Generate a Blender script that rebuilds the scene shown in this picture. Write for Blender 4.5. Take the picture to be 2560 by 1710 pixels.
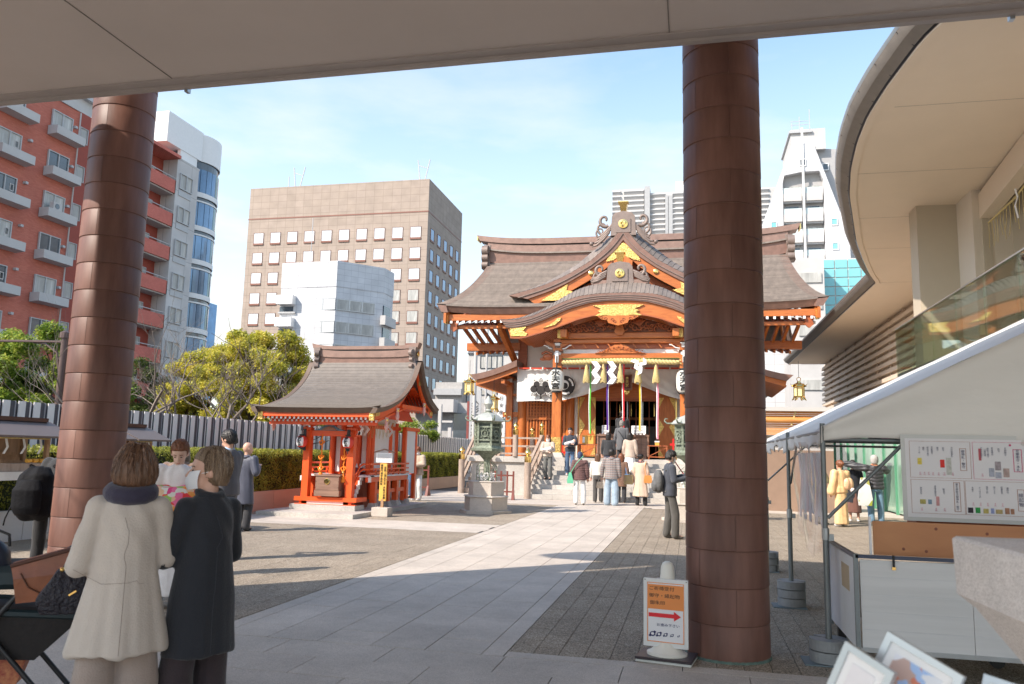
import bpy, bmesh, math, random
import numpy as np
from mathutils import Vector, Matrix, Euler
random.seed(7); np.random.seed(7)
R=math.radians; PI=math.pi
for o in list(bpy.data.objects): bpy.data.objects.remove(o)
S=bpy.context.scene; COL=S.collection
# ---------- camera ----------
cam=bpy.data.cameras.new('camera'); co=bpy.data.objects.new('camera',cam); COL.objects.link(co)
rt=Vector((0.97524302,0.21986005,0.02371928)); dn=Vector((-0.00776526,0.14124342,-0.98994444)); fw=Vector((-0.22099942,0.96525222,0.13945393))
m3=Matrix((rt,-dn,-fw)).transposed(); co.matrix_world=Matrix.Translation((0,0,1.55))@m3.to_4x4()
cam.sensor_width=36; cam.lens=27.78; cam.clip_start=.05; cam.clip_end=3000
cam.dof.use_dof=True; cam.dof.focus_distance=24; cam.dof.aperture_fstop=5.6
S.camera=co
# ---------- world ----------
W=bpy.data.worlds.new("World"); S.world=W; W.use_nodes=True
EL,AZ=R(40),R(45)   # light travels towards +X+Y (azimuth 45 deg), elevation 40
nt=W.node_tree; nt.nodes.clear(); N=nt.nodes.new; L=nt.links.new
sky=N('ShaderNodeTexSky'); sky.sky_type='NISHITA'; sky.sun_disc=False; sky.sun_elevation=EL; sky.sun_rotation=R(225)
sky.air_density=1.0; sky.dust_density=.7; sky.ozone_density=3.0; sky.altitude=50
bg=N('ShaderNodeBackground'); bg.inputs[1].default_value=.15
tc=N('ShaderNodeTexCoord'); mp=N('ShaderNodeMapping'); mp.inputs[3].default_value=(1.6,1.6,5.5); mp.inputs[1].default_value=(.35,.1,.2)
nz=N('ShaderNodeTexNoise'); nz.inputs['Scale'].default_value=2.3; nz.inputs['Detail'].default_value=7; nz.inputs['Roughness'].default_value=.55
rp=N('ShaderNodeValToRGB'); rp.color_ramp.elements[0].position=.47; rp.color_ramp.elements[1].position=.68
sx=N('ShaderNodeSeparateXYZ'); hz=N('ShaderNodeMapRange'); hz.inputs[1].default_value=.62; hz.inputs[2].default_value=.08; hz.inputs[3].default_value=.0; hz.inputs[4].default_value=.75
mu=N('ShaderNodeMath'); mu.operation='MULTIPLY'
ad=N('ShaderNodeMath'); ad.operation='ADD'; ad.use_clamp=True
hb=N('ShaderNodeMapRange'); hb.inputs[1].default_value=.50; hb.inputs[2].default_value=.0; hb.inputs[3].default_value=.0; hb.inputs[4].default_value=.80
mx=N('ShaderNodeMix'); mx.data_type='RGBA'; mx.inputs[7].default_value=(2.6,2.75,3.0,1)
L(tc.outputs['Generated'],mp.inputs[0]); L(mp.outputs[0],nz.inputs[0]); L(nz.outputs[0],rp.inputs[0]); L(tc.outputs['Generated'],sx.inputs[0]); L(sx.outputs[2],hz.inputs[0]); L(sx.outputs[2],hb.inputs[0])
L(rp.outputs[0],mu.inputs[0]); L(hz.outputs[0],mu.inputs[1]); L(mu.outputs[0],ad.inputs[0]); L(hb.outputs[0],ad.inputs[1]); L(ad.outputs[0],mx.inputs[0]); L(sky.outputs[0],mx.inputs[6]); wb=N('ShaderNodeMix'); wb.data_type='RGBA'; wb.blend_type='MULTIPLY'; wb.inputs[0].default_value=1; wb.inputs[7].default_value=(.86,.82,.71,1); L(mx.outputs[2],wb.inputs[6]); L(wb.outputs[2],bg.inputs[0])
out=N('ShaderNodeOutputWorld'); L(bg.outputs[0],out.inputs[0])
sun=bpy.data.lights.new('sun','SUN'); so=bpy.data.objects.new('sun',sun); COL.objects.link(so)
sun.energy=2.0; sun.angle=R(.55); sun.color=(1,.90,.79)
ld=Vector((math.cos(AZ)*math.cos(EL),math.sin(AZ)*math.cos(EL),-math.sin(EL))); so.rotation_euler=ld.to_track_quat('-Z','Y').to_euler()
S.view_settings.view_transform='Standard'; S.view_settings.look='None'; S.view_settings.gamma=1; S.view_settings.use_curve_mapping=False
S.view_settings.exposure=1.75
S.render.engine='CYCLES'
try:
    S.cycles.use_denoising=True; S.cycles.max_bounces=8; S.cycles.transparent_max_bounces=12
except Exception: pass
# ---------- materials ----------
MATS={}
def mat(key,col,rough=.6,metal=0,var=.12,scale=4,bump=0,bscale=30,spec=.5,alpha=1,trans=0,kind=None,hue=None,stretch=(1,1,1),coat=0,rand=0,sheen=0):
    if key in MATS: return MATS[key]
    m=bpy.data.materials.new(key); m.use_nodes=True; t=m.node_tree; b=t.nodes['Principled BSDF']; n=t.nodes.new; l=t.links.new
    b.inputs['Roughness'].default_value=rough; b.inputs['Metallic'].default_value=metal; b.inputs['Specular IOR Level'].default_value=spec
    if trans: b.inputs['Transmission Weight'].default_value=trans
    if alpha<1: b.inputs['Alpha'].default_value=alpha
    if coat: b.inputs['Coat Weight'].default_value=coat
    if sheen: b.inputs['Sheen Weight'].default_value=sheen
    tc=n('ShaderNodeTexCoord'); mp=n('ShaderNodeMapping'); mp.inputs[3].default_value=stretch; l(tc.outputs['Object'],mp.inputs[0])
    c=(*col,1)
    if var or rand:
        nz=n('ShaderNodeTexNoise'); nz.inputs['Scale'].default_value=scale; nz.inputs['Detail'].default_value=6; nz.inputs['Roughness'].default_value=.62; l(mp.outputs[0],nz.inputs[0])
        rp=n('ShaderNodeValToRGB'); rp.color_ramp.elements[0].position=.3; rp.color_ramp.elements[1].position=.7
        lo=[x*(1-var) for x in col]; hi=[min(1,x*(1+var)) for x in col]
        if hue: hi=list(hue)
        rp.color_ramp.elements[0].color=(*lo,1); rp.color_ramp.elements[1].color=(*hi,1); l(nz.outputs[0],rp.inputs[0])
        src=rp.outputs[0]
        if rand:
            oi=n('ShaderNodeObjectInfo'); mr=n('ShaderNodeMapRange'); mr.inputs[3].default_value=1-rand; mr.inputs[4].default_value=1+rand; l(oi.outputs['Random'],mr.inputs[0])
            hs=n('ShaderNodeHueSaturation'); l(mr.outputs[0],hs.inputs['Value']); l(src,hs.inputs['Color']); src=hs.outputs[0]
        l(src,b.inputs['Base Color'])
        rr=n('ShaderNodeMapRange'); rr.inputs[3].default_value=max(0,rough-.08); rr.inputs[4].default_value=min(1,rough+.08); l(nz.outputs[0],rr.inputs[0]); l(rr.outputs[0],b.inputs['Roughness'])
    else: b.inputs['Base Color'].default_value=c
    if bump:
        n2=n('ShaderNodeTexNoise'); n2.inputs['Scale'].default_value=bscale; n2.inputs['Detail'].default_value=5; l(mp.outputs[0],n2.inputs[0])
        bp=n('ShaderNodeBump'); bp.inputs['Strength'].default_value=bump; bp.inputs['Distance'].default_value=.02; l(n2.outputs[0],bp.inputs['Height']); l(bp.outputs[0],b.inputs['Normal'])
    MATS[key]=m; return m
def speckle(key,c1,c2,c3,scale=90,rough=.85,bump=.5,var2=1.2,rand=0):
    """exposed aggregate / granite: voronoi grains + broad blotches"""
    m=bpy.data.materials.new(key); m.use_nodes=True; t=m.node_tree; b=t.nodes['Principled BSDF']; n=t.nodes.new; l=t.links.new
    b.inputs['Roughness'].default_value=rough; b.inputs['Specular IOR Level'].default_value=.3
    tc=n('ShaderNodeNewGeometry'); v=n('ShaderNodeTexVoronoi'); v.inputs['Scale'].default_value=scale; l(tc.outputs['Position'],v.inputs[0])
    sp=n('ShaderNodeSeparateColor'); l(v.outputs['Color'],sp.inputs[0])
    rp=n('ShaderNodeValToRGB'); e=rp.color_ramp.elements; e[0].color=(*c1,1); e[1].color=(*c3,1); e[1].position=.9; e[0].position=.1; q=e.new(.5); q.color=(*c2,1); l(sp.outputs[0],rp.inputs[0])
    nz=n('ShaderNodeTexNoise'); nz.inputs['Scale'].default_value=var2; nz.inputs['Detail'].default_value=10; nz.inputs['Roughness'].default_value=.72; l(tc.outputs['Position'],nz.inputs[0])
    mr=n('ShaderNodeMapRange'); mr.inputs[1].default_value=.3; mr.inputs[2].default_value=.7; mr.inputs[3].default_value=.78; mr.inputs[4].default_value=1.14; l(nz.outputs[0],mr.inputs[0])
    hs=n('ShaderNodeHueSaturation'); l(rp.outputs[0],hs.inputs['Color']); l(mr.outputs[0],hs.inputs['Value']); src=hs.outputs[0]
    if rand:
        oi=n('ShaderNodeObjectInfo'); m2=n('ShaderNodeMapRange'); m2.inputs[3].default_value=1-rand; m2.inputs[4].default_value=1+rand; l(oi.outputs['Random'],m2.inputs[0]); h2=n('ShaderNodeHueSaturation'); l(src,h2.inputs['Color']); l(m2.outputs[0],h2.inputs['Value']); src=h2.outputs[0]
    l(src,b.inputs['Base Color'])
    if bump:
        bp=n('ShaderNodeBump'); bp.inputs['Strength'].default_value=bump; bp.inputs['Distance'].default_value=.006; l(v.outputs['Distance'],bp.inputs['Height']); l(bp.outputs[0],b.inputs['Normal'])
    MATS[key]=m; return m
def wood(key,c1,c2,scale=3,stretch=(1,1,8),rough=.5,coat=0):
    m=bpy.data.materials.new(key); m.use_nodes=True; t=m.node_tree; b=t.nodes['Principled BSDF']; n=t.nodes.new; l=t.links.new
    b.inputs['Roughness'].default_value=rough; b.inputs['Coat Weight'].default_value=coat
    tc=n('ShaderNodeTexCoord'); mp=n('ShaderNodeMapping'); mp.inputs[3].default_value=[1/s for s in stretch]; l(tc.outputs['Object'],mp.inputs[0])
    nz=n('ShaderNodeTexNoise'); nz.inputs['Scale'].default_value=scale*6; nz.inputs['Detail'].default_value=6; nz.inputs['Distortion'].default_value=.6; l(mp.outputs[0],nz.inputs[0])
    rp=n('ShaderNodeValToRGB'); rp.color_ramp.elements[0].position=.3; rp.color_ramp.elements[1].position=.68; rp.color_ramp.elements[0].color=(*c1,1); rp.color_ramp.elements[1].color=(*c2,1); l(nz.outputs[0],rp.inputs[0]); l(rp.outputs[0],b.inputs['Base Color'])
    bp=n('ShaderNodeBump'); bp.inputs['Strength'].default_value=.15; bp.inputs['Distance'].default_value=.01; l(nz.outputs[0],bp.inputs['Height']); l(bp.outputs[0],b.inputs['Normal'])
    MATS[key]=m; return m
def glassy(key,col,alpha=.25,rough=.03,ior=1.5):
    m=bpy.data.materials.new(key); m.use_nodes=True; t=m.node_tree; b=t.nodes['Principled BSDF']; n=t.nodes.new; l=t.links.new
    out=t.nodes['Material Output']; g=n('ShaderNodeBsdfGlossy'); g.inputs['Roughness'].default_value=rough; tr=n('ShaderNodeBsdfTransparent'); tr.inputs[0].default_value=(*col,1)
    f=n('ShaderNodeFresnel'); f.inputs[0].default_value=ior; mr=n('ShaderNodeMapRange'); mr.inputs[3].default_value=alpha; mr.inputs[4].default_value=.55; l(f.outputs[0],mr.inputs[0])
    mx=n('ShaderNodeMixShader'); l(mr.outputs[0],mx.inputs[0]); l(tr.outputs[0],mx.inputs[1]); l(g.outputs[0],mx.inputs[2]); l(mx.outputs[0],out.inputs[0]); MATS[key]=m; return m
# ---------- mesh builder ----------
class MB:
    def __init__(s): s.v=[]; s.f=[]; s.m=[]; s.mats=[]; s.cur=0
    def use(s,m):
        if m not in s.mats: s.mats.append(m)
        s.cur=s.mats.index(m); return s
    def add(s,vs,fs):
        k=len(s.v); s.v.extend([tuple(v) for v in vs]); s.f.extend([tuple(i+k for i in f) for f in fs]); s.m.extend([s.cur]*len(fs)); return s
    def box(s,x0,x1,y0,y1,z0,z1):
        if x0>x1:x0,x1=x1,x0
        if y0>y1:y0,y1=y1,y0
        if z0>z1:z0,z1=z1,z0
        return s.add([(x0,y0,z0),(x1,y0,z0),(x1,y1,z0),(x0,y1,z0),(x0,y0,z1),(x1,y0,z1),(x1,y1,z1),(x0,y1,z1)],[(3,2,1,0),(4,5,6,7),(0,1,5,4),(1,2,6,5),(2,3,7,6),(3,0,4,7)])
    def cbox(s,x,y,z,sx,sy,sz): return s.box(x-sx/2,x+sx/2,y-sy/2,y+sy/2,z-sz/2,z+sz/2)
    def bbox(s,x0,x1,y0,y1,z0,z1,b=.01):
        """box with chamfered vertical/horizontal top edges (lofted)"""
        return s.loft([[(x0+b,y0+b,z0),(x1-b,y0+b,z0),(x1-b,y1-b,z0),(x0+b,y1-b,z0)],[(x0,y0,z0+b),(x1,y0,z0+b),(x1,y1,z0+b),(x0,y1,z0+b)],[(x0,y0,z1-b),(x1,y0,z1-b),(x1,y1,z1-b),(x0,y1,z1-b)],[(x0+b,y0+b,z1),(x1-b,y0+b,z1),(x1-b,y1-b,z1),(x0+b,y1-b,z1)]])
    def loft(s,rings,caps=True,close=True):
        n=len(rings[0]); vs=[p for r in rings for p in r]; fs=[]
        for i in range(len(rings)-1):
            for j in range(n if close else n-1):
                k=(j+1)%n; fs.append((i*n+j,i*n+k,(i+1)*n+k,(i+1)*n+j))
        if caps: fs.append(tuple(reversed(range(n)))); fs.append(tuple((len(rings)-1)*n+j for j in range(n)))
        return s.add(vs,fs)
    def beam(s,a,b,w,h=None,up=(0,0,1)):
        h=h or w; a=Vector(a); b=Vector(b); d=(b-a).normalized(); u=Vector(up)
        if abs(d.dot(u))>.99: u=Vector((0,1,0))
        x=d.cross(u).normalized()*w/2; y=x.cross(d).normalized()*h/2
        return s.loft([[a-x-y,a+x-y,a+x+y,a-x+y],[b-x-y,b+x-y,b+x+y,b-x+y]])
    def tube(s,pts,r,n=8,caps=True,sx=1):
        pts=[Vector(p) for p in pts]; rr=r if isinstance(r,(list,tuple)) else [r]*len(pts); rings=[]; u=None
        for i,p in enumerate(pts):
            d=(pts[min(i+1,len(pts)-1)]-pts[max(i-1,0)]).normalized()
            if u is None: u=Vector((0,0,1)) if abs(d.z)<.9 else Vector((1,0,0)); u=(u-d*u.dot(d)).normalized()
            else:
                u=(u-d*u.dot(d)); u=u.normalized() if u.length>1e-6 else Vector((1,0,0))
            w=d.cross(u); rings.append([p+(u*math.cos(2*PI*j/n)+w*math.sin(2*PI*j/n)*sx)*rr[i] for j in range(n)])
        return s.loft(rings,caps)
    def lathe(s,prof,x=0,y=0,z=0,n=24,a0=0,sx=1,sy=1,caps=True):
        return s.loft([[(x+r*sx*math.cos(a0+2*PI*j/n),y+r*sy*math.sin(a0+2*PI*j/n),z+h) for j in range(n)] for r,h in prof],caps)
    def prism(s,poly,a,b,ax='z'):
        """polygon extruded along ax; poly 2d in the other two axes (xy | xz | yz)"""
        f={'z':lambda p,t:(p[0],p[1],t),'y':lambda p,t:(p[0],t,p[1]),'x':lambda p,t:(t,p[0],p[1])}[ax]
        return s.loft([[f(p,a) for p in poly],[f(p,b) for p in poly]])
    def grid(s,rows):
        n=len(rows[0]); vs=[p for r in rows for p in r]
        return s.add(vs,[(i*n+j,i*n+j+1,(i+1)*n+j+1,(i+1)*n+j) for i in range(len(rows)-1) for j in range(n-1)])
    def ball(s,c,r,n=10,sx=1,sy=1,sz=1):
        k=n//2+1; rings=[]
        for i in range(1,k): 
            a=-PI/2+PI*i/k; rings.append([(c[0]+r*sx*math.cos(a)*math.cos(2*PI*j/n),c[1]+r*sy*math.cos(a)*math.sin(2*PI*j/n),c[2]+r*sz*math.sin(a)) for j in range(n)])
        return s.loft(rings)
    def ribbon(s,pts,w,t=.004,ax=(1,0,0)):
        ax=Vector(ax)*w/2; th=Vector(ax).cross(Vector((0,0,1))).normalized()*t/2
        return s.loft([[Vector(p)-ax-th,Vector(p)+ax-th,Vector(p)+ax+th,Vector(p)-ax+th] for p in pts])
    def xf(s,M,k=0):
        for i in range(k,len(s.v)): s.v[i]=tuple(M@Vector(s.v[i]))
        return s
    def mesh(s,name,ms=None,smooth=None):
        me=bpy.data.meshes.new(name); me.from_pydata(s.v,[],s.f)
        for m in (s.mats or ([ms] if ms else [])): me.materials.append(m)
        if len(s.mats)>1: me.polygons.foreach_set('material_index',s.m)
        if smooth is not None:
            me.polygons.foreach_set('use_smooth',[True]*len(me.polygons))
            if smooth<179: me.set_sharp_from_angle(angle=R(smooth))
        me.validate(); me.update(); return me
    def build(s,name,m=None,parent=None,smooth=None,loc=None,rot=None,label=None):
        o=bpy.data.objects.new(name,s.mesh(name,m,smooth)); COL.objects.link(o)
        if s.f and m is not None and not s.mats: pass
        if parent: o.parent=parent
        if loc: o.location=loc
        if rot: o.rotation_euler=rot
        if label: o['label']=label
        return o
def fixn(o):
    bm=bmesh.new(); bm.from_mesh(o.data); bmesh.ops.recalc_face_normals(bm,faces=bm.faces); bm.to_mesh(o.data); bm.free(); return o
def tag(o,label=None,cat=None,group=None,kind=None):
    if label:o['label']=label
    if cat:o['category']=cat
    if group:o['group']=group
    if kind:o['kind']=kind
    return o
def thing(name,label,cat,loc=(0,0,0),rz=0,group=None):
    o=bpy.data.objects.new(name,None); COL.objects.link(o); o.location=loc; o.rotation_euler=(0,0,rz); o.empty_display_size=.2
    return tag(o,label,cat,group)
def inst(name,me,parent=None,loc=(0,0,0),rot=(0,0,0),sc=(1,1,1),label=None):
    o=bpy.data.objects.new(name,me); COL.objects.link(o); o.parent=parent; o.location=loc; o.rotation_euler=rot; o.scale=sc
    if label:o['label']=label
    return o
def dup(root,loc,rz=0,label=None,group=None):
    r=root.copy(); COL.objects.link(r); r.location=loc; r.rotation_euler=(0,0,rz)
    if label:r['label']=label
    if group:r['group']=group
    for ch in list(root.children):
        c=ch.copy(); COL.objects.link(c); c.parent=r
        for g in ch.children:
            d=g.copy(); COL.objects.link(d); d.parent=c
    return r
UNIT={}
def ubox(m):
    """unit cube mesh shared between alike pieces"""
    if m.name not in UNIT: UNIT[m.name]=MB().box(-.5,.5,-.5,.5,-.5,.5).mesh('piece_'+m.name,m)
    return UNIT[m.name]
def pbox(name,m,parent,x0,x1,y0,y1,z0,z1,label=None):
    return inst(name,ubox(m),parent,((x0+x1)/2,(y0+y1)/2,(z0+z1)/2),(0,0,0),(abs(x1-x0),abs(y1-y0),abs(z1-z0)),label)
FONT=None
TS=bpy.data.scenes.new('workbench'); TV=TS.view_layers[0]
def tmp_eval(o):
    TS.collection.objects.link(o); TV.update(); dg=TV.depsgraph; dg.update(); return o.evaluated_get(dg),dg
def text_mb(txt,size,m,mb=None,vertical=False,M=None,ext=.002,sp=1.0,bold=0):
    """text as real mesh in the x-z plane facing -y, centred on the origin"""
    out=mb or MB(); out.use(m)
    lines=list(txt) if vertical else [txt]
    for i,t in enumerate(lines):
        if t==' ' : continue
        cu=bpy.data.curves.new('t','FONT'); cu.body=t; cu.size=size; cu.align_x='CENTER'; cu.align_y='CENTER'; cu.extrude=ext; cu.offset=bold; cu.resolution_u=2
        o=bpy.data.objects.new('t',cu); oe,_dg=tmp_eval(o)
        me=oe.to_mesh()
        z=-(i-(len(lines)-1)/2)*size*sp
        vs=[(v.co.x,-v.co.z,v.co.y+z) for v in me.vertices]
        if M is not None: vs=[tuple(M@Vector(v)) for v in vs]
        out.add(vs,[tuple(p.vertices) for p in me.polygons])
        oe.to_mesh_clear(); bpy.data.objects.remove(o); bpy.data.curves.remove(cu)
    return out
def slice_x(q,step):
    me=bpy.data.meshes.new('s'); me.from_pydata(q.v,[],q.f); bm=bmesh.new(); bm.from_mesh(me); xs=[v[0] for v in q.v]; x=math.floor(min(xs)/step)*step+step
    while x<max(xs): bmesh.ops.bisect_plane(bm,geom=bm.verts[:]+bm.edges[:]+bm.faces[:],plane_co=(x,0,0),plane_no=(1,0,0)); x+=step
    bm.to_mesh(me); bm.free(); q.v=[tuple(v.co) for v in me.vertices]; q.f=[tuple(p.vertices) for p in me.polygons]; q.m=[0]*len(q.f); bpy.data.meshes.remove(me); return q
def T(x,y,z,rz=0,rx=0,ry=0): return Matrix.Translation((x,y,z))@Euler((rx,ry,rz)).to_matrix().to_4x4()
# palette
G_=lambda k:MATS[k]
speckle('granite',(.43,.375,.32),(.53,.465,.40),(.60,.53,.465),scale=190,bump=.12,rough=.75,rand=.05)
speckle('granite_white',(.40,.37,.33),(.50,.465,.42),(.58,.54,.49),scale=120,bump=.1,rough=.7,rand=.04)
speckle('aggregate',(.18,.145,.11),(.33,.27,.205),(.52,.44,.35),scale=120,bump=1.0,rough=.9,rand=.06)
mat('asphalt',(.06,.06,.065),.9,var=.2,scale=3,bump=.4,bscale=150)
mat('joint',(.12,.115,.11),.95,var=.1)
mat('joint_dark',(.05,.05,.055),.95,var=.1)
wood('hinoki',(.42,.11,.022),(.58,.18,.04),scale=2.2,rough=.42,stretch=(1,1,6))
wood('hinoki_x',(.40,.105,.022),(.55,.17,.038),scale=2.2,rough=.42,stretch=(7,1,1))
wood('hinoki_dark',(.30,.075,.025),(.42,.12,.04),scale=2.5,rough=.5,stretch=(6,1,1))
wood('old_wood',(.30,.22,.17),(.45,.35,.28),scale=2.2,rough=.7,stretch=(1,1,6))
wood('box_wood',(.2,.11,.075),(.3,.175,.12),scale=2,rough=.6,stretch=(6,1,1))
wood('altar_wood',(.33,.19,.1),(.5,.3,.17),scale=2,rough=.6,stretch=(1,1,6))
wood('plywood',(.42,.17,.07),(.56,.26,.11),scale=.9,rough=.5,stretch=(4,1,1))
mat('roof_copper',(.215,.175,.148),.6,metal=.15,var=.22,scale=3,bump=.35,bscale=14,stretch=(1.6,.5,1),rand=.13)
mat('rim_copper',(.22,.125,.095),.5,metal=.25,var=.2,scale=3,bump=.1,bscale=20)
mat('ridge_copper',(.27,.17,.135),.5,metal=.3,var=.18,scale=4,bump=.1)
mat('crest_copper',(.23,.175,.15),.55,metal=.3,var=.15,scale=6,bump=.2,bscale=30)
mat('gold',(.72,.48,.15),.36,metal=.75,var=.35,scale=16,bump=1.0,bscale=22)
mat('gold_smooth',(.88,.62,.22),.18,metal=1,var=.04,scale=10)
mat('white_paint',(.8,.79,.77),.5,var=.03)
mat('plaster',(.74,.70,.66),.8,var=.04,scale=2)
mat('cloth_white',(.78,.77,.75),.85,var=.03,scale=3,bump=.1,bscale=200)
mat('ink',(.02,.02,.02),.7,var=0)
mat('ink_cloth',(.035,.03,.03),.8,var=.1)
mat('vermilion',(.82,.11,.022),.38,var=.06,scale=5,bump=.05,bscale=30)
mat('vermilion_dark',(.62,.06,.02),.42,var=.08,scale=5)
mat('black_iron',(.02,.02,.022),.45,var=.1)
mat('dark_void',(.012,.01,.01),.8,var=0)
mat('straw',(.62,.49,.22),.85,var=.18,scale=30,bump=.5,bscale=90)
mat('paper',(.82,.81,.80),.8,var=.02)
mat('red_paint',(.7,.02,.02),.4,var=.05)
mat('steel',(.45,.47,.48),.35,metal=.8,var=.08,scale=8)
mat('grey_steel',(.22,.24,.245),.45,metal=.5,var=.1,scale=8)
mat('bronze_green',(.14,.17,.12),.6,metal=.25,var=.3,scale=14,bump=.4,bscale=40,hue=(.33,.37,.28))
mat('black_plastic',(.02,.02,.022),.4,var=.05)
# ================= GROUND =================
g=MB().box(-400,400,-60,900,-1.2,-.06).build('ground',G_('asphalt')); tag(g,kind='structure')
def sheet(name,m,x0,x1,y0,y1,z,lab=None):
    o=MB().box(x0,x1,y0,y1,z-.05,z).build(name,m); tag(o,kind='structure'); return o
base=sheet('pavement_bed',G_('joint'),-13,14,-6,60,-.035)
# granite path: five lanes of staggered slabs, each slab its own piece
path=sheet('stone_path',G_('joint'),-4.04,-1.425,6.2,25.6,-.012)
gs=MB().bbox(-.5,.5,-.5,.5,-.02,.0,.0015).mesh('paving_stone',G_('granite'))
def stone(parent,x0,x1,y0,y1,g=.006,name='paving_stone'):
    o=inst(name,gs,parent,((x0+x1)/2,(y0+y1)/2,random.uniform(-.0008,.0008)),(0,0,0),(x1-x0-g,y1-y0-g,1)); return o
lanes=[-3.86,-3.44,-2.99,-2.53,-2.07,-1.61]
for i in range(5):
    y=6.205; first=.45 if i%2==0 else .9
    k=0
    while y<25.0:
        h=first if k==0 else .9
        if y>14: h=1.8 if k%2 else .9
        y2=min(25.0,y+h); stone(path,lanes[i],lanes[i+1],y,y2); y=y2; k+=1
for a,b in((-4.03,-3.86),(-1.61,-1.435)):
    y=6.205
    while y<25.0: y2=min(25.0,y+1.8); stone(path,a,b,y,y2,name='edge_stone'); y=y2
# front band of courses parallel to the canopy
band=sheet('stone_forecourt',G_('joint'),-13,14,-4,6.2,-.0125)
for r in range(9):
    y1=6.2-.452*r if r else 6.2; 
    if r==0:
        # course against the aggregate: narrow kerb right of the path
        x=-1.43
        while x<9: stone(band,x,min(9,x+1.35),6.2,6.36); x+=1.35
    off=(-3.21,-2.77,-2.33,-2.77)[r%4]
    x=off-.9*(7 if r<5 else 2)
    while x<(5 if r<4 else 2.2):
        stone(band,x,x+.9,y1-.452,y1); x+=.9
big=MB().use(G_('granite'))
for j in range(12):
    for i in range(14):
        x=-12+i*1.8+(j%2)*.9; y=-3.9+j*.5
        if y+.5<2.1: big.box(x+.004,x+1.796,y+.004,min(2.11,y+.496),-.02,-.001)
o=big.build('paving_stone',None,band); o['kind']='stuff'
# aggregate paving
def agg(x0,x1,y0,y1,z=-.009):
    o=MB().box(x0,x1,y0,y1,z-.04,z).build('aggregate_bed',G_('joint_dark')); tag(o,kind='structure'); return o
def paver_mesh(m): return MB().bbox(-.5,.5,-.5,.5,-.02,0,.003).mesh('paver',m)
pm=paver_mesh(G_('aggregate'))
def pavers(bed,x0,x1,y0,y1,w,l,near,gap=.005,nmax=290):
    cnt=0; far=MB().use(G_('aggregate')); cells=[]
    nx=int(round((x1-x0)/w)); 
    for i in range(nx):
        y=y0-(l/2 if i%2 else 0)
        while y<y1:
            a,b=max(y0,y),min(y1,y+l)
            if b-a>.05: cells.append((x0+i*w,x0+(i+1)*w,a,b))
            y+=l
    cells.sort(key=lambda c:c[2]**2+(c[0])**2*.5)
    for c in cells:
        if cnt<nmax and c[2]<near:
            inst('paver',pm,bed,((c[0]+c[1])/2,(c[2]+c[3])/2,random.uniform(-.0015,.001)),(0,0,0),(c[1]-c[0]-gap,c[3]-c[2]-gap,1)); cnt+=1
        else:
            z=random.uniform(-.002,.0005); far.box(c[0]+gap/2,c[1]-gap/2,c[2]+gap/2,c[3]-gap/2,-.02,z)
    o=far.build('paver',None,bed); o['kind']='stuff'
rbed=agg(-1.43,13,6.36,24.6); pavers(rbed,-1.43,6.57,6.36,24.6,.2,.45,12.5)
o=MB().box(6.57,13,6.36,24.6,-.02,-.002).build('aggregate_paving',G_('aggregate'),rbed)
lbed=agg(-10.4,-4.04,6.2,15.25); pavers(lbed,-10.4,-4.04,6.2,15.25,.212,.45,12.5,gap=.003,nmax=290)
lbed2=agg(-10.4,-4.04,17.05,24.6); pavers(lbed2,-10.4,-4.04,17.05,24.6,.424,.9,5,gap=.003)
strip=sheet('cross_path',G_('joint'),-10.4,-4.045,15.25,17.05,-.0115)
for j in range(4):
    x=-10.4+(-.45 if j%2 else 0)
    while x<-4.05:
        a,b=max(-10.4,x),min(-4.05,x+.9)
        if b-a>.1: stone(strip,a,b,15.25+j*.45,15.25+(j+1)*.45,.005)
        x+=.9
apr=sheet('shrine_apron',G_('joint'),-13,9,24.6,46,-.0135)
mb=MB().use(G_('granite'))
for j in range(14):
    for i in range(24):
        x=-12.9+i*.9+(j%2)*.45; y=24.6+j*.45
        if x<8.5 and not(-4.04<x+.45<-1.43 and y<25.0): mb.box(x+.003,x+.897,y+.003,y+.447,-.02,-.001)
o=mb.build('paving_stone',None,apr); o['kind']='stuff'
# ================= CANOPY we stand under =================
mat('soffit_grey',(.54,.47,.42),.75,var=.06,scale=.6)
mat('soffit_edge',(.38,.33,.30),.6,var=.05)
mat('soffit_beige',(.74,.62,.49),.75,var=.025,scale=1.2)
mat('fascia',(.2,.175,.15),.7,var=.12,scale=4,bump=.1)
mat('column_copper',(.145,.06,.043),.5,metal=.0,var=.42,scale=3.2,bump=.22,bscale=7,stretch=(1,1,.16),hue=(.235,.115,.085),rand=.09,spec=.35)
can=thing('entrance_canopy','low beige entrance canopy slab overhead with a thin dark edge strip','canopy')
outl=[(-7.05,6.1),(-6.66,5.86),(-12.1,.25),(-14.5,-2.2),(13,-2.2),(13,6.1)]  # unseen left and rear edges cut to shape shadow and let sun in
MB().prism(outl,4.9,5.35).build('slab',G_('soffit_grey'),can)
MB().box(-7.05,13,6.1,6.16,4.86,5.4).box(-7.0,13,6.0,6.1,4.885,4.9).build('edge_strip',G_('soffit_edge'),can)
mb=MB()
for x in (-9.1,-4.65,-.2+.05,2.45,6.9): mb.box(x-.004,x+.004,-2.1,6.0,4.894,4.903)
mb.build('soffit_joint',G_('fascia'),can)
for x in (-4.6,2.35): MB().cbox(x,6.17,4.86,.035,.05,.05).build('gutter_outlet',G_('steel'),can)
up=thing('shadow_roof','unseen high flat roof on the two copper clad columns, outlined to cast the courtyard shadow','roof')
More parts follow.
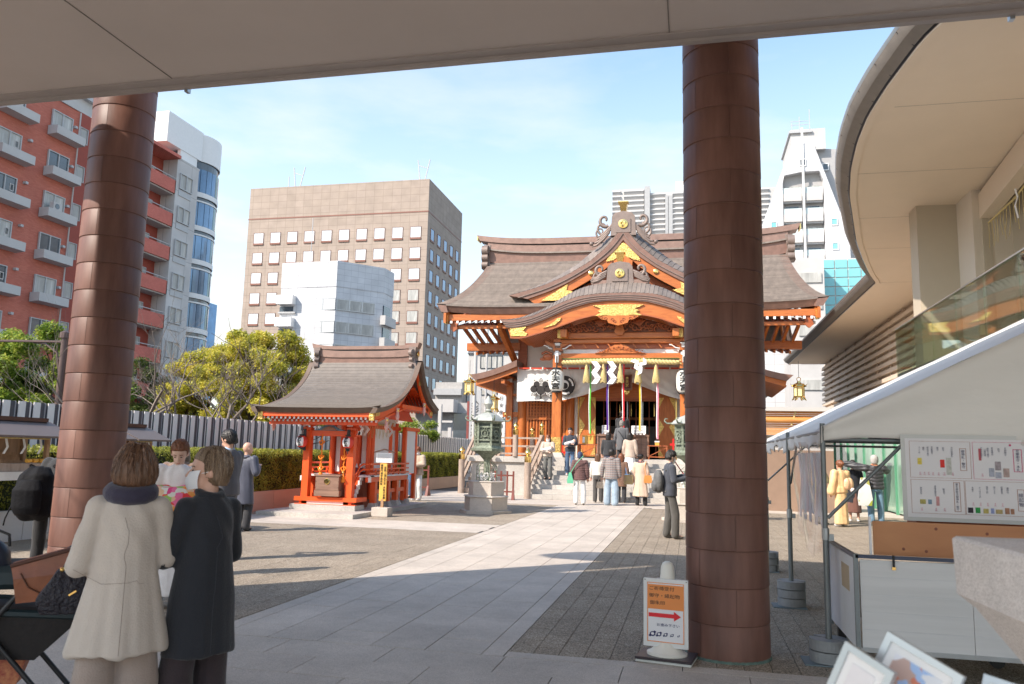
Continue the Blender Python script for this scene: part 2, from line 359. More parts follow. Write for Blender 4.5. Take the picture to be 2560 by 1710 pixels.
poly=[(-6.65,6.2),(-7.45,6.12),(-8.0,6.2),(-8.25,6.5),(-8.0,6.85),(-7.3,7.04),(-6.2,7.1),(3,7.1),(6,7.1),(6,3.3),(-9.05,3.3),(-6.45,5.9)]  # roof added out of view; outline shaped to cast the courtyard shadow
MB().prism(poly[::-1],7.0,7.35).build('slab',G_('soffit_beige'),up)
def column(x,y,label,r=.325):
    t=thing('copper_column',label,'column',(x,y,0),0,'copper clad round columns')
    for k in range(25):
        z0=-.01+k*.281; z1=z0+.279
        a=random.uniform(0,6); 
        for h in range(2):   # two half-shell panels per course
            a0=(.35 if k%2 else -.55)+R(-100)+h*PI; pts=[]
            n=20; ring0=[];rings=[]
            for zz,rr in((z0,r-.004),(z0+.006,r+.0025),(z1-.008,r),(z1,r-.005)):
                rings.append([((rr)*math.cos(a0+(PI-.012)*j/n),(rr)*math.sin(a0+(PI-.012)*j/n),zz) for j in range(n+1)])
            q=MB().grid(rings).build('cladding_panel',G_('column_copper'),t,smooth=40)
    mb=MB().lathe([(r-.006,0),(r-.006,7.0)],n=40); mb.build('core',G_('rim_copper'),t,smooth=60)
    MB().lathe([(r+.012,0),(r+.008,.01),(r+.002,.02)],n=40).build('patina_foot',mat('patina',(.10,.15,.125),.8,var=.4,scale=20),t,smooth=60)
    return t
column(.27,6.83,'copper clad round column beside the orange guide sign and the white tent')
column(-5.93,6.95,'copper clad round column standing beside the person with the black backpack',.305)
# ================= MAIN SHRINE HALL =================
CX=-2.65
hall=thing('shrine_hall','large orange cypress shrine hall with curved brown copper roof and arched porch gable','shrine',(CX,33,0))
HX,HY=CX,33.0    # local frame: world minus (CX,33,0)
def W2(x,y,z): return (x-HX,y-HY,z)
def rs(poly,n):
    """resample polyline to n points by arc length"""
    P=[Vector((p[0],p[1],0)) for p in poly]; d=[0]
    for a,b in zip(P,P[1:]): d.append(d[-1]+(b-a).length)
    o=[]
    for i in range(n):
        t=d[-1]*i/(n-1); k=min(len(d)-2,max(j for j in range(len(d)) if d[j]<=t+1e-9)); 
        u=(t-d[k])/(d[k+1]-d[k]) if d[k+1]>d[k] else 0; q=P[k].lerp(P[k+1],u); o.append((q.x,q.y))
    return o
def smoothpoly(poly,n):
    q=rs(poly,n*3)
    for _ in range(6): q=[q[0]]+[((q[i-1][0]+2*q[i][0]+q[i+1][0])/4,(q[i-1][1]+2*q[i][1]+q[i+1][1])/4) for i in range(1,len(q)-1)]+[q[-1]]
    return rs(q,n)
def mirror(poly): return poly+[(-x,z) for x,z in reversed(poly) if abs(x)>1e-6]
def band(mb,top,bot,y0,y1):
    return mb.loft([[(t[0],y0,t[1]),(t[0],y1,t[1]),(b[0],y1,b[1]),(b[0],y0,b[1])] for t,b in zip(top,bot)])
# --- platform, steps
plat=thing('stone_platform','raised pale stone platform with a flight of nine steps in front of the shrine hall','platform',(CX,30,0))
def PW(x,y,z): return (x-CX,y-30,z)
mb=MB(); mb.box(-5.75,5.75,.05,14,0,1.22); mb.build('base_wall',G_('granite_white'),plat)
for i in range(8):
    x0=-5.9+i*1.475; pbox('rim_stone',G_('granite_white'),plat,x0+.003,x0+1.472,-.05,.9,1.22,1.44)
for i in range(6): pbox('plinth_stone',G_('granite_white'),plat,-6.0+i*.52,-5.49+i*.52,-.28,.05,0,.18); 
for i in range(4): pbox('plinth_stone',G_('granite_white'),plat,3.0+i*.74,3.735+i*.74,-.28,.05,0,.18)
MB().box(-5.6,5.6,.9,13.8,1.22,1.4).build('deck_fill',G_('granite_white'),plat)
rz=1.44/9
for k in range(9):
    y0=-2.6+k*.3; xs=[-2.93,-1.75+(.3 if k%2 else -.3),-.45+(.25 if k%2 else -.2),.9+(.3 if k%2 else -.3),2.9]
    for a,b in zip(xs,xs[1:]): pbox('step_stone',G_('granite_white'),plat,a+.003,b-.003,y0,y0+.34,k*rz+.004,(k+1)*rz)
    pbox('step_joint',G_('joint'),plat,-2.92,2.89,y0+.012,y0+.3,k*rz-.01,(k+1)*rz-.008) if k else None
# left side steps
for k in range(8):
    pbox('side_step_stone',G_('granite_white'),plat,-6.0,-5.05,-.5+k*.3+.0,-.5+(k+1)*.3+.04,k*.17+.003,(k+1)*.17) if False else None
# --- newels, rails
def finial(parent,x,y,z,r=.12,name='finial'):
    MB().lathe([(r*.95,0),(r*1.0,.02),(r*.98,.18),(r*1.04,.19),(r*.92,.21),(r*.5,.225),(r*.46,.26),(r*.8,.29),(r*.98,.34),(r*.8,.40),(r*.35,.45),(.008,.5)],n=16).build(name,G_('gold_smooth'),parent,smooth=40,loc=(x,y,z))
rail=thing('handrail','weathered wooden railing with gold finial posts left of the main shrine steps','railing',(-5.6,28.8,0),0,'shrine railings')
def L2(x,y,z): return (x+5.6,y-28.8,z)
def post(parent,p,h,r=.11,m='old_wood'):
    MB().lathe([(r*1.05,0),(r,.03),(r,h)],n=16).build('post',G_(m),parent,smooth=40,loc=p); finial(parent,p[0],p[1],p[2]+h,r*1.05)
post(rail,L2(-5.6,27.4,0),1.25,.12)
post(rail,L2(-5.6,30.0,1.44),.83,.1); post(rail,L2(-6.63,30.0,1.44),.82,.11); post(rail,L2(-7.75,30.05,1.44),.66,.1)
post(rail,L2(-6.3,31.6,1.44),.7,.1)
def ribeam(p,q,w,h): MB().beam(p,q,w,h).build('rail',G_('old_wood'),rail)
for z0,z1 in((1.25-.12,2.2),(.8,1.85),(.38,1.5)):
    ribeam(L2(-5.6,27.5,z0),L2(-5.6,29.92,z1),.1,.1 if z0>1 else .085)
for a,b in((-5.7,-6.53),(-6.73,-7.65)):
    for z in (2.14,1.83,1.54): ribeam(L2(a,30,z),L2(b,30,z),.09,.07)
for x in (-6.15,-7.2): MB().cbox(*L2(x,30,1.69),.09,.09,.3).build('baluster',G_('old_wood'),rail)
for t in (.3,.6): 
    y=27.5+2.4*t; MB().box(.0-.04,.04,y-28.8-.045,y-28.8+.045,.4+1.1*t,.84+1.0*t).build('baluster',G_('old_wood'),rail)
rail2=dup(rail,(.3,28.8,0),0,'weathered wooden railing hidden partly behind the right copper column by the steps','shrine railings')
for ch in rail2.children:
    if abs(ch.location.x)>.3: ch.location.x=-ch.location.x
rm=[c for c in rail2.children if c.name.startswith(('rail','baluster'))]
for c in rm:
    vs=[v.co.x for v in c.data.vertices]
    if sum(vs)/len(vs)<-.3: c.scale=(-1,1,1)
# side stairs with timber strings (left)
sst=thing('side_stairs','narrow wooden side stairs with a gold tipped newel at the left of the platform','stairs',(-8.65,29.6,0))
post(sst,(0,0,0),1.28,.115); post(sst,(1.05,0,0),1.28,.115)
for k in range(7): pbox('tread',G_('old_wood'),sst,.1,.95,.1+k*.27,.1+(k+1)*.27,k*.2+.03,k*.2+.2)
for x in (0,1.05):
    for z0,z1 in((1.1,2.35),(.75,2.0),(.4,1.65)): MB().beam((x,.05,z0),(x,2.0,z1),.09,.09).build('rail',G_('old_wood'),sst)
# --- main roof
YE,YR,ZE,ZR=31.0,36.3,7.48,10.75; DY=.115
def prof(t): return YE+(YR-YE)*t, ZE+(ZR-ZE)*(.62*t+.38*t**2.2)
def half(t): return 7.72-.55*t**.6-.35*t
nc=44
for k in range(nc):
    t0=k/nc; t1=(k+1)/nc; rows=[]
    for (t,dz) in ((t0,.0),(t0,.06),(t1,.0)):
        y,z=prof(t); h=half(t0); row=[]
        for i in range(25):
            u=-1+2*i/24; up=.16*abs(u)**7*(1-t0)
            row.append((u*h,y-HY,z+dz+up))
        rows.append(row)
    MB().grid(rows).build('roof_course',G_('roof_copper'),hall)
# back slope simple
rows=[]
for t in [i/10 for i in range(11)]:
    y,z=prof(t); rows.append([(u*half(t),2*YR-y-HY,z) for u in (-1,-.5,0,.5,1)])
MB().grid(rows).build('back_slope',G_('roof_copper'),hall)
# thick verge following the gable ends + front eave rim
for s in (-1,1):
    rings=[]
    for i in range(23):
        t=i/11; tt=t if t<=1 else 2-t; y,z=prof(tt); y=y if t<=1 else 2*YR-y; h=half(tt)
        up=.16*(1-tt)*1.0
        rings.append([(s*h,y-HY,z+up+.03),(s*(h-.22),y-HY,z-.32+up),(s*(h-.5),y-HY,z-.34+up),(s*(h-.4),y-HY,z+up)])
    fixn(MB().loft(rings).build('verge',G_('rim_copper'),hall,smooth=40))
    # verge board in wood below
    rings=[]
    for i in range(23):
        t=i/11; tt=t if t<=1 else 2-t; y,z=prof(tt); y=y if t<=1 else 2*YR-y; h=half(tt)-.32
        rings.append([(s*h,y-HY,z-.2),(s*(h-.1),y-HY,z-.2),(s*(h-.1),y-HY,z-.62),(s*h,y-HY,z-.62)])
    fixn(MB().loft(rings).build('barge_board',G_('hinoki'),hall,smooth=40))
    q=MB(); q.prism([(-.14,.0),(.14,0),(.2,-.12),(.12,-.2),(.16,-.32),(.06,-.42),(0,-.46),(-.06,-.42),(-.16,-.32),(-.12,-.2),(-.2,-.12)],-.04,.04,'y')
    q.build('gable_pendant',G_('hinoki_dark'),hall,loc=(s*7.02,-1.7,6.98)); 
rings=[]
for i in range(41):
    u=-1+2*i/40; up=.16*abs(u)**7; h=7.72
    x=u*h; sh=u*(h-.3) if abs(u)>.96 else x*(h-.3)/h
    rings.append([(x,YE-HY-.0,ZE+.05+up),(x,YE-HY+.3,ZE+.1+up),(sh,YE-HY+.3,ZE-.26+up),(sh,YE-HY+.16,ZE-.27+up)])
fixn(MB().loft(rings).build('eave_rim',G_('rim_copper'),hall,smooth=30))
mb=MB(); mb.box(-7.25,7.25,YE-HY+.2,YE-HY+.3,6.98,7.24); mb.build('eave_fascia',G_('hinoki_x'),hall)
for s in (-1,1): MB().box(s*7.25,s*7.38,YE-HY+.12,YE-HY+.34,6.85,7.2).build('gold_cap',G_('gold'),hall)
# rafters with white tips, two tiers
rf=MB(); rf.use(G_('hinoki')).loft([[(-.045,0,0),(.045,0,0),(.045,0,.1),(-.045,0,.1)],[(-.045,3.0,1.0),(.045,3.0,1.0),(.045,3.0,1.1),(-.045,3.0,1.1)]]); rf.use(G_('white_paint')).box(-.046,.046,-.012,-.001,-.002,.102)
rfm=rf.mesh('rafter')
rf=MB(); rf.use(G_('hinoki')).loft([[(-.05,0,0),(.05,0,0),(.05,0,.12),(-.05,0,.12)],[(-.05,2.0,.5),(.05,2.0,.5),(.05,2.0,.62),(-.05,2.0,.62)]]); rf.use(G_('white_paint')).box(-.051,.051,-.012,-.001,-.002,.122)
rfm2=rf.mesh('rafter')
for i in range(54):
    x=-7.1+i*.268; inst('rafter',rfm,hall,(x,YE-HY+.16,6.86))
    inst('rafter',rfm2,hall,(x+.134,YE-HY+.55,6.70))
MB().grid([[(-7.2,YE-HY+.3,7.0),(7.2,YE-HY+.3,7.0)],[(-7.2,2.6,8.05),(7.2,2.6,8.05)]]).build('eave_soffit',G_('hinoki'),hall)
MB().box(-7.2,7.2,YE-HY+.42,YE-HY+.56,6.66,6.8).build('eave_beam',G_('hinoki_x'),hall)
for s in (-1,1):
    MB().box(s*4.6,s*7.0,.25,.55,5.98,6.32).build('tie_beam',G_('hinoki_x'),hall)
    for k in range(5): MB().beam((s*(5.2+.38*k),-1.2,6.75),(s*(5.1+.38*k),.5,6.25),.1,.16).build('bracket_arm',G_('hinoki'),hall)
    MB().beam((s*5.1,-1.6,6.8),(s*4.75,.5,5.3),.18,.28).build('bracket_arm',G_('hinoki'),hall)
    for k in range(6): MB().beam((s*(5.05+.3*k),.3,5.95-.02*k),(s*(4.9+.25*k),1.9,6.35),.08,.12).build('gable_rafter',G_('hinoki'),hall)
# ridge
def ridge_up(u): return .28*abs(u)**5
def ridge_band(n,zt,zb,yw,m,h=7.45,cut=0):
    rings=[]
    for i in range(41):
        u=-1+2*i/40; rings.append([(u*h,YR-HY-yw,zt+ridge_up(u)),(u*h,YR-HY+yw,zt+ridge_up(u)),(u*(h-cut),YR-HY+yw,zb+ridge_up(u)),(u*(h-cut),YR-HY-yw,zb+ridge_up(u))])
    fixn(MB().loft(rings).build(n,G_(m),hall,smooth=30))
ridge_band('ridge_cap',11.72,11.44,.36,'ridge_copper',7.45,.15)
ridge_band('ridge_shadow_gap',11.44,11.38,.26,'black_iron',6.95)
ridge_band('ridge_band',11.38,11.06,.3,'ridge_copper',6.9)
ridge_band('ridge_band',11.05,10.98,.34,'roof_copper',6.9)
ridge_band('ridge_band',10.98,10.4,.24,'rim_copper',6.9)
for s in (-1,1):
    MB().box(s*7.4,s*7.46,YR-HY-.3,YR-HY+.3,11.76,12.0).build('gold_cap',G_('gold_smooth'),hall)
    for z,r in((11.2,.3),(10.85,.24),(10.5,.2)):
        MB().tube([(s*6.85,YR-HY-.35,z),(s*7.15,YR-HY-.35,z+.0)],r*.85,14).build('ridge_end_scroll',G_('crest_copper'),hall,smooth=50)
    MB().prism([(s*6.75,11.5),(s*7.1,11.5),(s*7.05,10.9),(s*7.2,10.35),(s*6.7,10.3),(s*6.85,10.9)],YR-HY-.32,YR-HY+.3,'y').build('ridge_end_plate',G_('crest_copper'),hall)
# --- chidori gable (triangular)
CTOP=smoothpoly([(-4.7,8.02),(-4.24,8.13),(-3.21,8.42),(-2.28,8.82),(-1.36,9.35),(-.68,9.94),(-.28,10.42),(0,10.85)],26)
CLOW=smoothpoly([(-3.9,7.86),(-3.0,8.16),(-2.28,8.48),(-1.37,9.0),(-.68,9.48),(-.3,9.82),(0,10.22)],26)
CBRD=smoothpoly([(-3.6,7.65),(-2.9,7.84),(-2.2,8.13),(-1.37,8.6),(-.68,9.08),(-.3,9.45),(0,9.75)],26)
CBAK=smoothpoly([(-4.8,8.12),(-4.2,8.3),(-3.34,8.62),(-2.63,9.0),(-1.92,9.42),(-1.46,9.82),(-.99,10.2),(-.5,10.65),(0,10.95)],26)
yc=31.3-HY
fixn(band(MB(),mirror(CTOP),mirror(CLOW),yc,yc+.35).build('gable_rim',G_('rim_copper'),hall,smooth=30))
mid=[((a[0]+b[0])/2,(a[1]*.45+b[1]*.55)) for a,b in zip(CTOP,CLOW)]
fixn(band(MB(),mirror(mid),mirror([(x,z-.03) for x,z in mid]),yc-.04,yc+.1).build('gable_rim_line',G_('crest_copper'),hall,smooth=30))
fixn(band(MB(),mirror([(x,z+.02) for x,z in CLOW]),mirror(CBRD),yc+.08,yc+.18).build('gable_board',G_('hinoki_x'),hall,smooth=30))
def seamroof(name,f,b,y0,y1,y2,m,seg=3):
    """curved gable roof in strips; front lip from f(y0) rising to b(y1) then level to y2"""
    F,B=mirror(f),mirror(b); n=len(F); k=0
    while k<n-1:
        e=min(n-1,k+seg); rows=[]
        for j in range(k,e+1):
            a,c=F[j],B[j]; off=.018*((j-k)/seg)
            row=[]
            for q in (0,.25,.5,.75,1):
                w=math.sin(q*PI/2); row.append((a[0]*(1-q)+c[0]*q,y0*(1-q)+y1*q,a[1]*(1-w)+c[1]*w+off))
            row.append((c[0],y2,c[1]+off)); rows.append(row)
        fixn(MB().grid(rows).build(name,G_(m),hall,smooth=60)); k=e
seamroof('gable_roof_strip',CTOP,CBAK,yc,yc+.65,YR-HY-.4,'roof_copper',1)
MB().prism(mirror([(-3.7,7.6),(-2.9,7.9),(-2.2,8.2),(-1.37,8.65),(-.68,9.15),(0,9.9)])+[],yc+.7,yc+.75,'y').build('gable_wall',G_('hinoki_dark'),hall)
GP=[(0,.0),(.28,-.22),(.62,-.62),(.68,-.78),(.4,-.72),(.22,-.62),(.1,-.78),(0,-.62)]
gp=GP+[(-x,z) for x,z in reversed(GP) if x>0]
fixn(MB().prism(gp,yc+.03,yc+.07,'y').build('gable_gold_fitting',G_('gold'),hall,loc=(0,0,10.12)))
fixn(MB().prism([(0,.0),(.38,-.28),(.36,-.5),(.24,-.62),(.12,-.95),(0,-1.05),(-.12,-.95),(-.24,-.62),(-.36,-.5),(-.38,-.28)],yc-.02,yc+.02,'y').build('gable_pendant',G_('hinoki'),hall,loc=(0,0,9.62)))
fixn(MB().lathe([(.0,0),(.1,.0),(.1,.03),(.05,.05),(0,.05)],n=16).xf(Matrix.Rotation(R(90),4,'X')).build('gold_boss',G_('gold_smooth'),hall,smooth=40,loc=(0,yc-.03,9.15)))
for s in (-1,1):
    fixn(MB().prism([(s*3.35,7.78),(s*2.25,8.45),(s*2.3,8.2),(s*1.95,8.12),(s*2.5,7.85),(s*2.6,7.78)],yc+.04,yc+.07,'y').build('gable_gold_fitting',G_('gold'),hall))
    MB().lathe([(.0,0),(.1,.0),(.1,.03),(.05,.05),(0,.05)],n=16).xf(Matrix.Rotation(R(90),4,'X')).build('gold_boss',G_('gold_smooth'),hall,smooth=40,loc=(s*1.3,yc+.06,8.88))
# --- crests (onigawara) with scrolls
def crest(parent,x,y,z,w,h,sc,lab):
    t=MB(); t.use(G_('crest_copper'))
    t.prism([(-w/2*1.05,0),(w/2*1.05,0),(w/2*.95,h*.72),(w/2*.7,h*.86),(0,h*.93),(-w/2*.7,h*.86),(-w/2*.95,h*.72)],-.1,.12,'y')
    t.prism([(-w*.3,h*.1),(w*.3,h*.1),(w*.3,h*.62),(0,h*.78),(-w*.3,h*.62)],-.135,-.1,'y')
    t.build('ridge_crest',None,parent,loc=(x,y,z))
    b=MB().lathe([(0,0),(.16*sc,.0),(.19*sc,.01),(.19*sc,.035),(.15*sc,.045),(0,.045)],n=24)
    for k in range(3):
        a=k*2*PI/3; b.tube([(.1*sc*math.cos(a+q*.5)*(1-q*.12),.1*sc*math.sin(a+q*.5)*(1-q*.12),.05) for q in range(4)],[.05*sc,.045*sc,.03*sc,.008*sc],8)
    b.xf(Matrix.Rotation(R(90),4,'X')).build('gold_emblem',G_('gold_smooth'),parent,smooth=40,loc=(x,y-.135,z+h*.42))
    g=MB(); s=sc*.17; g.loft([[(-s*.55,-.05,0),(s*.55,-.05,0),(s*.55,.25,0),(-s*.55,.25,0)],[(-s*1.0,-.2,s*2.4),(s*1.0,-.2,s*2.4),(s*1.0,.12,s*2.4),(-s*1.0,.12,s*2.4)]])
    g.box(-s*1.25,s*1.25,-.24,.14,s*2.4,s*2.6).build('gold_ridge_tube',G_('gold_smooth'),parent,loc=(x,y,z+h*.86))
    for sd in (-1,1):
        for j,(ox,oz,rr,th) in enumerate(((.5,.50,.30,.085),(.62,.22,.34,.06),(.78,.05,.3,.05))):
            pts=[]
            for q in range(15):
                a=-2.2+q*.42; r=rr*sc*(1-q/17)
                pts.append((x+sd*(w/2+ox*.55*sc+ -r*math.cos(a)*-1*.9),y+.0,z+(oz+.12)*h+r*math.sin(a)))
            MB().tube(pts,[th*sc*(1-.5*q/15) for q in range(15)],8).build('crest_scroll',G_('crest_copper'),parent,smooth=60)
crest(hall,0,yc+.12,10.42,.98,1.1,1.0,'top')
for sd in (-1,1):
    for k in range(4):
        MB().tube([(sd*(.42+.05*k),yc+.1,10.95-.12*k),(sd*(.62+.06*k),yc+.1,10.72-.14*k),(sd*(.85+.08*k),yc+.1,10.5-.15*k),(sd*(.98+.1*k),yc+.1,10.42-.14*k)],[.05,.06,.05,.03],8).build('crest_scroll',G_('crest_copper'),hall,smooth=60)
    MB().ball((sd*1.3,yc+.1,10.12),.09).build('crest_scroll',G_('crest_copper'),hall,smooth=60)
# --- karahafu (cusped porch gable)
K0=smoothpoly([(-4.55,6.67),(-4.2,6.62),(-3.84,6.63),(-3.23,6.78),(-2.75,6.99),(-2.15,7.27),(-1.51,7.50),(-.87,7.58),(-.4,7.6),(0,7.6)],30)
K1=smoothpoly([(-4.25,6.33),(-3.9,6.31),(-3.44,6.39),(-2.79,6.62),(-1.93,7.0),(-1.08,7.24),(-.5,7.3),(0,7.31)],30)
K2=smoothpoly([(-4.12,5.97),(-3.8,5.95),(-3.5,6.0),(-2.79,6.2),(-2.15,6.42),(-1.5,6.66),(-.95,6.79),(0,6.86)],30)
KB=smoothpoly([(-4.6,6.72),(-3.9,6.82),(-3.04,7.14),(-2.5,7.45),(-2.06,7.71),(-1.6,7.94),(-1.19,8.08),(-.62,8.15),(0,8.16)],30)
yk=29.2-HY
fixn(band(MB(),mirror(K0),mirror(K1),yk,yk+.4).build('porch_rim',G_('rim_copper'),hall,smooth=30))
for f in (.3,.55,.8):
    mid=[((a[0]*(1-f)+b[0]*f),(a[1]*(1-f)+b[1]*f)) for a,b in zip(K0,K1)]
    fixn(band(MB(),mirror(mid),mirror([(x,z-.02) for x,z in mid]),yk-.025,yk+.1).build('porch_rim_line',G_('crest_copper'),hall,smooth=30))
fixn(band(MB(),mirror([(x,z+.02) for x,z in K1]),mirror(K2),yk+.08,yk+.2).build('porch_board',G_('hinoki_x'),hall,smooth=30))
fixn(band(MB(),mirror([(x,z+.0) for x,z in K2]),mirror([(x,z-.05) for x,z in K2]),yk+.03,yk+.16).build('porch_board_edge',G_('hinoki_dark'),hall,smooth=30))
seamroof('porch_roof_strip',K0,KB,yk,yk+.85,31.9-HY,'roof_copper',1)
# underside battens
M2=mirror(K2)
for i in range(2,len(M2)-2):
    for f in (0,.5):
        a=M2[i]; b=M2[min(i+1,len(M2)-1)]; x=a[0]*(1-f)+b[0]*f; z=a[1]*(1-f)+b[1]*f
        if abs(x)>1.9: inst('porch_batten',ubox(G_('hinoki')),hall,(x,yk+1.8,z+.1),(0,0,0),(.045,3.3,.09))
fixn(band(MB(),mirror([(x,z+.2) for x,z in K2]),mirror([(x,z+.15) for x,z in K2]),yk+.2,yk+3.6).build('porch_ceiling',G_('hinoki'),hall,smooth=30))
crest(hall,0,yk+.8,8.1,1.0,.95,.95,'porch')
rows=[]
for (w,z,y) in ((1.12,8.3,.72),(1.05,8.12,.66),(.75,8.02,.5),(.72,7.96,.5),(.68,7.9,.46),(.64,7.84,.46),(.6,7.8,.42)):
    pass
for (w,z0,z1,y) in ((1.06,8.1,8.26,.72),(.95,8.02,8.1,.66),(.70,7.93,8.0,.55),(.64,7.85,7.91,.48),(.58,7.77,7.83,.42)):
    MB().loft([[(-w-.06,yk+y,z1),(w+.06,yk+y,z1),(w+.06,yk+y+.4,z1),(-w-.06,yk+y+.4,z1)],[(-w,yk+y,z0),(w,yk+y,z0),(w,yk+y+.4,z0),(-w,yk+y+.4,z0)]][::-1]).build('crest_base_step',G_('ridge_copper'),hall)
for sd in (-1,1):
    for k in range(4): MB().tube([(sd*(.5+.02*k),yk+.75,8.62-.07*k),(sd*(.72+.05*k),yk+.72,8.5-.09*k),(sd*(.9+.05*k),yk+.72,8.36-.06*k),(sd*(1.08+.02*k),yk+.72,8.36-.03*k)],[.05,.06,.045,.02],8).build('crest_scroll',G_('crest_copper'),hall,smooth=60)
# gold fittings on porch
GK=[(0,7.16),(.95,7.14),(.62,7.0),(.78,6.93),(.66,6.86),(.88,6.74),(.45,6.76),(.2,6.72),(0,6.64)]
fixn(MB().prism(GK+[(-x,z) for x,z in reversed(GK) if x>0],yk+.02,yk+.07,'y').build('porch_gold_fitting',G_('gold'),hall))
PK=[(0,6.74),(.78,6.72),(.62,6.6),(.4,6.56),(.36,6.46),(.15,6.4),(0,6.36)]
fixn(MB().prism(PK+[(-x,z) for x,z in reversed(PK) if x>0],yk-.02,yk+.03,'y').build('porch_pendant',G_('hinoki'),hall))
for sd in (-1,1):
    for q,(ox,oz) in enumerate(((.2,6.58),(.45,6.62),(.62,6.67),(.12,6.5))):
        MB().tube([(sd*(ox+.07*math.cos(a)*(1-a/9)),yk-.03,oz+.06*math.sin(a)*(1-a/9)) for a in [j*.7 for j in range(9)]],.012,6).build('pendant_scroll',G_('hinoki_dark'),hall)
for s in (-1,1):
    fixn(MB().prism([(s*4.1,6.0),(s*4.14,6.3),(s*3.5,6.36),(s*3.62,6.2),(s*3.45,6.1),(s*3.5,6.0)],yk+.02,yk+.07,'y').build('porch_gold_fitting',G_('gold'),hall))
    fixn(MB().prism([(s*2.85,6.3),(s*2.5,6.48),(s*2.32,6.64),(s*2.15,6.7),(s*2.2,6.58),(s*2.4,6.42)],yk+.03,yk+.07,'y').build('porch_gold_fitting',G_('gold'),hall))
# porch posts, beams
yp=30.1-HY
for s in (-1,1):
    x=s*2.4
    MB().box(x-.17,x+.17,yp-.17,yp+.17,1.62,5.35).build('porch_post',G_('hinoki'),hall)
    MB().box(x-.18,x+.18,yp-.18,yp+.18,1.62,2.2).build('post_gold_sheath',G_('gold'),hall)
    MB().loft([[(x-.3,yp-.3,1.44),(x+.3,yp-.3,1.44),(x+.3,yp+.3,1.44),(x-.3,yp+.3,1.44)],[(x-.22,yp-.22,1.62),(x+.22,yp-.22,1.62),(x+.22,yp+.22,1.62),(x-.22,yp+.22,1.62)]]).build('post_base_stone',G_('granite_white'),hall)
    for z,w in((5.35,.26),(5.52,.34),(5.72,.2),(5.86,.3)):
        MB().cbox(x,yp,z+.06,w,w,.1).build('bracket_block',G_('white_paint') if w<.3 else G_('hinoki'),hall)
    for sg in (-1,1):
        MB().loft([[(x+sg*.1,yp-.08,5.62),(x+sg*.1,yp+.08,5.62),(x+sg*.1,yp+.08,5.78),(x+sg*.1,yp-.08,5.78)],[(x+sg*.5,yp-.08,5.82),(x+sg*.5,yp+.08,5.82),(x+sg*.5,yp+.08,5.93),(x+sg*.5,yp-.08,5.93)]]).build('bracket_arm',G_('hinoki_x'),hall)
        MB().tube([(x+sg*.2,yp-.12,5.6),(x+sg*.32,yp-.12,5.62),(x+sg*.45,yp-.12,5.72),(x+sg*.55,yp-.12,5.74)],.025,6).build('bracket_white_edge',G_('white_paint'),hall)
    MB().box(x-.19*s-.15,x-.19*s+.15,yp-.42,yp-.12,5.98,6.3).build('beam_end_gold',G_('gold'),hall)
    # carved lion-nose
    q=MB(); q.ball((x+s*.38,yp-.1,5.28),.16,10,1.3,.8,.9); q.ball((x+s*.58,yp-.1,5.2),.1,8,1.2,.8,.7); q.tube([(x+s*.2,yp-.1,5.4),(x+s*.45,yp-.1,5.5),(x+s*.62,yp-.1,5.4)],.05,6); q.build('carved_beam_nose',G_('hinoki_dark'),hall,smooth=60)
    MB().box(x-.06,x+.06,yp-.28,yp-.1,5.05,5.5).build('nose_support',G_('white_paint'),hall)
    # white gold gable purlin end
    MB().box(s*2.1-.12,s*2.1+.12,yk+.3,yk+1.2,6.0,6.28).build('purlin',G_('hinoki'),hall)
MB().bbox(-2.3,2.3,yp-.16,yp+.16,5.98,6.22,.03).build('rainbow_beam',G_('hinoki_x'),hall)
MB().bbox(-2.25,2.25,yp-.12,yp+.12,5.8,5.96,.02).build('lower_beam',G_('hinoki_x'),hall)
MB().box(-2.25,2.25,yp-.1,yp+.1,5.24,5.42).build('head_beam',G_('hinoki_x'),hall)
MB().box(-2.2,2.2,yp+.05,yp+.1,5.42,5.62).build('plaster_panel',G_('plaster'),hall)
MB().box(-2.2,2.2,yp+.02,yp+.12,5.6,5.8).build('frieze',G_('hinoki_dark'),hall)
for k in range(9):
    x=-1.9+k*.475; MB().loft([[(x,yp-.14,5.78),(x+.05,yp-.14,5.78),(x+.05,yp-.1,5.78),(x,yp-.1,5.78)],[(x+.12,yp-.14,5.62),(x+.17,yp-.14,5.62),(x+.17,yp-.1,5.62),(x+.12,yp-.1,5.62)]]).build('frieze_strut',G_('hinoki'),hall)
fixn(MB().prism([(-.95,5.42),(-.7,5.47),(-.45,5.6),(-.2,5.74),(.2,5.74),(.45,5.6),(.7,5.47),(.95,5.42)],yp-.16,yp-.1,'y').build('frog_leg_strut',G_('hinoki'),hall))
rnd=random.Random(4)
def swirls(name,n,fx,m,par=hall,r0=.1,y=0):
    for k in range(n):
        x,z,sc=fx(k); dirn=rnd.choice((-1,1)); a0=rnd.uniform(0,6)
        pts=[(x+dirn*sc*math.cos(a0+a)*(1-a/7.5),y+rnd.uniform(-.02,.03)-.015*a,z+sc*math.sin(a0+a)*(1-a/7.5)) for a in [j*.55 for j in range(11)]]
        MB().tube(pts,[sc*.28*(1-j/14) for j in range(11)],6).build(name,G_(m),par,smooth=60)
swirls('carved_swirl',18,lambda k:((-.8+k*.095),5.47+.16*max(0,1-abs(-.8+k*.095)/.8),.055),'hinoki_dark',y=yp-.17)
def archz(x): return 6.28+.5*max(0,1-(abs(x)/2.15)**1.6)
swirls('carved_swirl',52,lambda k:((-2.05+k*.08),rnd.uniform(6.3,max(6.32,archz(-2.05+k*.08)-.02)),.105),'hinoki_dark',y=yp-.2)
MB().prism([(-2.2,6.2)]+[(-2.15+i*.215,archz(-2.15+i*.215)+.08) for i in range(21)]+[(2.2,6.2)],yp-.12,yp-.02,'y').build('carving_ground',mat('carve_dark',(.16,.05,.02),.6),hall)
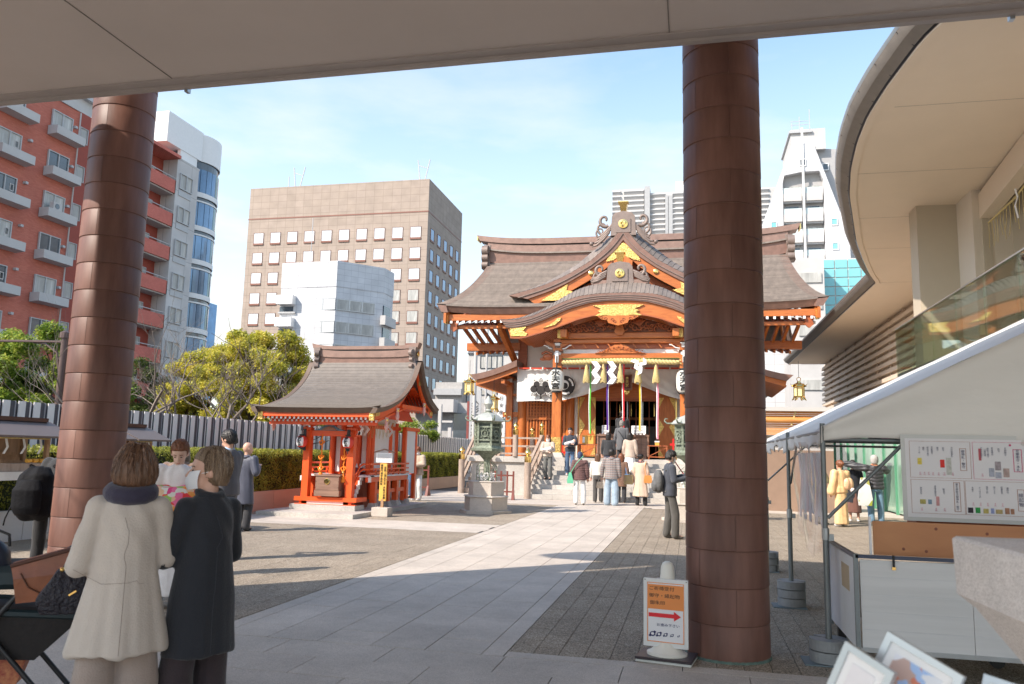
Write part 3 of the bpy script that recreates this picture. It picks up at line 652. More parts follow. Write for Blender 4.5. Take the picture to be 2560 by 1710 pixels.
for s in (-1,1):
    for k in range(7):
        a=R(50+k*16); MB().tube([(s*(.75),yp-.22,6.45),(s*(.75+.2*math.cos(a)),yp-.25,6.45+.2*math.sin(a)),(s*(.72+.42*math.cos(a)),yp-.2,6.42+.36*math.sin(a))],[.03,.04,.012],6).build('carved_feather',G_('hinoki_dark'),hall,smooth=60)
fixn(MB().prism([(-.2,6.24),(-.12,6.45),(-.2,6.5),(.2,6.5),(.12,6.45),(.2,6.24),(.1,6.1),(-.1,6.1)],yp-.28,yp-.2,'y').build('centre_bracket',G_('hinoki_x'),hall))
# --- body
yb=33.5-HY
def colr(x,y,z0,z1,r): MB().lathe([(r,z0),(r,z1)],n=18).build('round_column',G_('hinoki'),hall,smooth=40,loc=(x,y,0))
for x in (-4.5,-2.4,2.4,4.5): colr(x,yb,1.44,5.1,.19)
for s in (-1,1):
    MB().box(s*4.5-.19,s*4.5+.19,yb-.19,yb+.19,5.1,6.6).build('upper_post',G_('hinoki_dark'),hall)
    MB().box(s*2.5,s*4.3,yb-.02,yb+.03,5.1,6.5).build('plaster_panel',G_('plaster'),hall)
MB().box(-2.5,2.5,yb-.02,yb+.03,5.0,6.0).build('plaster_panel',G_('plaster'),hall)
MB().box(-4.6,4.6,yb-.12,yb+.12,6.45,6.8).build('wall_beam',G_('hinoki_x'),hall)
MB().box(-4.6,4.6,yb-.1,yb+.1,4.42,4.62).build('wall_beam',G_('hinoki_x'),hall)
MB().box(-4.55,4.55,-.78,-.7,5.06,5.12).build('curtain_rail',G_('vermilion_dark'),hall)
# side walls
for s in (-1,1):
    MB().box(s*4.4,s*4.5,yb,9,1.44,6.6).build('side_wall',G_('plaster'),hall)
    MB().box(s*4.5,s*5.25,yb+.2,yb+.25,1.44,4.7).build('plaster_panel',G_('plaster'),hall)
    MB().box(s*5.05-.13,s*5.05+.13,yb-.15,yb+.11,1.44,4.6).build('side_post',G_('hinoki'),hall)
    MB().box(s*4.5,s*5.35,yb-.05,yb+.02,3.1,3.32).build('nageshi_beam',G_('hinoki_x'),hall)
    MB().box(s*4.5,s*5.2,yb-.05,yb+.02,4.0,4.12).build('nageshi_beam',G_('hinoki_x'),hall)
    MB().lathe([(0,0),(.075,0),(.075,.03),(0,.04)],n=14).xf(Matrix.Rotation(R(90),4,'X')).build('gold_boss',G_('gold_smooth'),hall,loc=(s*5.2,yb-.05,3.21))
    MB().box(s*5.05-.2,s*5.05+.12,yb-.3,yb-.1,4.6,4.78).build('bracket_block',G_('white_paint'),hall)
    # side aisle roof seen from its gable end
    so_=[(s*4.45,5.42),(s*4.9,5.22),(s*5.5,5.0),(s*6.05,4.86),(s*6.5,4.8)]
    si_=[(s*4.45,5.15),(s*4.9,4.97),(s*5.5,4.76),(s*6.0,4.62),(s*6.25,4.57)]
    sj_=[(s*4.45,4.92),(s*4.9,4.76),(s*5.5,4.56),(s*5.95,4.42),(s*6.2,4.36)]
    fixn(band(MB(),smoothpoly(so_,14),smoothpoly(si_,14),-1.0,9).build('aisle_roof',G_('rim_copper'),hall,smooth=40))
    fixn(band(MB(),smoothpoly(si_,14),smoothpoly(sj_,14),-.9,-.8).build('aisle_barge_board',G_('hinoki_x'),hall,smooth=40))
    for k in range(26):
        y=-.75+k*.22; MB().beam((s*6.25,y,4.38),(s*4.9,y,4.8),.07,.08).build('aisle_rafter',G_('hinoki'),hall)
    MB().box(s*5.0,s*5.15,-.8,8,4.45,4.62).build('aisle_beam',G_('hinoki'),hall)
# lattice doors
for s in (-1,1):
    t0,t1=(s*4.3,s*2.6); a,b=min(t0,t1),max(t0,t1)
    MB().box(a,b,yb+.1,yb+.14,1.44,4.4).build('lattice_back',G_('hinoki_dark'),hall)
    for x in (a,b-.1): pbox('door_frame',G_('hinoki'),hall,x,x+.1,yb-.04,yb+.08,1.44,4.4)
    for z in (3.0,1.5,4.3): pbox('door_frame',G_('hinoki_x'),hall,a,b,yb-.05,yb+.085,z,z+.1)
    n=11
    for k in range(n): 
        x=a+.12+(b-a-.24)*(k+.5)/n; pbox('lattice_bar',G_('hinoki'),hall,x-.035,x+.035,yb-.0,yb+.07,1.6,4.3)
    for k in range(9):
        z=3.14+k*.135; pbox('lattice_bar',G_('hinoki_x'),hall,a+.1,b-.1,yb-.01,yb+.05,z,z+.05)
    # white strip
    MB().box(s*1.98,s*2.25,yb,yb+.06,1.44,4.4).build('plaster_panel',G_('plaster'),hall)
    # folding door with gold plates
    dr=MB().box(s*1.3,s*1.98,yb-.14,yb-.08,1.5,4.0).build('folding_door',G_('hinoki'),hall)
    x0,x1=s*1.98,s*1.3; y=yb-.15
    def plate(poly): fixn(MB().prism(poly,y-.012,y+.004,'y').build('gold_plate',G_('gold'),dr))
    plate([(x0,3.98),(x0-s*.24,3.98),(x0-s*.06,3.62),(x0,3.45)]); plate([(x1,3.98),(x1+s*.24,3.98),(x1+s*.06,3.62),(x1,3.45)])
    plate([(x0,3.15),(x0-s*.24,2.78),(x0,2.35)]); plate([(x1,3.15),(x1+s*.24,2.78),(x1,2.35)])
    plate([(x0,1.5),(x0-s*.24,1.5),(x0-s*.06,1.86),(x0,2.0)]); plate([(x1,1.5),(x1+s*.24,1.5),(x1+s*.06,1.86),(x1,2.0)])
    MB().box(s*2.0,s*2.06,yb-.16,yb-.1,1.44,4.0).build('gold_hinge_strip',G_('gold_smooth'),hall)
MB().box(-2.1,2.1,yb-.15,yb-.02,3.95,4.42).build('door_lintel',G_('hinoki_x'),hall)
MB().box(-1.3,1.3,yb-.1,yb,3.83,3.95).build('door_lintel',G_('hinoki_dark'),hall)
MB().lathe([(0,0),(.12,0),(.12,.03),(0,.05)],n=16).xf(Matrix.Rotation(R(90),4,'X')).build('gold_boss',G_('gold_smooth'),hall,loc=(0,yb-.17,4.22))
# interior
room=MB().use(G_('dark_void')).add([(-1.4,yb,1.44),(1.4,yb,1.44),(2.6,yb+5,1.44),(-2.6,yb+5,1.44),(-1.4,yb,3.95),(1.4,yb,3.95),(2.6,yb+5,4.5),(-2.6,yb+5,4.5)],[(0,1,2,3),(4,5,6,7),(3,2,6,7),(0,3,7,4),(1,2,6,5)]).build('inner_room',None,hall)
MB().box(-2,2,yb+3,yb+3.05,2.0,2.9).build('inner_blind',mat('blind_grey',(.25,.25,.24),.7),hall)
for k in range(9):
    x=-1.1+k*.28; MB().box(x-.02,x+.02,yb+1.2,yb+1.25,1.5,3.9).build('inner_post',G_('hinoki_dark'),hall)
for k in range(5):
    x=-.95+k*.5; MB().tube([(x,yb+1.8,3.9),(x,yb+1.8,3.3)],.03,6).build('inner_gold_drop',G_('gold_smooth'),hall)
for x in (-.02,.62): MB().box(x,x+.045,yb+.2,yb+.24,1.5,3.85).build('glass_door_stile',G_('steel'),hall)
for z in (3.2,2.7): MB().box(-1.3,1.3,yb+3.3,yb+3.35,z,z+.12).build('inner_shelf',G_('hinoki'),hall)
# plaque
pq=thing('name_plaque','dark brown name plaque with gilt characters hanging above the shrine doorway','plaque',(CX+.12,32.1,4.2))
MB().box(-.2,.2,-.03,.03,0,.62).build('frame',G_('box_wood'),pq); MB().box(-.14,.14,-.045,-.02,.06,.56).build('board',mat('plaque_red',(.12,.02,.015),.5),pq)
text_mb('水天宮',.15,G_('gold_smooth'),vertical=True,M=T(0,-.05,.31)).build('lettering',None,pq)
# --- curtain
def cur_bottom(x):
    s=abs(x)
    if s>2.9: return 3.72+.02*math.sin(x*3)
    t=1-s/2.9; return 3.74+.95*t**1.5
rows=[]; nx=150; nz=22
for j in range(nz+1):
    row=[]
    for i in range(nx+1):
        x=-4.5+9*i/nx; zt=5.06+.02*math.cos(i*2*PI/12.5); zb=cur_bottom(x); v=j/nz; z=zt*(1-v)+zb*v
        s=abs(x); k=max(0,1-s/3.6)
        drape=.05*v*math.sin(s*5+v*5)*(.3+k) + .07*k*math.sin((z-zb)*16+s*5)*v + .01*math.sin(x*23)
        row.append((x,-.62+drape*1.0,z))
    rows.append(row)
cr=MB().grid(rows).build('ceremonial_curtain',G_('cloth_white'),smooth=180); cr.location=(CX,33,0)
tag(cr,'white ceremonial curtain with black crests gathered up over the shrine doorway','curtain')
# crests printed on the curtain: thin appliques riding just in front
def flat(poly,y,m,par): return fixn(MB().prism(poly,y-.006,y,'y').build('printed_crest',m,par))
def leaf(cx,cz,ang,l,w,m=G_('ink_cloth'),y=-.76,par=cr):
    pts=[]
    for q in range(9): a=q/8; pts.append((a*l,w*math.sin(a*PI)))
    for q in range(7,0,-1): a=q/8; pts.append((a*l,-w*math.sin(a*PI)))
    P=[(cx+x*math.cos(ang)-z*math.sin(ang),cz+x*math.sin(ang)+z*math.cos(ang)) for x,z in pts]; flat(P,y,m,par)
    v=[(cx+x*math.cos(ang)-z*math.sin(ang),cz+x*math.sin(ang)+z*math.cos(ang)) for x,z in ((l*.1,-.008),(l*.85,-.006),(l*.85,.006),(l*.1,.008))]; flat(v,y-.008,G_('cloth_white'),par)
    for f in (.3,.5,.7):
        for sg in (-1,1):
            v=[(l*f,0),(l*f+.07,sg*w*.75),(l*f+.095,sg*w*.7),(l*f+.03,0)]
            flat([(cx+x*math.cos(ang)-z*math.sin(ang),cz+x*math.sin(ang)+z*math.cos(ang)) for x,z in v],y-.008,G_('cloth_white'),par)
def disc(cx,cz,r,m,y,par=cr,rz=1): flat([(cx+r*math.cos(2*PI*i/20),cz+r*rz*math.sin(2*PI*i/20)) for i in range(20)],y,m,par)
for s in (-1,1):
    ex=s*3.45; ez=4.22
    for ang in (R(125),R(55),R(90),R(215),R(-35)): leaf(ex+.16*math.cos(ang),ez+.12*math.sin(ang),ang,.36,.1)
    for ox,oz,r in((-.3,0,.15),(.3,0,.15),(0,-.05,.19),(-.18,.2,.13),(.18,.2,.13)):
        disc(ex+ox,ez+oz,r+.02,G_('cloth_white'),-.77); disc(ex+ox,ez+oz,r,G_('ink_cloth'),-.778)
    flat([(ex-.03,ez-.2),(ex+.03,ez-.2),(ex+.045,ez-.42),(ex-.045,ez-.42)],-.778,G_('ink_cloth'),cr)
    tx=s*2.43; disc(tx,4.36,.4,G_('ink_cloth'),-.76,rz=1.05); disc(tx-.05,4.4,.2,G_('cloth_white'),-.768); disc(tx-.02,4.36,.13,G_('ink_cloth'),-.776)
    for k in range(3):
        a=k*2.1; flat([(tx+.36*math.cos(a+q*.22)*.98,4.36+.36*math.sin(a+q*.22)) for q in range(6)]+[(tx+.28*math.cos(a+q*.22),4.36+.28*math.sin(a+q*.22)) for q in range(5,-1,-1)],-.768,G_('cloth_white'),cr) if k!=1 else None
# ribbons of curtain top ties
for k in range(18): MB().box(-4.45+k*.52,-4.40+k*.52,-.8,-.69,5.04,5.14).build('tie_ribbon',G_('cloth_white'),cr)
# --- rope, tassels, shide, streamers
rope=thing('sacred_rope','thick twisted straw rope stretched between the porch posts','rope',(CX,29.9,5.08))
def helix(x0,x1,r,R0,ph,n,turns,z=lambda u:0):
    return [(x0+(x1-x0)*i/n,R0*math.cos(ph+turns*2*PI*i/n),R0*math.sin(ph+turns*2*PI*i/n)+z(i/n)) for i in range(n+1)]
for ph in (0,PI): 
    pts=helix(-2.2,2.2,.1,.05,ph,120,17,lambda u:.03*math.cos((u-.5)*6)); MB().tube(pts,[.035+.03*math.sin(PI*i/120)**.3 for i in range(121)],8).build('strand',G_('straw'),rope,smooth=60)
MB().tube([(-2.35,.12,.13),(2.25,.12,.15)],.02,8).build('bamboo_pole',mat('bamboo_green',(.2,.25,.06),.4),rope,smooth=60)
for k in range(9): MB().tube([(2.1,.03*math.sin(k),.0),(2.3,.08*math.sin(k*2),.1*math.cos(k*1.7))],.01,4).build('frayed_end',G_('straw'),rope)
tm=MB().lathe([(.02,.08),(.035,0),(.04,-.08),(.05,-.12),(.09,-.35),(.125,-.68)],n=18)
for k in range(22):
    a=k*2*PI/22; tm.tube([(.04*math.cos(a),.04*math.sin(a),-.1),(.125*math.cos(a),.125*math.sin(a),-.62),(.13*math.cos(a),.13*math.sin(a),-.72-.02*math.sin(k*5))],.012,4)
tmm=tm.mesh('straw_tassel',G_('straw'))
for i,x in enumerate((-3.9,-3.26,-2.62,-1.95,-1.29)):
    o=inst('straw_tassel',tmm,None,(x,29.9,5.0)); tag(o,['straw tassel left of the green streamer','straw tassel between green and purple streamers','straw tassel just left of the red streamer','straw tassel just left of the yellow streamer','straw tassel left of the pink streamer'][i],'tassel','straw tassels on the rope')
zig=[(0,0),(.0,-.14),(-.12,-.2),(.1,-.32),(-.1,-.43),(.1,-.55),(-.08,-.66),(.1,-.78),(0,-.9)]
for i,(x,lab) in enumerate(((-3.54,'white zigzag paper streamer beside the leftmost straw tassel'),(-2.94,'white zigzag paper streamer beside the purple streamer'),(-2.13,'white folded paper streamer caught over the rope left of the yellow tassel'),(-1.66,'white folded paper streamer blown aside right of the yellow streamer'))):
    w=.11; q=MB()
    for k in range(4):
        z=-.02-k*.21; d=.1 if k%2 else -.06; d2=-.06 if k%2 else .1
        q.loft([[(d-w,-.004,z),(d+w,-.004,z),(d+w,.004,z),(d-w,.004,z)],[(d2-w,-.03,z-.22),(d2+w,-.03,z-.22),(d2+w,-.022,z-.22),(d2-w,-.022,z-.22)]])
    o=q.build('paper_streamer',G_('paper'),loc=(x,29.78,5.1 if i<2 else 5.16)); tag(o,lab,'streamer','paper streamers on the rope')
    if i==2: o.rotation_euler=(0,R(-28),0); o.scale=(.8,1,.7)
    if i==3: o.rotation_euler=(0,R(38),0); o.scale=(.7,1,.6)
cl={'green':(.12,.5,.05),'purple':(.1,.03,.28),'red':(.75,.02,.03),'yellow':(.85,.55,.02),'pink':(.8,.25,.35)}
for i,(x,c,zb) in enumerate(((-3.76,'green',2.35),(-3.11,'purple',2.5),(-2.5,'red',2.6),(-1.89,'yellow',2.5),(-1.23,'pink',2.2))):
    mc=mat('ribbon_'+c,cl[c],.6,var=.05); n=26
    q=MB().use(mc); pts=[(.008*math.sin(j*.3+i),.02*math.sin(j*.33),5.0-(5.0-zb)*j/n) for j in range(n+1)]
    q.ribbon(pts,.055,.012,ax=(1,.25,0)); q.use(G_('paper')); q.ribbon([(p[0]+.035*(1 if i%2 else -1)*(1 if j<n else .5),p[1]+.02,p[2]) for j,p in enumerate(pts)],.032,.012,ax=(1,-.4,0))
    o=q.build('bell_streamer',None,loc=(x,30.0,0)); tag(o,f'long {c} and white cloth streamer hanging in front of the shrine doorway','streamer','coloured bell streamers')
# --- big white lanterns
def big_lantern(x,y,z,label):
    t=thing('paper_lantern',label,'lantern',(x,y,z),0,'white paper lanterns on the porch')
    pr=[(.15,0),(.17,.01)]
    for k in range(21):
        u=(k+.5)/21; r=.285*(1-abs(2*u-1)**4)**.5*.55+.13; pr.append((r-.006,.01+.8*k/21)); pr.append((r+.004,.01+.8*(k+.5)/21))
    pr+=[(.16,.81),(.15,.83)]
    MB().lathe(pr,n=28).build('shade',mat('lantern_paper',(.8,.78,.72),.7,var=.03,scale=6),t,smooth=50)
    for z0,z1 in((-.05,.01),(.82,.9)): MB().lathe([(.14,z0),(.17,z0),(.17,z1),(.14,z1)],n=20).build('ring',G_('black_iron'),t)
    MB().tube([(0,0,.9),(0,0,1.35)],.03,8).build('hanger',G_('black_iron'),t)
    MB().tube([(0.02,0,-.05),(.03,0,-.25),(-.02,0,-.4)],.018,6).build('tassel_cord',G_('black_iron'),t)
    q=MB()
    for i,ch in enumerate('水天宮'): text_mb(ch,.25,G_('ink'),q,M=T(0,-.292,.665-i*.25),bold=.007)
    slice_x(q,.02)
    for k,v in enumerate(q.v):   # wrap onto the drum
        u=v[2]/.83; r=.285*(1-abs(2*u-1)**4)**.5*.55+.145; a=v[0]*1.5/r; q.v[k]=(r*math.sin(a),-r*math.cos(a)+(v[1]+.292),v[2])
    q.build('lettering',None,t); return t
big_lantern(-5.02,29.7,3.93,'white paper lantern with black characters on the left porch post')
big_lantern(-.26,29.7,3.9,'white paper lantern with black characters half hidden behind the copper column')
# --- offertory box & co
bx=thing('offertory_box','large brown wooden offertory box in front of the shrine doorway','offering box',(CX+.05,31.2,1.44))
MB().bbox(-.93,.93,-.35,.35,.12,.86,.01).build('body',G_('box_wood'),bx); MB().box(-1.0,1.0,-.42,.42,.86,.93).build('rim',G_('box_wood'),bx)
for s in (-1,1): MB().box(s*.93,s*.99,-.4,.4,.1,.86).build('side_board',G_('box_wood'),bx); MB().box(s*.75-.15,s*.75+.15,-.42,.42,0,.14).build('foot',G_('box_wood'),bx)
for k in range(14): MB().box(-.9+k*.135,-.86+k*.135,-.36,.36,.93,.97).build('slat',G_('box_wood'),bx)
for k in range(4): MB().box(-.35+k*.35,-.34+k*.35,-.352,-.345,.15,.84).build('board_joint',G_('ink'),bx)
def paper_sign(x,y,z,w,h,lab):
    t=thing('notice',lab,'notice',(x,y,z)); MB().loft([[(-w/2,0,0),(w/2,0,0),(w/2,.01,0),(-w/2,.01,0)],[(-w/2,.05,h),(w/2,.05,h),(w/2,.06,h),(-w/2,.06,h)]]).build('sheet',G_('paper'),t)
    q=MB().use(G_('ink'))
    for r in range(5): q.box(-w*.35,w*(.3-.1*(r%2)),-.012+.05*(1-(.15+r*.16)),-.004+.05*(1-(.15+r*.16)),h*(.85-r*.16)-.008,h*(.85-r*.16)+.004)
    o=q.build('printed_lines',None,t); o['kind']='stuff'; return t
paper_sign(-3.28,30.95,2.36,.28,.36,'white notice standing at the left end of the offertory box')
paper_sign(-2.0,30.95,2.36,.55,.36,'wide white notice standing on the right half of the offertory box')
def stand_table(x,lab):
    t=thing('side_table',lab,'table',(x,31.0,1.44),0,'small side tables')
    MB().box(-.38,.38,-.2,.2,.5,.54).build('top',G_('hinoki_dark'),t)
    for a in (-.34,.34):
        for b in (-.16,.16): MB().box(a-.025,a+.025,b-.025,b+.025,0,.5).build('leg',G_('hinoki_dark'),t)
    MB().box(-.36,.36,-.18,-.15,.08,.12).build('stretcher',G_('hinoki_dark'),t); MB().beam((-.32,-.17,.13),(.32,-.17,.45),.03).build('brace',G_('hinoki_dark'),t); return t
stand_table(-3.94,'small dark wooden table left of the offertory box'); stand_table(-1.27,'small dark wooden table right of the offertory box')
t=thing('donation_box','small yellow wooden donation box on the table left of the offertory box','box',(-3.95,31.0,1.98)); MB().box(-.22,.22,-.12,.12,0,.3).build('case',mat('yellow_wood',(.75,.42,.08),.5,var=.1),t); MB().box(-.24,.24,-.14,.14,.3,.33).build('lid',G_('yellow_wood') if 'yellow_wood' in MATS else None,t); MB().box(-.2,-.12,-.135,-.122,.05,.27).build('paper_label',G_('paper'),t)
t=thing('oracle_tin','small wooden oracle box on the table right of the offertory box','box',(-1.3,31.0,1.98)); MB().box(-.08,.08,-.06,.06,0,.12).build('case',G_('yellow_wood'),t); MB().box(-.09,.09,-.07,.07,.12,.17).build('lid',G_('paper'),t)
for x,lab in ((-4.92,'small red painted fence beside the left porch post'),(-.58,'small red painted fence beside the right porch post')):
    t=thing('red_fence',lab,'fence',(x,31.4,1.44),0,'small red fences')
    for k in (-.12,.12): MB().box(k-.03,k+.03,-.03,.03,0,.82).build('post',G_('red_paint'),t)
    for z in (.15,.55): MB().box(-.25,.25,-.035,.035,z,z+.08).build('rail',G_('red_paint'),t)
# --- hanging gold lanterns
def gold_lantern(x,y,ztop,label,chain=.4):
    t=thing('hanging_lantern',label,'lantern',(x,y,ztop-.82),0,'gold hanging lanterns')
    MB().lathe([(.17,.14),(.17,.48)],n=6,caps=False).build('glass_body',mat('lantern_glow',(.8,.66,.38),.5,var=.2,scale=20),t)
    for k in range(6):
        a=k*PI/3; MB().cbox(.175*math.cos(a),.175*math.sin(a),.31,.03,.03,.36).build('corner_post',G_('gold_smooth'),t)
        b=a+PI/6; q=MB(); q.tube([(.1*math.cos(a),.1*math.sin(a),.6),(.24*math.cos(a),.24*math.sin(a),.53),(.29*math.cos(a),.29*math.sin(a),.60)],[.02,.02,.008],6).build('roof_horn',G_('gold_smooth'),t)
        MB().tube([(.16*math.cos(a),.16*math.sin(a),.13),(.2*math.cos(a),.2*math.sin(a),.04),(.25*math.cos(a),.25*math.sin(a),.0)],[.03,.03,.01],6).build('foot',G_('gold_smooth'),t)
    MB().lathe([(.2,.48),(.27,.5),(.2,.56),(.1,.61),(.06,.66),(.05,.7)],n=6).build('roof',G_('gold_smooth'),t); MB().lathe([(.2,.1),(.2,.15),(.15,.16)],n=6).build('base',G_('gold_smooth'),t)
    MB().tube([(.07*math.cos(a),0,.76+.07*math.sin(a)) for a in [j*PI/6 for j in range(13)]],.012,6).build('ring',G_('gold_smooth'),t)
    MB().tube([(0,0,.83),(0,0,.83+chain)],.008,4).build('chain',G_('black_iron'),t); return t
gold_lantern(-8.55,30.0,4.6,'gold hanging lantern at the far left against pale buildings',.55)
gold_lantern(-7.6,30.2,3.95,'gold hanging lantern just above the bronze lantern roof',.5)
gold_lantern(3.78,30.0,4.5,'gold hanging lantern at the right below the curved soffit',.6)
# ================= SMALL VERMILION SHRINE =================
SX,SY=-8.62,19.5
ss=thing('small_shrine','small vermilion lacquered shrine with a sweeping grey brown gabled roof and white panels','shrine',(SX,SY,0))
def Y_(y): return y-SY
# stone slab
slab=thing('stone_platform','low pale stone slab carrying the small vermilion shrine','platform',(SX,SY,0))
for i in range(4): pbox('base_stone',G_('granite_white'),slab,-1.2+i*.6+.002,-.6+i*.6-.002,Y_(16.85),Y_(17.7),0,.1)
for j in range(5):
    for i in range(2): pbox('base_stone',G_('granite_white'),slab,-1.2+i*1.2+.002,i*1.2-.002,Y_(17.705)+j*.84,Y_(17.7)+(j+1)*.84,0,.1)
V=G_('vermilion'); VD=G_('vermilion_dark'); Wt=G_('white_paint')
# foundation sill
MB().box(-.88,.82,Y_(17.8),Y_(18.35),.1,.22).build('foundation',G_('granite_white'),ss)
MB().box(-.8,.82,Y_(17.86),Y_(17.98),.3,.4).build('sill_beam',V,ss); MB().box(-.62,.6,Y_(17.9),Y_(17.94),.22,.3).build('sill_panel',Wt,ss); MB().box(.7,.82,Y_(17.98),Y_(18.5),.3,.4).build('sill_beam',V,ss)
MB().box(-.78,.8,Y_(17.85),Y_(17.97),.2,.235).build('sill_beam',V,ss)
# front posts
for x in (-.58,.57):
    MB().bbox(x-.085,x+.085,Y_(17.93),Y_(18.1),.38,2.0,.012).build('front_post',V,ss)
    MB().box(x-.1,x+.1,Y_(17.9),Y_(18.12),.22,.32).build('post_foot',V,ss)
    MB().bbox(x-.1,x+.1,Y_(17.9),Y_(18.1),2.0,2.07,.01).build('bracket_block',V,ss)
    for sg in (-1,1):
        MB().beam((x+sg*.05,Y_(18.0),2.1),(x+sg*.26,Y_(18.0),2.17),.07,.06).build('bracket_arm',V,ss)
        MB().box(x+sg*.22-.035,x+sg*.22+.035,Y_(17.96),Y_(18.04),2.17,2.22).build('bracket_tip',Wt,ss)
    MB().box(x-.05,x+.05,Y_(17.78),Y_(17.9),2.1,2.17).build('bracket_tip',Wt,ss)
    MB().box(x-.035,x+.035,Y_(17.78),Y_(17.82),1.5,2.02).build('lantern_bracket',G_('black_iron'),ss)
MB().bbox(-.72,.75,Y_(17.96),Y_(18.06),1.86,2.0,.01).build('front_beam',V,ss)
for x in (-.74,.77): MB().box(x-.03,x+.03,Y_(17.95),Y_(18.07),1.9,1.99).build('beam_tip',Wt,ss)
fg=MB().prism([(-.42,2.0),(-.25,2.04),(-.12,2.12),(0,2.15),(.12,2.12),(.25,2.04),(.42,2.0),(.3,1.995),(-.3,1.995)],Y_(17.93),Y_(17.97),'y')
fixn(fg.build('frog_leg_strut',mat('strut_blue',(.12,.25,.33),.5,var=.2,scale=20),ss)); 
fixn(MB().prism([(-.22,2.0),(-.1,2.07),(0,2.1),(.1,2.07),(.22,2.0)],Y_(17.92),Y_(17.94),'y').build('carved_flower',mat('flower_panel',(.55,.5,.3),.6,var=.6,scale=40,hue=(.6,.2,.15)),ss))
# roof
mat('shingle_grey',(.17,.145,.125),.6,metal=.1,var=.15,scale=6,bump=.2,bscale=30,rand=.06)
SP=[(17.0,2.50),(17.35,2.535),(17.73,2.6),(18.15,2.71),(18.54,2.83),(18.85,2.97),(19.14,3.14),(19.38,3.32),(19.58,3.5),(19.74,3.72),(19.85,3.93)]
SP=smoothpoly(SP,31)
for k in range(30):
    a,b=SP[k],SP[k+1]; rows=[]
    for (p,dz) in ((a,0),(a,.016),(b,.0)):
        row=[]
        for i in range(19):
            u=-1+2*i/18; h=1.62-.02*k/30; row.append((u*h+.0,p[0]-SY,p[1]+dz+.05*abs(u)**6*(1-k/30)-.045*max(0,(abs(u)-.86)/.14)**2*1.2))
        rows.append(row)
    MB().grid(rows).build('roof_course',MATS['shingle_grey'],ss)
SB=[(19.85,3.93),(19.98,3.93),(20.15,3.6),(20.45,3.25),(20.9,2.93),(21.5,2.72)]
full=SP+SB[1:]
rows=[[(u*1.62,y-SY,z) for u in (-1,-.5,0,.5,1)] for y,z in SB]; MB().grid(rows).build('back_slope',G_('roof_copper'),ss)
F=smoothpoly(full,44)
for s in (-1,1):
    rings=[[(s*1.62,y-SY,z+.01),(s*1.56,y-SY,z-.11),(s*1.42,y-SY,z-.12),(s*1.5,y-SY,z+.01)] for y,z in F]; fixn(MB().loft(rings).build('verge',mat('verge_dark',(.13,.085,.06),.6,var=.2,scale=8),ss,smooth=40))
    rings=[[(s*1.46,y-SY,z-.1),(s*1.41,y-SY,z-.1),(s*1.41,y-SY,z-.28),(s*1.46,y-SY,z-.28)] for y,z in F[2:-1]]; fixn(MB().loft(rings).build('barge_board',V,ss,smooth=40))
    for y,z in ((17.35,2.38),(21.25,2.58),(20.25,3.35),(19.6,3.35)): fixn(MB().prism([(y-SY-.12,z-.06),(y-SY+.12,z-.06+.03),(y-SY+.14,z+.08),(y-SY-.12,z+.05)],s*1.465,s*1.475,'x').build('gold_fitting',G_('gold'),ss))
    for y,z in ((17.9,2.33),(18.6,2.6),(20.6,2.85)):
        q=MB(); q.use(mat('pendant_pink',(.75,.42,.36),.6,var=.3,scale=20)); q.prism([(-.08,0),(.08,0),(.06,-.14),(.1,-.22),(0,-.36),(-.1,-.22),(-.06,-.14)],s*1.47,s*1.5,'x'); q.build('gable_pendant',None,ss,loc=(0,y-SY,z))
        MB().lathe([(0,0),(.045,0),(.03,.02),(0,.025)],n=12).xf(Matrix.Rotation(R(90)*s,4,'Y')).build('gold_boss',G_('gold_smooth'),ss,loc=(s*1.5,y-SY,z-.06))
rings=[]
for i in range(31):
    u=-1+2*i/30; up=.05*abs(u)**6; x=u*1.62; xi=u*1.5; rings.append([(x,Y_(17.0),2.51+up),(x,Y_(17.2),2.53+up),(xi,Y_(17.2),2.37+up),(xi,Y_(17.1),2.38+up)])
fixn(MB().loft(rings).build('eave_rim',G_('verge_dark'),ss,smooth=30))
MB().box(-1.44,1.42,Y_(17.14),Y_(17.2),2.3,2.4).build('eave_fascia',V,ss)
for s in (-1,1): MB().box(s*1.36,s*1.47,Y_(17.12),Y_(17.2),2.22,2.4).build('gold_cap',G_('gold'),ss)
rf=MB(); rf.use(V).loft([[(-.022,0,0),(.022,0,0),(.022,0,.05),(-.022,0,.05)],[(-.022,1.9,.42),(.022,1.9,.42),(.022,1.9,.47),(-.022,1.9,.47)]]); rf.use(Wt).box(-.024,.024,-.012,-.001,-.003,.053); rfs=rf.mesh('rafter')
for i in range(25): inst('rafter',rfs,ss,(-1.36+i*.1133,Y_(17.2),2.245))
for i in range(25): inst('rafter',rfs,ss,(-1.30+i*.1133,Y_(17.42),2.19))
MB().box(-1.38,1.38,Y_(17.5),Y_(17.62),2.12,2.2).build('eave_beam',V,ss)
MB().grid([[(-1.4,Y_(17.2),2.32),(1.4,Y_(17.2),2.32)],[(-1.4,Y_(19.2),2.8),(1.4,Y_(19.2),2.8)]]).build('eave_soffit',V,ss)
for k in range(9):
    for s in (1,): MB().beam((s*1.35,Y_(20.2+k*.14),3.2-k*.05),(s*.5,Y_(20.2+k*.14),3.3-k*.05),.04,.05).build('gable_rafter',V,ss)
for k in range(12): MB().beam((.5,Y_(20.0),3.3-.0*k),(.5,Y_(20.0),3.29),.03)
for k in range(8): MB().beam((.62+.09*k,Y_(19.95),3.5),(.62+.09*k,Y_(21.3),2.62),.04,.05).build('back_rafter',V,ss)
fixn(MB().prism([(Y_(18.4),2.35),(Y_(21.2),2.35),(Y_(20.6),2.75),(Y_(19.9),3.6),(Y_(19.2),2.95)],.93,.97,'x').build('gable_wall',VD,ss))
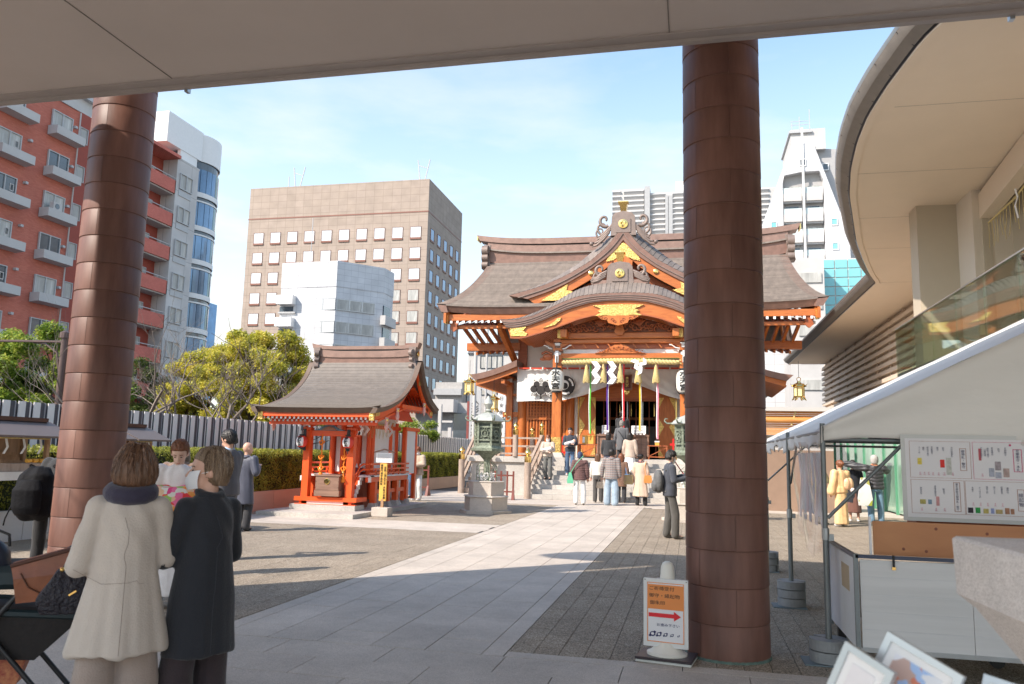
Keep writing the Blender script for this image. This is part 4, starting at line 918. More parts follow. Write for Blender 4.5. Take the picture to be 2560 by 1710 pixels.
MB().box(.7,1.46,Y_(19.0),Y_(21.0),2.62,2.72).build('gable_beam',V,ss)
# ridge
for nme,zt,zb,yw,m,h,c in (('ridge_cap',4.33,4.24,.13,'ridge_copper',1.55,.04),('ridge_band',4.24,4.2,.09,'black_iron',1.36,0),('ridge_band',4.2,4.06,.11,'ridge_copper',1.34,0),('ridge_band',4.055,4.02,.13,'ridge_copper',1.34,0),('ridge_band',4.015,3.86,.1,'rim_copper',1.34,0)):
    rings=[]
    for i in range(25):
        u=-1+2*i/24; up=.09*abs(u)**5; rings.append([(u*h,Y_(19.92)-yw,zt+up),(u*h,Y_(19.92)+yw,zt+up),(u*(h-c),Y_(19.92)+yw,zb+up*.5),(u*(h-c),Y_(19.92)-yw,zb+up*.5)])
    fixn(MB().loft(rings).build(nme,G_(m),ss,smooth=30))
for s in (-1,1):
    MB().prism([(s*1.28,4.3),(s*1.48,4.3),(s*1.44,4.0),(s*1.52,3.74),(s*1.34,3.74),(s*1.3,4.0)],Y_(19.76),Y_(20.08),'y').build('ridge_end_plate',G_('crest_copper'),ss)
    for z,r in ((4.14,.09),(3.96,.05),(3.78,.06)): MB().tube([(s*1.32,Y_(19.77),z),(s*1.42,Y_(19.73),z)],r,12).build('ridge_end_scroll',G_('crest_copper'),ss,smooth=50)
    MB().lathe([(0,0),(.07,0),(.07,.02),(0,.03)],n=14).xf(Matrix.Rotation(R(90)*s,4,'Y')).build('gold_emblem',G_('gold_smooth'),ss,loc=(s*1.49,Y_(19.92),4.12))
# veranda, stairs
zd=.92
for (x0,x1,y0,y1) in ((-.9,-.45,18.5,21.2),(.45,.9,18.5,21.2)): MB().box(x0,x1,Y_(y0),Y_(y1),zd-.035,zd).build('deck',Wt,ss)
MB().box(-.9,.9,Y_(18.45),Y_(18.7),zd-.04,zd-.002).build('deck',Wt,ss)
for s in (-1,1):
    MB().box(s*.8,s*.88,Y_(18.4),Y_(21.15),zd-.16,zd-.04).build('deck_beam',V,ss)
    for y in (18.85,19.75,20.35,21.1): MB().box(s*.84-.07,s*.84+.07,Y_(y)-.07,Y_(y)+.07,.24,zd-.16).build('deck_post',V,ss); MB().loft([[(s*.84-.12,Y_(y)-.12,.1),(s*.84+.12,Y_(y)-.12,.1),(s*.84+.12,Y_(y)+.12,.1),(s*.84-.12,Y_(y)+.12,.1)],[(s*.84-.085,Y_(y)-.085,.24),(s*.84+.085,Y_(y)-.085,.24),(s*.84+.085,Y_(y)+.085,.24),(s*.84-.085,Y_(y)+.085,.24)]]).build('post_stone',G_('granite_white'),ss)
    MB().box(s*.82,s*.87,Y_(18.8),Y_(21.1),.46,.56).build('deck_beam',V,ss)
    # railing
    for z,w in ((1.2,.045),(1.08,.035),(.97,.04)): MB().beam((s*.86,Y_(18.5),z),(s*.86,Y_(21.25),z),w,w).build('veranda_rail',V,ss)
    for y in (18.9,19.3,19.7,20.1,20.5,20.9): MB().box(s*.86-.02,s*.86+.02,Y_(y)-.02,Y_(y)+.02,.92,1.2 if y in (19.3,20.1,20.9) else 1.08).build('rail_post',V,ss)
    for dz in (0,.13): 
        MB().tube([(s*.86,Y_(18.55),1.2-dz),(s*.72,Y_(18.42),1.2-dz),(s*.66,Y_(18.35),1.14-dz),(s*.6,Y_(18.2),.85-dz),(s*.6,Y_(18.02),.5-dz)],.024,6).build('stair_rail',V,ss,smooth=60)
    MB().box(s*.88,s*.94,Y_(18.38),Y_(18.44),zd-.16,zd-.04).build('beam_tip',Wt,ss)
for k in range(5):
    z=.4+k*.104; y=18.12+k*.085; MB().box(-.46,.62,Y_(y),Y_(y)+.12,z-.02,z+.085).build('step',V,ss); MB().box(.62,.665,Y_(y)-.004,Y_(y)+.122,z-.022,z+.088).build('step_end',Wt,ss)
# sanctuary walls
bw=.55
MB().box(-bw,bw,Y_(19.3),Y_(19.34),.92,2.5).build('front_wall',V,ss)
for x in (-.5,-.22,.22,.5): MB().lathe([(.06,.92),(.06,2.4)],n=12).build('round_post',V,ss,smooth=40,loc=(x,Y_(19.22),0))
for x in (-.36,.36): MB().box(x-.07,x+.07,Y_(19.27),Y_(19.3),.98,2.3).build('white_panel',Wt,ss)
MB().box(-.16,.16,Y_(19.26),Y_(19.3),.98,2.1).build('sanctuary_door',VD,ss)
for s in (-1,1): fixn(MB().prism([(s*.16,1.9),(s*.05,1.75),(s*.16,1.5)],Y_(19.245),Y_(19.258),'y').build('gold_plate',G_('gold'),ss))
for s in (-1,1):
    X=s*bw; MB().box(X-.02*s,X,Y_(19.3),Y_(21.0),.92,2.4).build('side_wall',Wt,ss)
    for y in (19.32,20.55,21.0): MB().lathe([(.07,.3),(.07,2.3)],n=12).build('round_post',V,ss,smooth=40,loc=(X,Y_(y),0))
    MB().box(X-.03,X+.03,Y_(19.2),Y_(21.3),2.1,2.2).build('wall_beam',V,ss); MB().box(X-.03,X+.03,Y_(19.3),Y_(21.0),.92,1.02).build('wall_beam',V,ss)
    # wing wall further back
    MB().box(s*.78,s*.84,Y_(21.0),Y_(21.9),.92,2.1).build('wing_wall',Wt,ss)
    MB().box(s*.76,s*.86,Y_(20.95),Y_(22.1),2.1,2.2).build('wing_beam',V,ss)
    for y in (21.0,21.85): MB().box(s*.76,s*.86,Y_(y)-.06,Y_(y)+.06,.2,2.12).build('wing_post',V,ss)
    MB().loft([[(s*.8-.3,Y_(19.6),.1),(s*.8+.0,Y_(19.6),.1),(s*.8+.0,Y_(21.2),.1),(s*.8-.3,Y_(21.2),.1)],[(s*.8-.3,Y_(19.6),.42),(s*.8-.16,Y_(19.7),.42),(s*.8-.16,Y_(21.1),.42),(s*.8-.3,Y_(21.1),.42)]]).build('plinth',Wt,ss)
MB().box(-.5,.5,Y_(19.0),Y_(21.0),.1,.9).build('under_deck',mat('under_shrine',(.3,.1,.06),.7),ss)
# small altar table & offerings
MB().box(.02,.42,Y_(19.0),Y_(19.15),1.06,1.1).build('altar_shelf',mat('maroon',(.2,.01,.03),.4),ss)
for k in range(4): MB().lathe([(.045,0),(.005,.1)],n=6).build('white_flask',Wt,ss,loc=(.07+k*.1,Y_(19.05),1.1))
MB().box(.06,.4,Y_(19.0),Y_(19.1),.92,1.05).build('altar_leg',MATS['maroon'],ss)
# straw rope with fringe on right
q=MB().tube([(.62+.0*i,Y_(18.4+i*.22),2.28-.07*math.sin(i/10*PI)) for i in range(11)],.018,6); q.build('straw_rope',G_('straw'),ss)
for i in range(18):
    y=18.45+i*.12; MB().tube([(.62,Y_(y),2.24),(.64,Y_(y)+.01,2.1),(.63+.02*math.sin(i*3),Y_(y)-.01*math.cos(i),1.88+.05*math.sin(i*2))],.005,4).build('straw_fringe',G_('straw'),ss)
for y in (17.95,18.3,19.9): 
    MB().loft([[(.8,Y_(y),2.3),(.86,Y_(y),2.3),(.86,Y_(y)+.005,2.3),(.8,Y_(y)+.005,2.3)],[(.74,Y_(y),2.15),(.81,Y_(y),2.15),(.81,Y_(y)+.005,2.15),(.74,Y_(y)+.005,2.15)],[(.82,Y_(y),2.05),(.9,Y_(y),2.05),(.9,Y_(y)+.005,2.05),(.82,Y_(y)+.005,2.05)],[(.72,Y_(y),1.9),(.79,Y_(y),1.9),(.79,Y_(y)+.005,1.9),(.72,Y_(y)+.005,1.9)]]).build('paper_streamer',G_('paper'),ss)
# orange bell ropes
for x,zb,lab in ((-.18,.95,'knotted orange cord hanging left inside the vermilion shrine porch'),(.42,.88,'knotted orange bell cord hanging right of the offertory chest')):
    t=thing('bell_rope',lab,'cord',(SX+x,17.95,0),0,'orange bell cords'); og=mat('orange_cord',(.9,.25,.02),.7,var=.1)
    pts=[(.012*math.sin(j*2.1),.012*math.cos(j*2.1),1.9-(1.9-zb)*j/20) for j in range(21)]; MB().tube(pts,.018,6).build('cord',og,t,smooth=60)
    for zz in (1.7,1.35,1.08): MB().tube([(.06*math.cos(a)*(1+.3*math.sin(3*a)),.03*math.sin(a)-.02,zz+.05*math.sin(a)) for a in [j*PI/6 for j in range(13)]],.016,6).build('knot',og,t,smooth=60)
    MB().ball((0,-.02,zb+.12),.04).build('bell',G_('gold_smooth'),t,smooth=60); MB().lathe([(.015,.08),(.05,0),(.06,-.12)],n=8).build('tassel',og,t,loc=(0,0,zb))
# offertory chest
t=thing('offertory_chest','small brown wooden offertory chest with gold roundel inside the vermilion shrine porch','offering box',(SX+.12,17.95,.4))
MB().box(-.36,.28,-.17,.17,.03,.17).build('lower_board',G_('box_wood'),t); MB().box(-.34,.26,-.16,.16,.175,.5).build('upper_board',G_('box_wood'),t); MB().box(-.37,.29,-.18,.18,.5,.535).build('rim',G_('box_wood'),t)
MB().lathe([(0,0),(.07,0),(.075,.01),(.06,.02),(0,.022)],n=18).xf(Matrix.Rotation(R(90),4,'X')).build('gold_roundel',G_('gold_smooth'),t,loc=(-.04,-.165,.38))
for k in range(6): MB().ball((-.33 if k%2 else .25,-.165,.1+.14*(k//2)),.01,6).build('nail',G_('black_iron'),t)
def red_lantern(x,lab):
    t=thing('red_lantern',lab,'lantern',(SX+x,17.78,1.58),0,'red and white round lanterns'); rl=mat('lantern_red',(.75,.07,.05),.6,var=.05); 
    pr=[]
    for k in range(17):
        u=k/16; r=.04+.115*math.sin(PI*(.12+.76*u))**.8-.015; pr.append((r,.27*u))
    ob=MB().lathe(pr,n=22).build('shade',rl,t,smooth=50)
    q=MB()
    for sg in (-1,1):   # white panel wrapped on the drum
        rows=[]
        for j in range(7):
            u=.12+.76*j/6; r=.04+.115*math.sin(PI*(.12+.76*u))**.8-.011; rows.append([(r*math.sin(a),-r*math.cos(a),.27*u) for a in [-.75+1.5*i/8 for i in range(9)]])
        if sg==-1: q.grid(rows)
    q.build('white_panel',G_('paper'),t,smooth=180)
    q=MB()
    for i,ch in enumerate('辨財天'): text_mb(ch,.1,G_('ink'),q,M=T(0,-.5,.21-i*.078),bold=.003)
    slice_x(q,.012)
    for k,v in enumerate(q.v):
        u=max(.05,min(.95,v[2]/.27)); r=.04+.115*math.sin(PI*(.12+.76*u))**.8-.008; a=v[0]/r; q.v[k]=(r*math.sin(a),-r*math.cos(a)+(v[1]+.5),v[2])
    q.build('lettering',None,t)
    for z0,z1 in ((-.03,.01),(.26,.31)): MB().lathe([(.06,z0),(.065,z1)],n=14).build('ring',G_('black_iron'),t)
    MB().tube([(0,0,-.03),(.01,0,-.14)],.012,5).build('tassel_cord',G_('black_iron'),t); MB().tube([(0,0,.31),(0,0,.42)],.012,5).build('hanger',G_('black_iron'),t)
red_lantern(-.64,'round red and white lantern on the left post of the vermilion shrine'); red_lantern(.57,'round red and white lantern on the right post of the vermilion shrine')
# wooden notice stele
t=thing('wooden_notice','yellow wooden notice post with roofed white text board on a stone block','sign',(-7.17,17.95,0))
MB().bbox(-.2,.2,-.17,.17,0,.21,.01).build('stone_block',G_('granite'),t); MB().box(-.03,.03,-.03,.03,.21,.4).build('stake',G_('altar_wood'),t)
MB().box(-.085,.085,-.025,.025,.36,.86).box(-.085,.085,-.025,.025,.868,1.24).build('plank',MATS['yellow_wood'],t)
q=MB(); text_mb('福徳円満学業成就',.062,G_('ink'),q,True,T(-.04,-.03,.97)); text_mb('芸能上達水天宮',.062,G_('ink'),q,True,T(.045,-.03,.95)); text_mb('弁財天祈願',.06,G_('ink'),q,True,T(.04,-.03,.55)); q.build('lettering',None,t)
MB().box(-.2,.2,-.02,.02,1.26,1.49).build('text_board',G_('paper'),t); 
fixn(MB().prism([(-.25,1.49),(0,1.56),(.25,1.49),(.25,1.515),(0,1.585),(-.25,1.515)],-.05,.05,'y').build('roof',G_('box_wood'),t))
q=MB().use(mat('grey_print',(.3,.3,.3),.8))
for c in range(13): q.box(.17-c*.027,.176-c*.027,-.024,-.021,1.3+.02*(c%3),1.47)
o=q.build('printed_text',None,t); o['kind']='stuff'
# ================= BRONZE LANTERNS =================
def bronze_lantern(x,y,label):
    t=thing('bronze_lantern',label,'lantern',(x,y,0),0,'bronze lanterns on stone plinths'); B=G_('bronze_green')
    A6=PI/6
    hexr=lambda r0,r1,z0,z1: MB().lathe([(r0,z0),(r1,z1)],n=6,a0=0)
    for r,z0,z1,c in ((.7,.0,.07,8),(.58,.07,.42,8),(.48,.45,.8,8)):
        for k in range(6):
            a0=k*PI/3; a1=a0+PI/3; g=.004
            P=lambda rr,a:(rr*math.cos(a),rr*math.sin(a))
            p=[P(.02,(a0+a1)/2),P(r,a0+g),P(r,a1-g)]
            fixn(MB().prism(p,z0,z1).build('plinth_stone',G_('granite'),t))
    for r,z0,z1 in ((.62,.42,.45),(.5,.8,.82)): hexr(r,r-.03,z0,z1).build('plinth_lip',G_('granite'),t)
    # glass case with folded papers
    c=MB()
    for k in range(6):
        a=k*PI/3; c.beam((.27*math.cos(a),.27*math.sin(a),.82),(.27*math.cos(a),.27*math.sin(a),1.2),.02); c.beam((.27*math.cos(a),.27*math.sin(a),1.2),(.13*math.cos(a),.13*math.sin(a),1.32),.015)
    for z in (.9,1.0,1.1,1.2): c.tube([(.27*math.cos(k*PI/3),.27*math.sin(k*PI/3),z) for k in range(7)],.006,4)
    c.build('cage',B,t)
    q=MB().use(G_('paper')); rr=random.Random(3)
    for k in range(160):
        a=rr.uniform(0,6.28); r=rr.uniform(.05,.25); z=rr.uniform(.83,1.02); s=.035; M=T(r*math.cos(a),r*math.sin(a),z,rr.uniform(0,6),rr.uniform(0,3),rr.uniform(0,3)); k0=len(q.v); q.box(-s,s,-s*.4,s*.4,-.003,.003); q.xf(M,k0)
    o=q.build('folded_papers',None,t); o['kind']='stuff'
    MB().lathe([(.14,.82),(.1,.95),(.07,1.1),(.09,1.25),(.09,1.36),(.2,1.48),(.34,1.55),(.36,1.58)],n=12).build('stem',B,t,smooth=40)
    MB().lathe([(.42,1.58),(.45,1.6),(.45,1.66),(.4,1.68),(.36,1.74)],n=6).build('platform',B,t)
    hexr(.33,.33,1.74,2.36).build('lamp_core',mat('bronze_dark',(.06,.075,.06),.6,var=.3,scale=12),t)
    for k in range(6):
        a=k*PI/3; MB().cbox(.345*math.cos(a),.345*math.sin(a),2.05,.05,.05,.64).build('corner_post',B,t)
        for z0,z1 in ((1.74,1.80),(1.86,1.9),(2.2,2.24),(2.31,2.37)): MB().beam((.345*math.cos(a),.345*math.sin(a),(z0+z1)/2),(.345*math.cos(a+PI/3),.345*math.sin(a+PI/3),(z0+z1)/2),.03,z1-z0).build('panel_rail',B,t)
        am=a+PI/6; n_=Vector((math.cos(am),math.sin(am),0)); tx=Vector((-math.sin(am),math.cos(am),0)); c0=n_*.305
        q=MB().use(B)
        for kk in range(26):
            u=rr.uniform(-.12,.12); z=rr.uniform(1.92,2.18); s=.03; a0=rr.uniform(0,6); pts=[c0+tx*(u+s*math.cos(a0+b)*(1-b/6))+Vector((0,0,z+s*math.sin(a0+b)*(1-b/6))) for b in [j*.8 for j in range(7)]]; q.tube(pts,.009,4)
        q.tube([c0+tx*.085*math.cos(b)+Vector((0,0,2.05+.085*math.sin(b))) for b in [j*PI/8 for j in range(17)]],.014,6)
        o=q.build('openwork',None,t,smooth=60)
        # roof rib and horn
        MB().tube([(.05*math.cos(a),.05*math.sin(a),2.62),(.3*math.cos(a),.3*math.sin(a),2.5),(.45*math.cos(a),.45*math.sin(a),2.39),(.56*math.cos(a),.56*math.sin(a),2.39),(.62*math.cos(a),.62*math.sin(a),2.45),(.6*math.cos(a),.6*math.sin(a),2.51),(.54*math.cos(a),.54*math.sin(a),2.5)],[.02,.02,.02,.022,.02,.016,.012],6).build('roof_rib',G_('bronze_green'),t,smooth=60)
    MB().lathe([(.42,2.36),(.46,2.38),(.4,2.45),(.28,2.54),(.12,2.6),(.06,2.62)],n=6).build('roof',mat('bronze_pale',(.42,.43,.39),.5,metal=.2,var=.12,scale=6),t)
    MB().lathe([(.06,2.62),(.1,2.66),(.05,2.7),(.09,2.76),(.13,2.84),(.08,2.95),(.01,3.05)],n=14).build('finial',MATS['bronze_pale'],t,smooth=40)
bronze_lantern(-5.27,20.4,'green bronze lantern on a stone plinth left of the shrine steps'); bronze_lantern(-.05,20.4,'green bronze lantern mostly hidden behind the right copper column')
# red-brown rack by the steps, small ladder stands
def rack(x,y,lab,n=4,w=.9,h=1.0,rz=0):
    t=thing('wooden_rack',lab,'rack',(x,y,0),rz); m=mat('redbrown_wood',(.2,.055,.04),.5,var=.15,scale=5)
    for k in range(n): xx=-w/2+w*k/(n-1); MB().box(xx-.03,xx+.03,-.03,.03,.05,h).build('post',m,t)
    for z in (h*.25,h*.82): MB().box(-w/2,w/2,-.02,.02,z,z+.05).build('rail',m,t)
    for xx in (-w/2,w/2): MB().loft([[(xx-.05,-.2,0),(xx+.05,-.2,0),(xx+.05,.2,0),(xx-.05,.2,0)],[(xx-.03,-.03,.35),(xx+.03,-.03,.35),(xx+.03,.03,.35),(xx-.03,.03,.35)]]).build('foot',m,t)
rack(-6.2,26.4,'dark red wooden rack standing between bronze lantern and steps',4,.62,.95,R(8)); rack(-9.25,27.0,'dark red wooden rack beside the hedge behind the woman with the red bag',2,.3,1.05)
# ================= LEFT PLANTER, HEDGE, FENCE =================
mat('kerb_beige',(.62,.45,.35),.7,var=.06,scale=3,bump=.05); mat('kerb_grey',(.66,.64,.63),.7,var=.05,scale=3)
pl_=thing('planter_wall','low planter wall of smooth panels in front of the hedge','wall',(-10.4,0,0))
for i in range(16):
    y=5.0+i*1.95; pbox('wall_panel',G_('kerb_grey') if y<13 else G_('kerb_beige'),pl_,-.12,0,y+.006,y+1.944,0,.47)
MB().box(-2.3,-.12,5,36.5,0,.42).build('planter_soil',mat('soil',(.06,.045,.03),.95,var=.3,scale=8,bump=.5),pl_)
LEAF=np.array([(-.5,0,0),(-.1,-.26,.05),(.5,0,-.04),(-.1,.26,.05)])
def leaves_mesh(P_,s_,tilt,rg):
    n=len(P_); a,b=rg.uniform(-tilt,tilt,(2,n)); c=rg.uniform(0,6.283,n)
    ca,sa,cb,sb,cc,sc=np.cos(a),np.sin(a),np.cos(b),np.sin(b),np.cos(c),np.sin(c)
    M=np.empty((n,3,3)); M[:,0,0]=cb*cc; M[:,0,1]=sa*sb*cc-ca*sc; M[:,0,2]=ca*sb*cc+sa*sc; M[:,1,0]=cb*sc; M[:,1,1]=sa*sb*sc+ca*cc; M[:,1,2]=ca*sb*sc-sa*cc; M[:,2,0]=-sb; M[:,2,1]=sa*cb; M[:,2,2]=ca*cb
    V=P_[:,None,:]+np.einsum('nij,kj->nki',M,LEAF)*(s_*rg.uniform(.6,1.4,n))[:,None,None]
    me=bpy.data.meshes.new('foliage'); me.vertices.add(4*n); me.vertices.foreach_set('co',V.ravel()); me.loops.add(4*n); me.loops.foreach_set('vertex_index',np.arange(4*n,dtype=np.int32)); me.polygons.add(n); me.polygons.foreach_set('loop_start',np.arange(0,4*n,4,dtype=np.int32)); me.update(calc_edges=True); return me
def foliage(me,m,par):
    me.materials.append(m); o=bpy.data.objects.new('foliage',me); COL.objects.link(o); o.parent=par; o['kind']='stuff'; return o
def leafbox(x0,x1,y0,y1,z0,z1,n,s,rg):
    f=rg.random(n); P_=np.stack([rg.uniform(x0,x1,n),rg.uniform(y0,y1,n),rg.uniform(z0,z1,n)],1)
    w=.03*np.sin(P_[:,1]*7)*np.sin(P_[:,1]*2.3+P_[:,2]*5)
    A1=f<.62; P_[A1,0]=x1+rg.uniform(-.06,.03,A1.sum())+w[A1]; B1=(f>=.62)&(f<.93); P_[B1,2]=z1+rg.uniform(-.06,.04,B1.sum())+w[B1]; C1=f>=.93; P_[C1,1]=rg.choice([y0,y1],C1.sum())
    return leaves_mesh(P_,s,3.1,rg)
def leafmat(key,c1,c2,c3,rough=.5):
    m=bpy.data.materials.new(key); m.use_nodes=True; t=m.node_tree; b=t.nodes['Principled BSDF']; n=t.nodes.new; l=t.links.new
    tc=n('ShaderNodeTexCoord'); nz=n('ShaderNodeTexNoise'); nz.inputs['Scale'].default_value=2.2; nz.inputs['Detail'].default_value=2; l(tc.outputs['Object'],nz.inputs[0])
    g=n('ShaderNodeNewGeometry'); ad=n('ShaderNodeMath'); ad.operation='MULTIPLY_ADD'; ad.inputs[1].default_value=.55; l(g.outputs['Random Per Island'],ad.inputs[0]); 
    m2=n('ShaderNodeMath'); m2.operation='MULTIPLY_ADD'; m2.inputs[1].default_value=1.4; m2.inputs[2].default_value=-.48; l(nz.outputs[0],m2.inputs[0]); l(m2.outputs[0],ad.inputs[2])
    rp=n('ShaderNodeValToRGB'); e=rp.color_ramp.elements; e[0].color=(*c1,1); e[0].position=.15; e[1].color=(*c3,1); e[1].position=.85; q=e.new(.5); q.color=(*c2,1); l(ad.outputs[0],rp.inputs[0]); l(rp.outputs[0],b.inputs['Base Color'])
    b.inputs['Roughness'].default_value=rough
    tr=n('ShaderNodeBsdfTranslucent'); l(rp.outputs[0],tr.inputs[0]); mx=n('ShaderNodeMixShader'); mx.inputs[0].default_value=.45; l(b.outputs[0],mx.inputs[1]); l(tr.outputs[0],mx.inputs[2]); l(mx.outputs[0],t.nodes['Material Output'].inputs[0]); MATS[key]=m; return m
leafmat('hedge_leaf',(.12,.14,.02),(.30,.31,.045),(.55,.54,.09)); leafmat('tree_yellow',(.28,.30,.03),(.62,.58,.09),(.8,.66,.14)); leafmat('tree_green',(.1,.18,.02),(.26,.36,.05),(.5,.5,.1)); leafmat('tree_dark',(.04,.07,.015),(.09,.13,.03),(.2,.22,.05))
rnd=np.random.default_rng(11)
hg=thing('hedge','clipped green hedge along the striped fence','hedge',(0,0,0))
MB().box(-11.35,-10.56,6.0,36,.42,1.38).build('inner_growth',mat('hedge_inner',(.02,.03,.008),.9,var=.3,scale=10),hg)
foliage(leafbox(-11.4,-10.5,6.0,14.5,.45,1.45,16000,.045,rnd),G_('hedge_leaf'),hg)
foliage(leafbox(-11.4,-10.5,14.5,22,.45,1.46,26000,.045,rnd),G_('hedge_leaf'),hg)
foliage(leafbox(-11.4,-10.5,22,36,.45,1.46,22000,.06,rnd),G_('hedge_leaf'),hg)
# boards nearly flush
fn=thing('striped_fence','tall fence of alternating white and dark grey vertical boards behind the hedge','fence',(-12.4,0,0))
fw_=mat('fence_white',(.86,.82,.79),.6,var=.05); fd=mat('fence_dark',(.085,.082,.095),.6,var=.15,scale=6); fg=mat('fence_grey',(.3,.3,.32),.6,var=.1)
k=0; y=4.0; far=MB()
while y<48:
    if k<140:
        pbox('white_board',fw_,fn,0,.015,y,y+.165,.4,2.31)
        pbox('dark_board',fd,fn,-.012,.004,y+.168,y+.27,.4,2.305)
    else:
        far.use(fw_).box(0,.015,y,y+.165,.4,2.31); far.use(fd).box(-.012,.004,y+.168,y+.27,.4,2.305)
    pbox('grey_batten',fg if k%2 else fw_,fn,-.01,.01,y+.273,y+.30,.4,2.308) if k<140 else far.use(fg).box(-.02,.04,y+.27,y+.305,.4,2.31)
    k+=1; y+=.355
MB().box(-.09,-.014,4,48,.4,2.28).build('backing',fd,fn)
# ================= TREES =================
def branch(q,p,d,l,r,depth,rr,tips,bend=.35,n=4):
    pts=[Vector(p)]; rad=[r]; d=Vector(d).normalized()
    for i in range(n):
        d=(d+Vector((rr.uniform(-bend,bend),rr.uniform(-bend,bend),rr.uniform(-bend*.5,bend*.7)))).normalized(); pts.append(pts[-1]+d*l/n); rad.append(r*(1-.45*(i+1)/n))
    q.tube(pts,rad,6 if r>.03 else 4)
    tips.append(pts[-1])
    if depth>0:
        for k in range(rr.choice((2,3,3))):
            i=rr.randint(max(1,n-2),n); a=Vector((rr.uniform(-1,1),rr.uniform(-1,1),rr.uniform(-.1,.9))).normalized()
            branch(q,pts[i],(d*.75+a*.8),l*rr.uniform(.6,.8),rad[i]*.7,depth-1,rr,tips,bend,n)
def clump_leaves(centres,rad,n,s,seed,flat=.75):
    rg=np.random.default_rng(seed); C_=np.repeat(np.array(centres),n,0); N_=len(C_); v=rg.normal(size=(N_,3)); v/=np.linalg.norm(v,axis=1)[:,None]; r=rad*rg.random(N_)**.33*rg.uniform(.7,1.15,N_); v[:,2]*=flat
    return leaves_mesh(C_+v*r[:,None],s,1.0,rg)
bark=mat('bark',(.11,.08,.06),.9,var=.3,scale=12,bump=.6,bscale=30)
def tree(x,y,h,lab,crown,leaf,seed,n=500,s=.12,tr=.16,group=None,z0=0,rad=None):
    rr=random.Random(seed); t=thing('leafy_tree',lab,'tree',(x,y,z0),0,group); q=MB(); tips=[]
    top=h*.35; q.tube([(0,0,0),(.05,.03,top*.5),(0,.05,top)],[tr,tr*.85,tr*.7],9)
    for k in range(6):
        a=k*PI/3+rr.random(); branch(q,(0,.05,top*rr.uniform(.8,1)),(math.cos(a),math.sin(a),rr.uniform(.6,1.5)),h*.32,tr*.5,2,rr,tips)
    q.build('trunk',bark,t,smooth=60)
    cs=[]
    for (cx,cy,cz,rx,rz_,m) in crown:
        for _ in range(m):
            v=Vector((rr.gauss(0,1),rr.gauss(0,1),rr.gauss(0,1))).normalized()*rr.uniform(.55,1)**.5; cs.append((cx+v.x*rx,cy+v.y*rx*.8,cz+v.z*rz_))
    foliage(clump_leaves(cs,rad or h*.075,n,s,seed),G_(leaf),t)
    return t
def bare(x,y,h,lab,seed,group='bare trees behind the fence'):
    rr=random.Random(seed); t=thing('bare_tree',lab,'tree',(x,y,0),0,group); q=MB(); tips=[]
    q.tube([(0,0,0),(.1,.05,h*.25),(.05,.1,h*.42)],[.13,.12,.1],8)
    for k in range(6): a=k*PI/3+rr.random(); branch(q,(.05,.1,h*rr.uniform(.3,.42)),(math.cos(a),math.sin(a),rr.uniform(.3,1.0)),h*.45,.06,4,rr,tips,bend=.3)
    q.build('trunk',mat('bark_pale',(.2,.16,.13),.9,var=.3,scale=12),t,smooth=60)
# ---- plant the trees ----
A=lambda x,y:(x,y)
tree(-15.3,26,6.2,'tall bushy yellow green tree directly left of the small vermilion shrine roof',[(0,0,3.9,1.75,1.75,46),(-1.5,.2,3.6,1.3,1.6,26),(1.2,0,2.6,1.2,1.2,20),(.3,0,5.0,1.0,.75,14),(-1.0,0,5.0,.5,.6,8)],'tree_yellow',21,n=950,s=.1,rad=.42,group='leafy trees behind the fence')
tree(-18.2,26.5,5.6,'lower yellow green tree in front of the beige end of the brick block',[(0,0,3.4,1.5,1.5,34),(.6,0,4.4,1.0,.8,16),(-.9,0,2.5,1.2,1.1,16)],'tree_yellow',22,n=850,s=.1,rad=.42,group='leafy trees behind the fence')
tree(-19.9,21,5.2,'dense green tree at the far left in front of the brick apartments',[(0,0,3.5,2.1,1.6,60),(-1.6,0,3.2,1.4,1.6,30),(1.6,0,3.0,1.4,1.3,30)],'tree_green',23,n=800,s=.1,rad=.4,group='leafy trees behind the fence')
tree(-23.4,30,5.4,'dark green tree seen just right of the left copper column',[(0,0,3.6,1.5,1.5,30),(1.2,0,2.6,1.6,1.2,22)],'tree_dark',24,n=420,s=.12,rad=.4,group='leafy trees behind the fence')
tree(-13.1,37,3.4,'small rounded green tree behind the fence between small shrine and bronze lantern',[(0,0,2.5,1.0,.55,24),(-.9,0,2.3,.5,.4,8)],'tree_green',25,n=260,s=.1,tr=.08,rad=.3,group='leafy trees behind the fence')
bare(-14.6,18.2,4.6,'bare grey branched tree just right of the left copper column',31)
bare(-14.2,21.5,4.0,'bare tree with dark trunk in front of the lower yellow tree',32)
bare(-14.0,24.2,3.7,'bare twiggy tree nearest the small vermilion shrine roof',33)
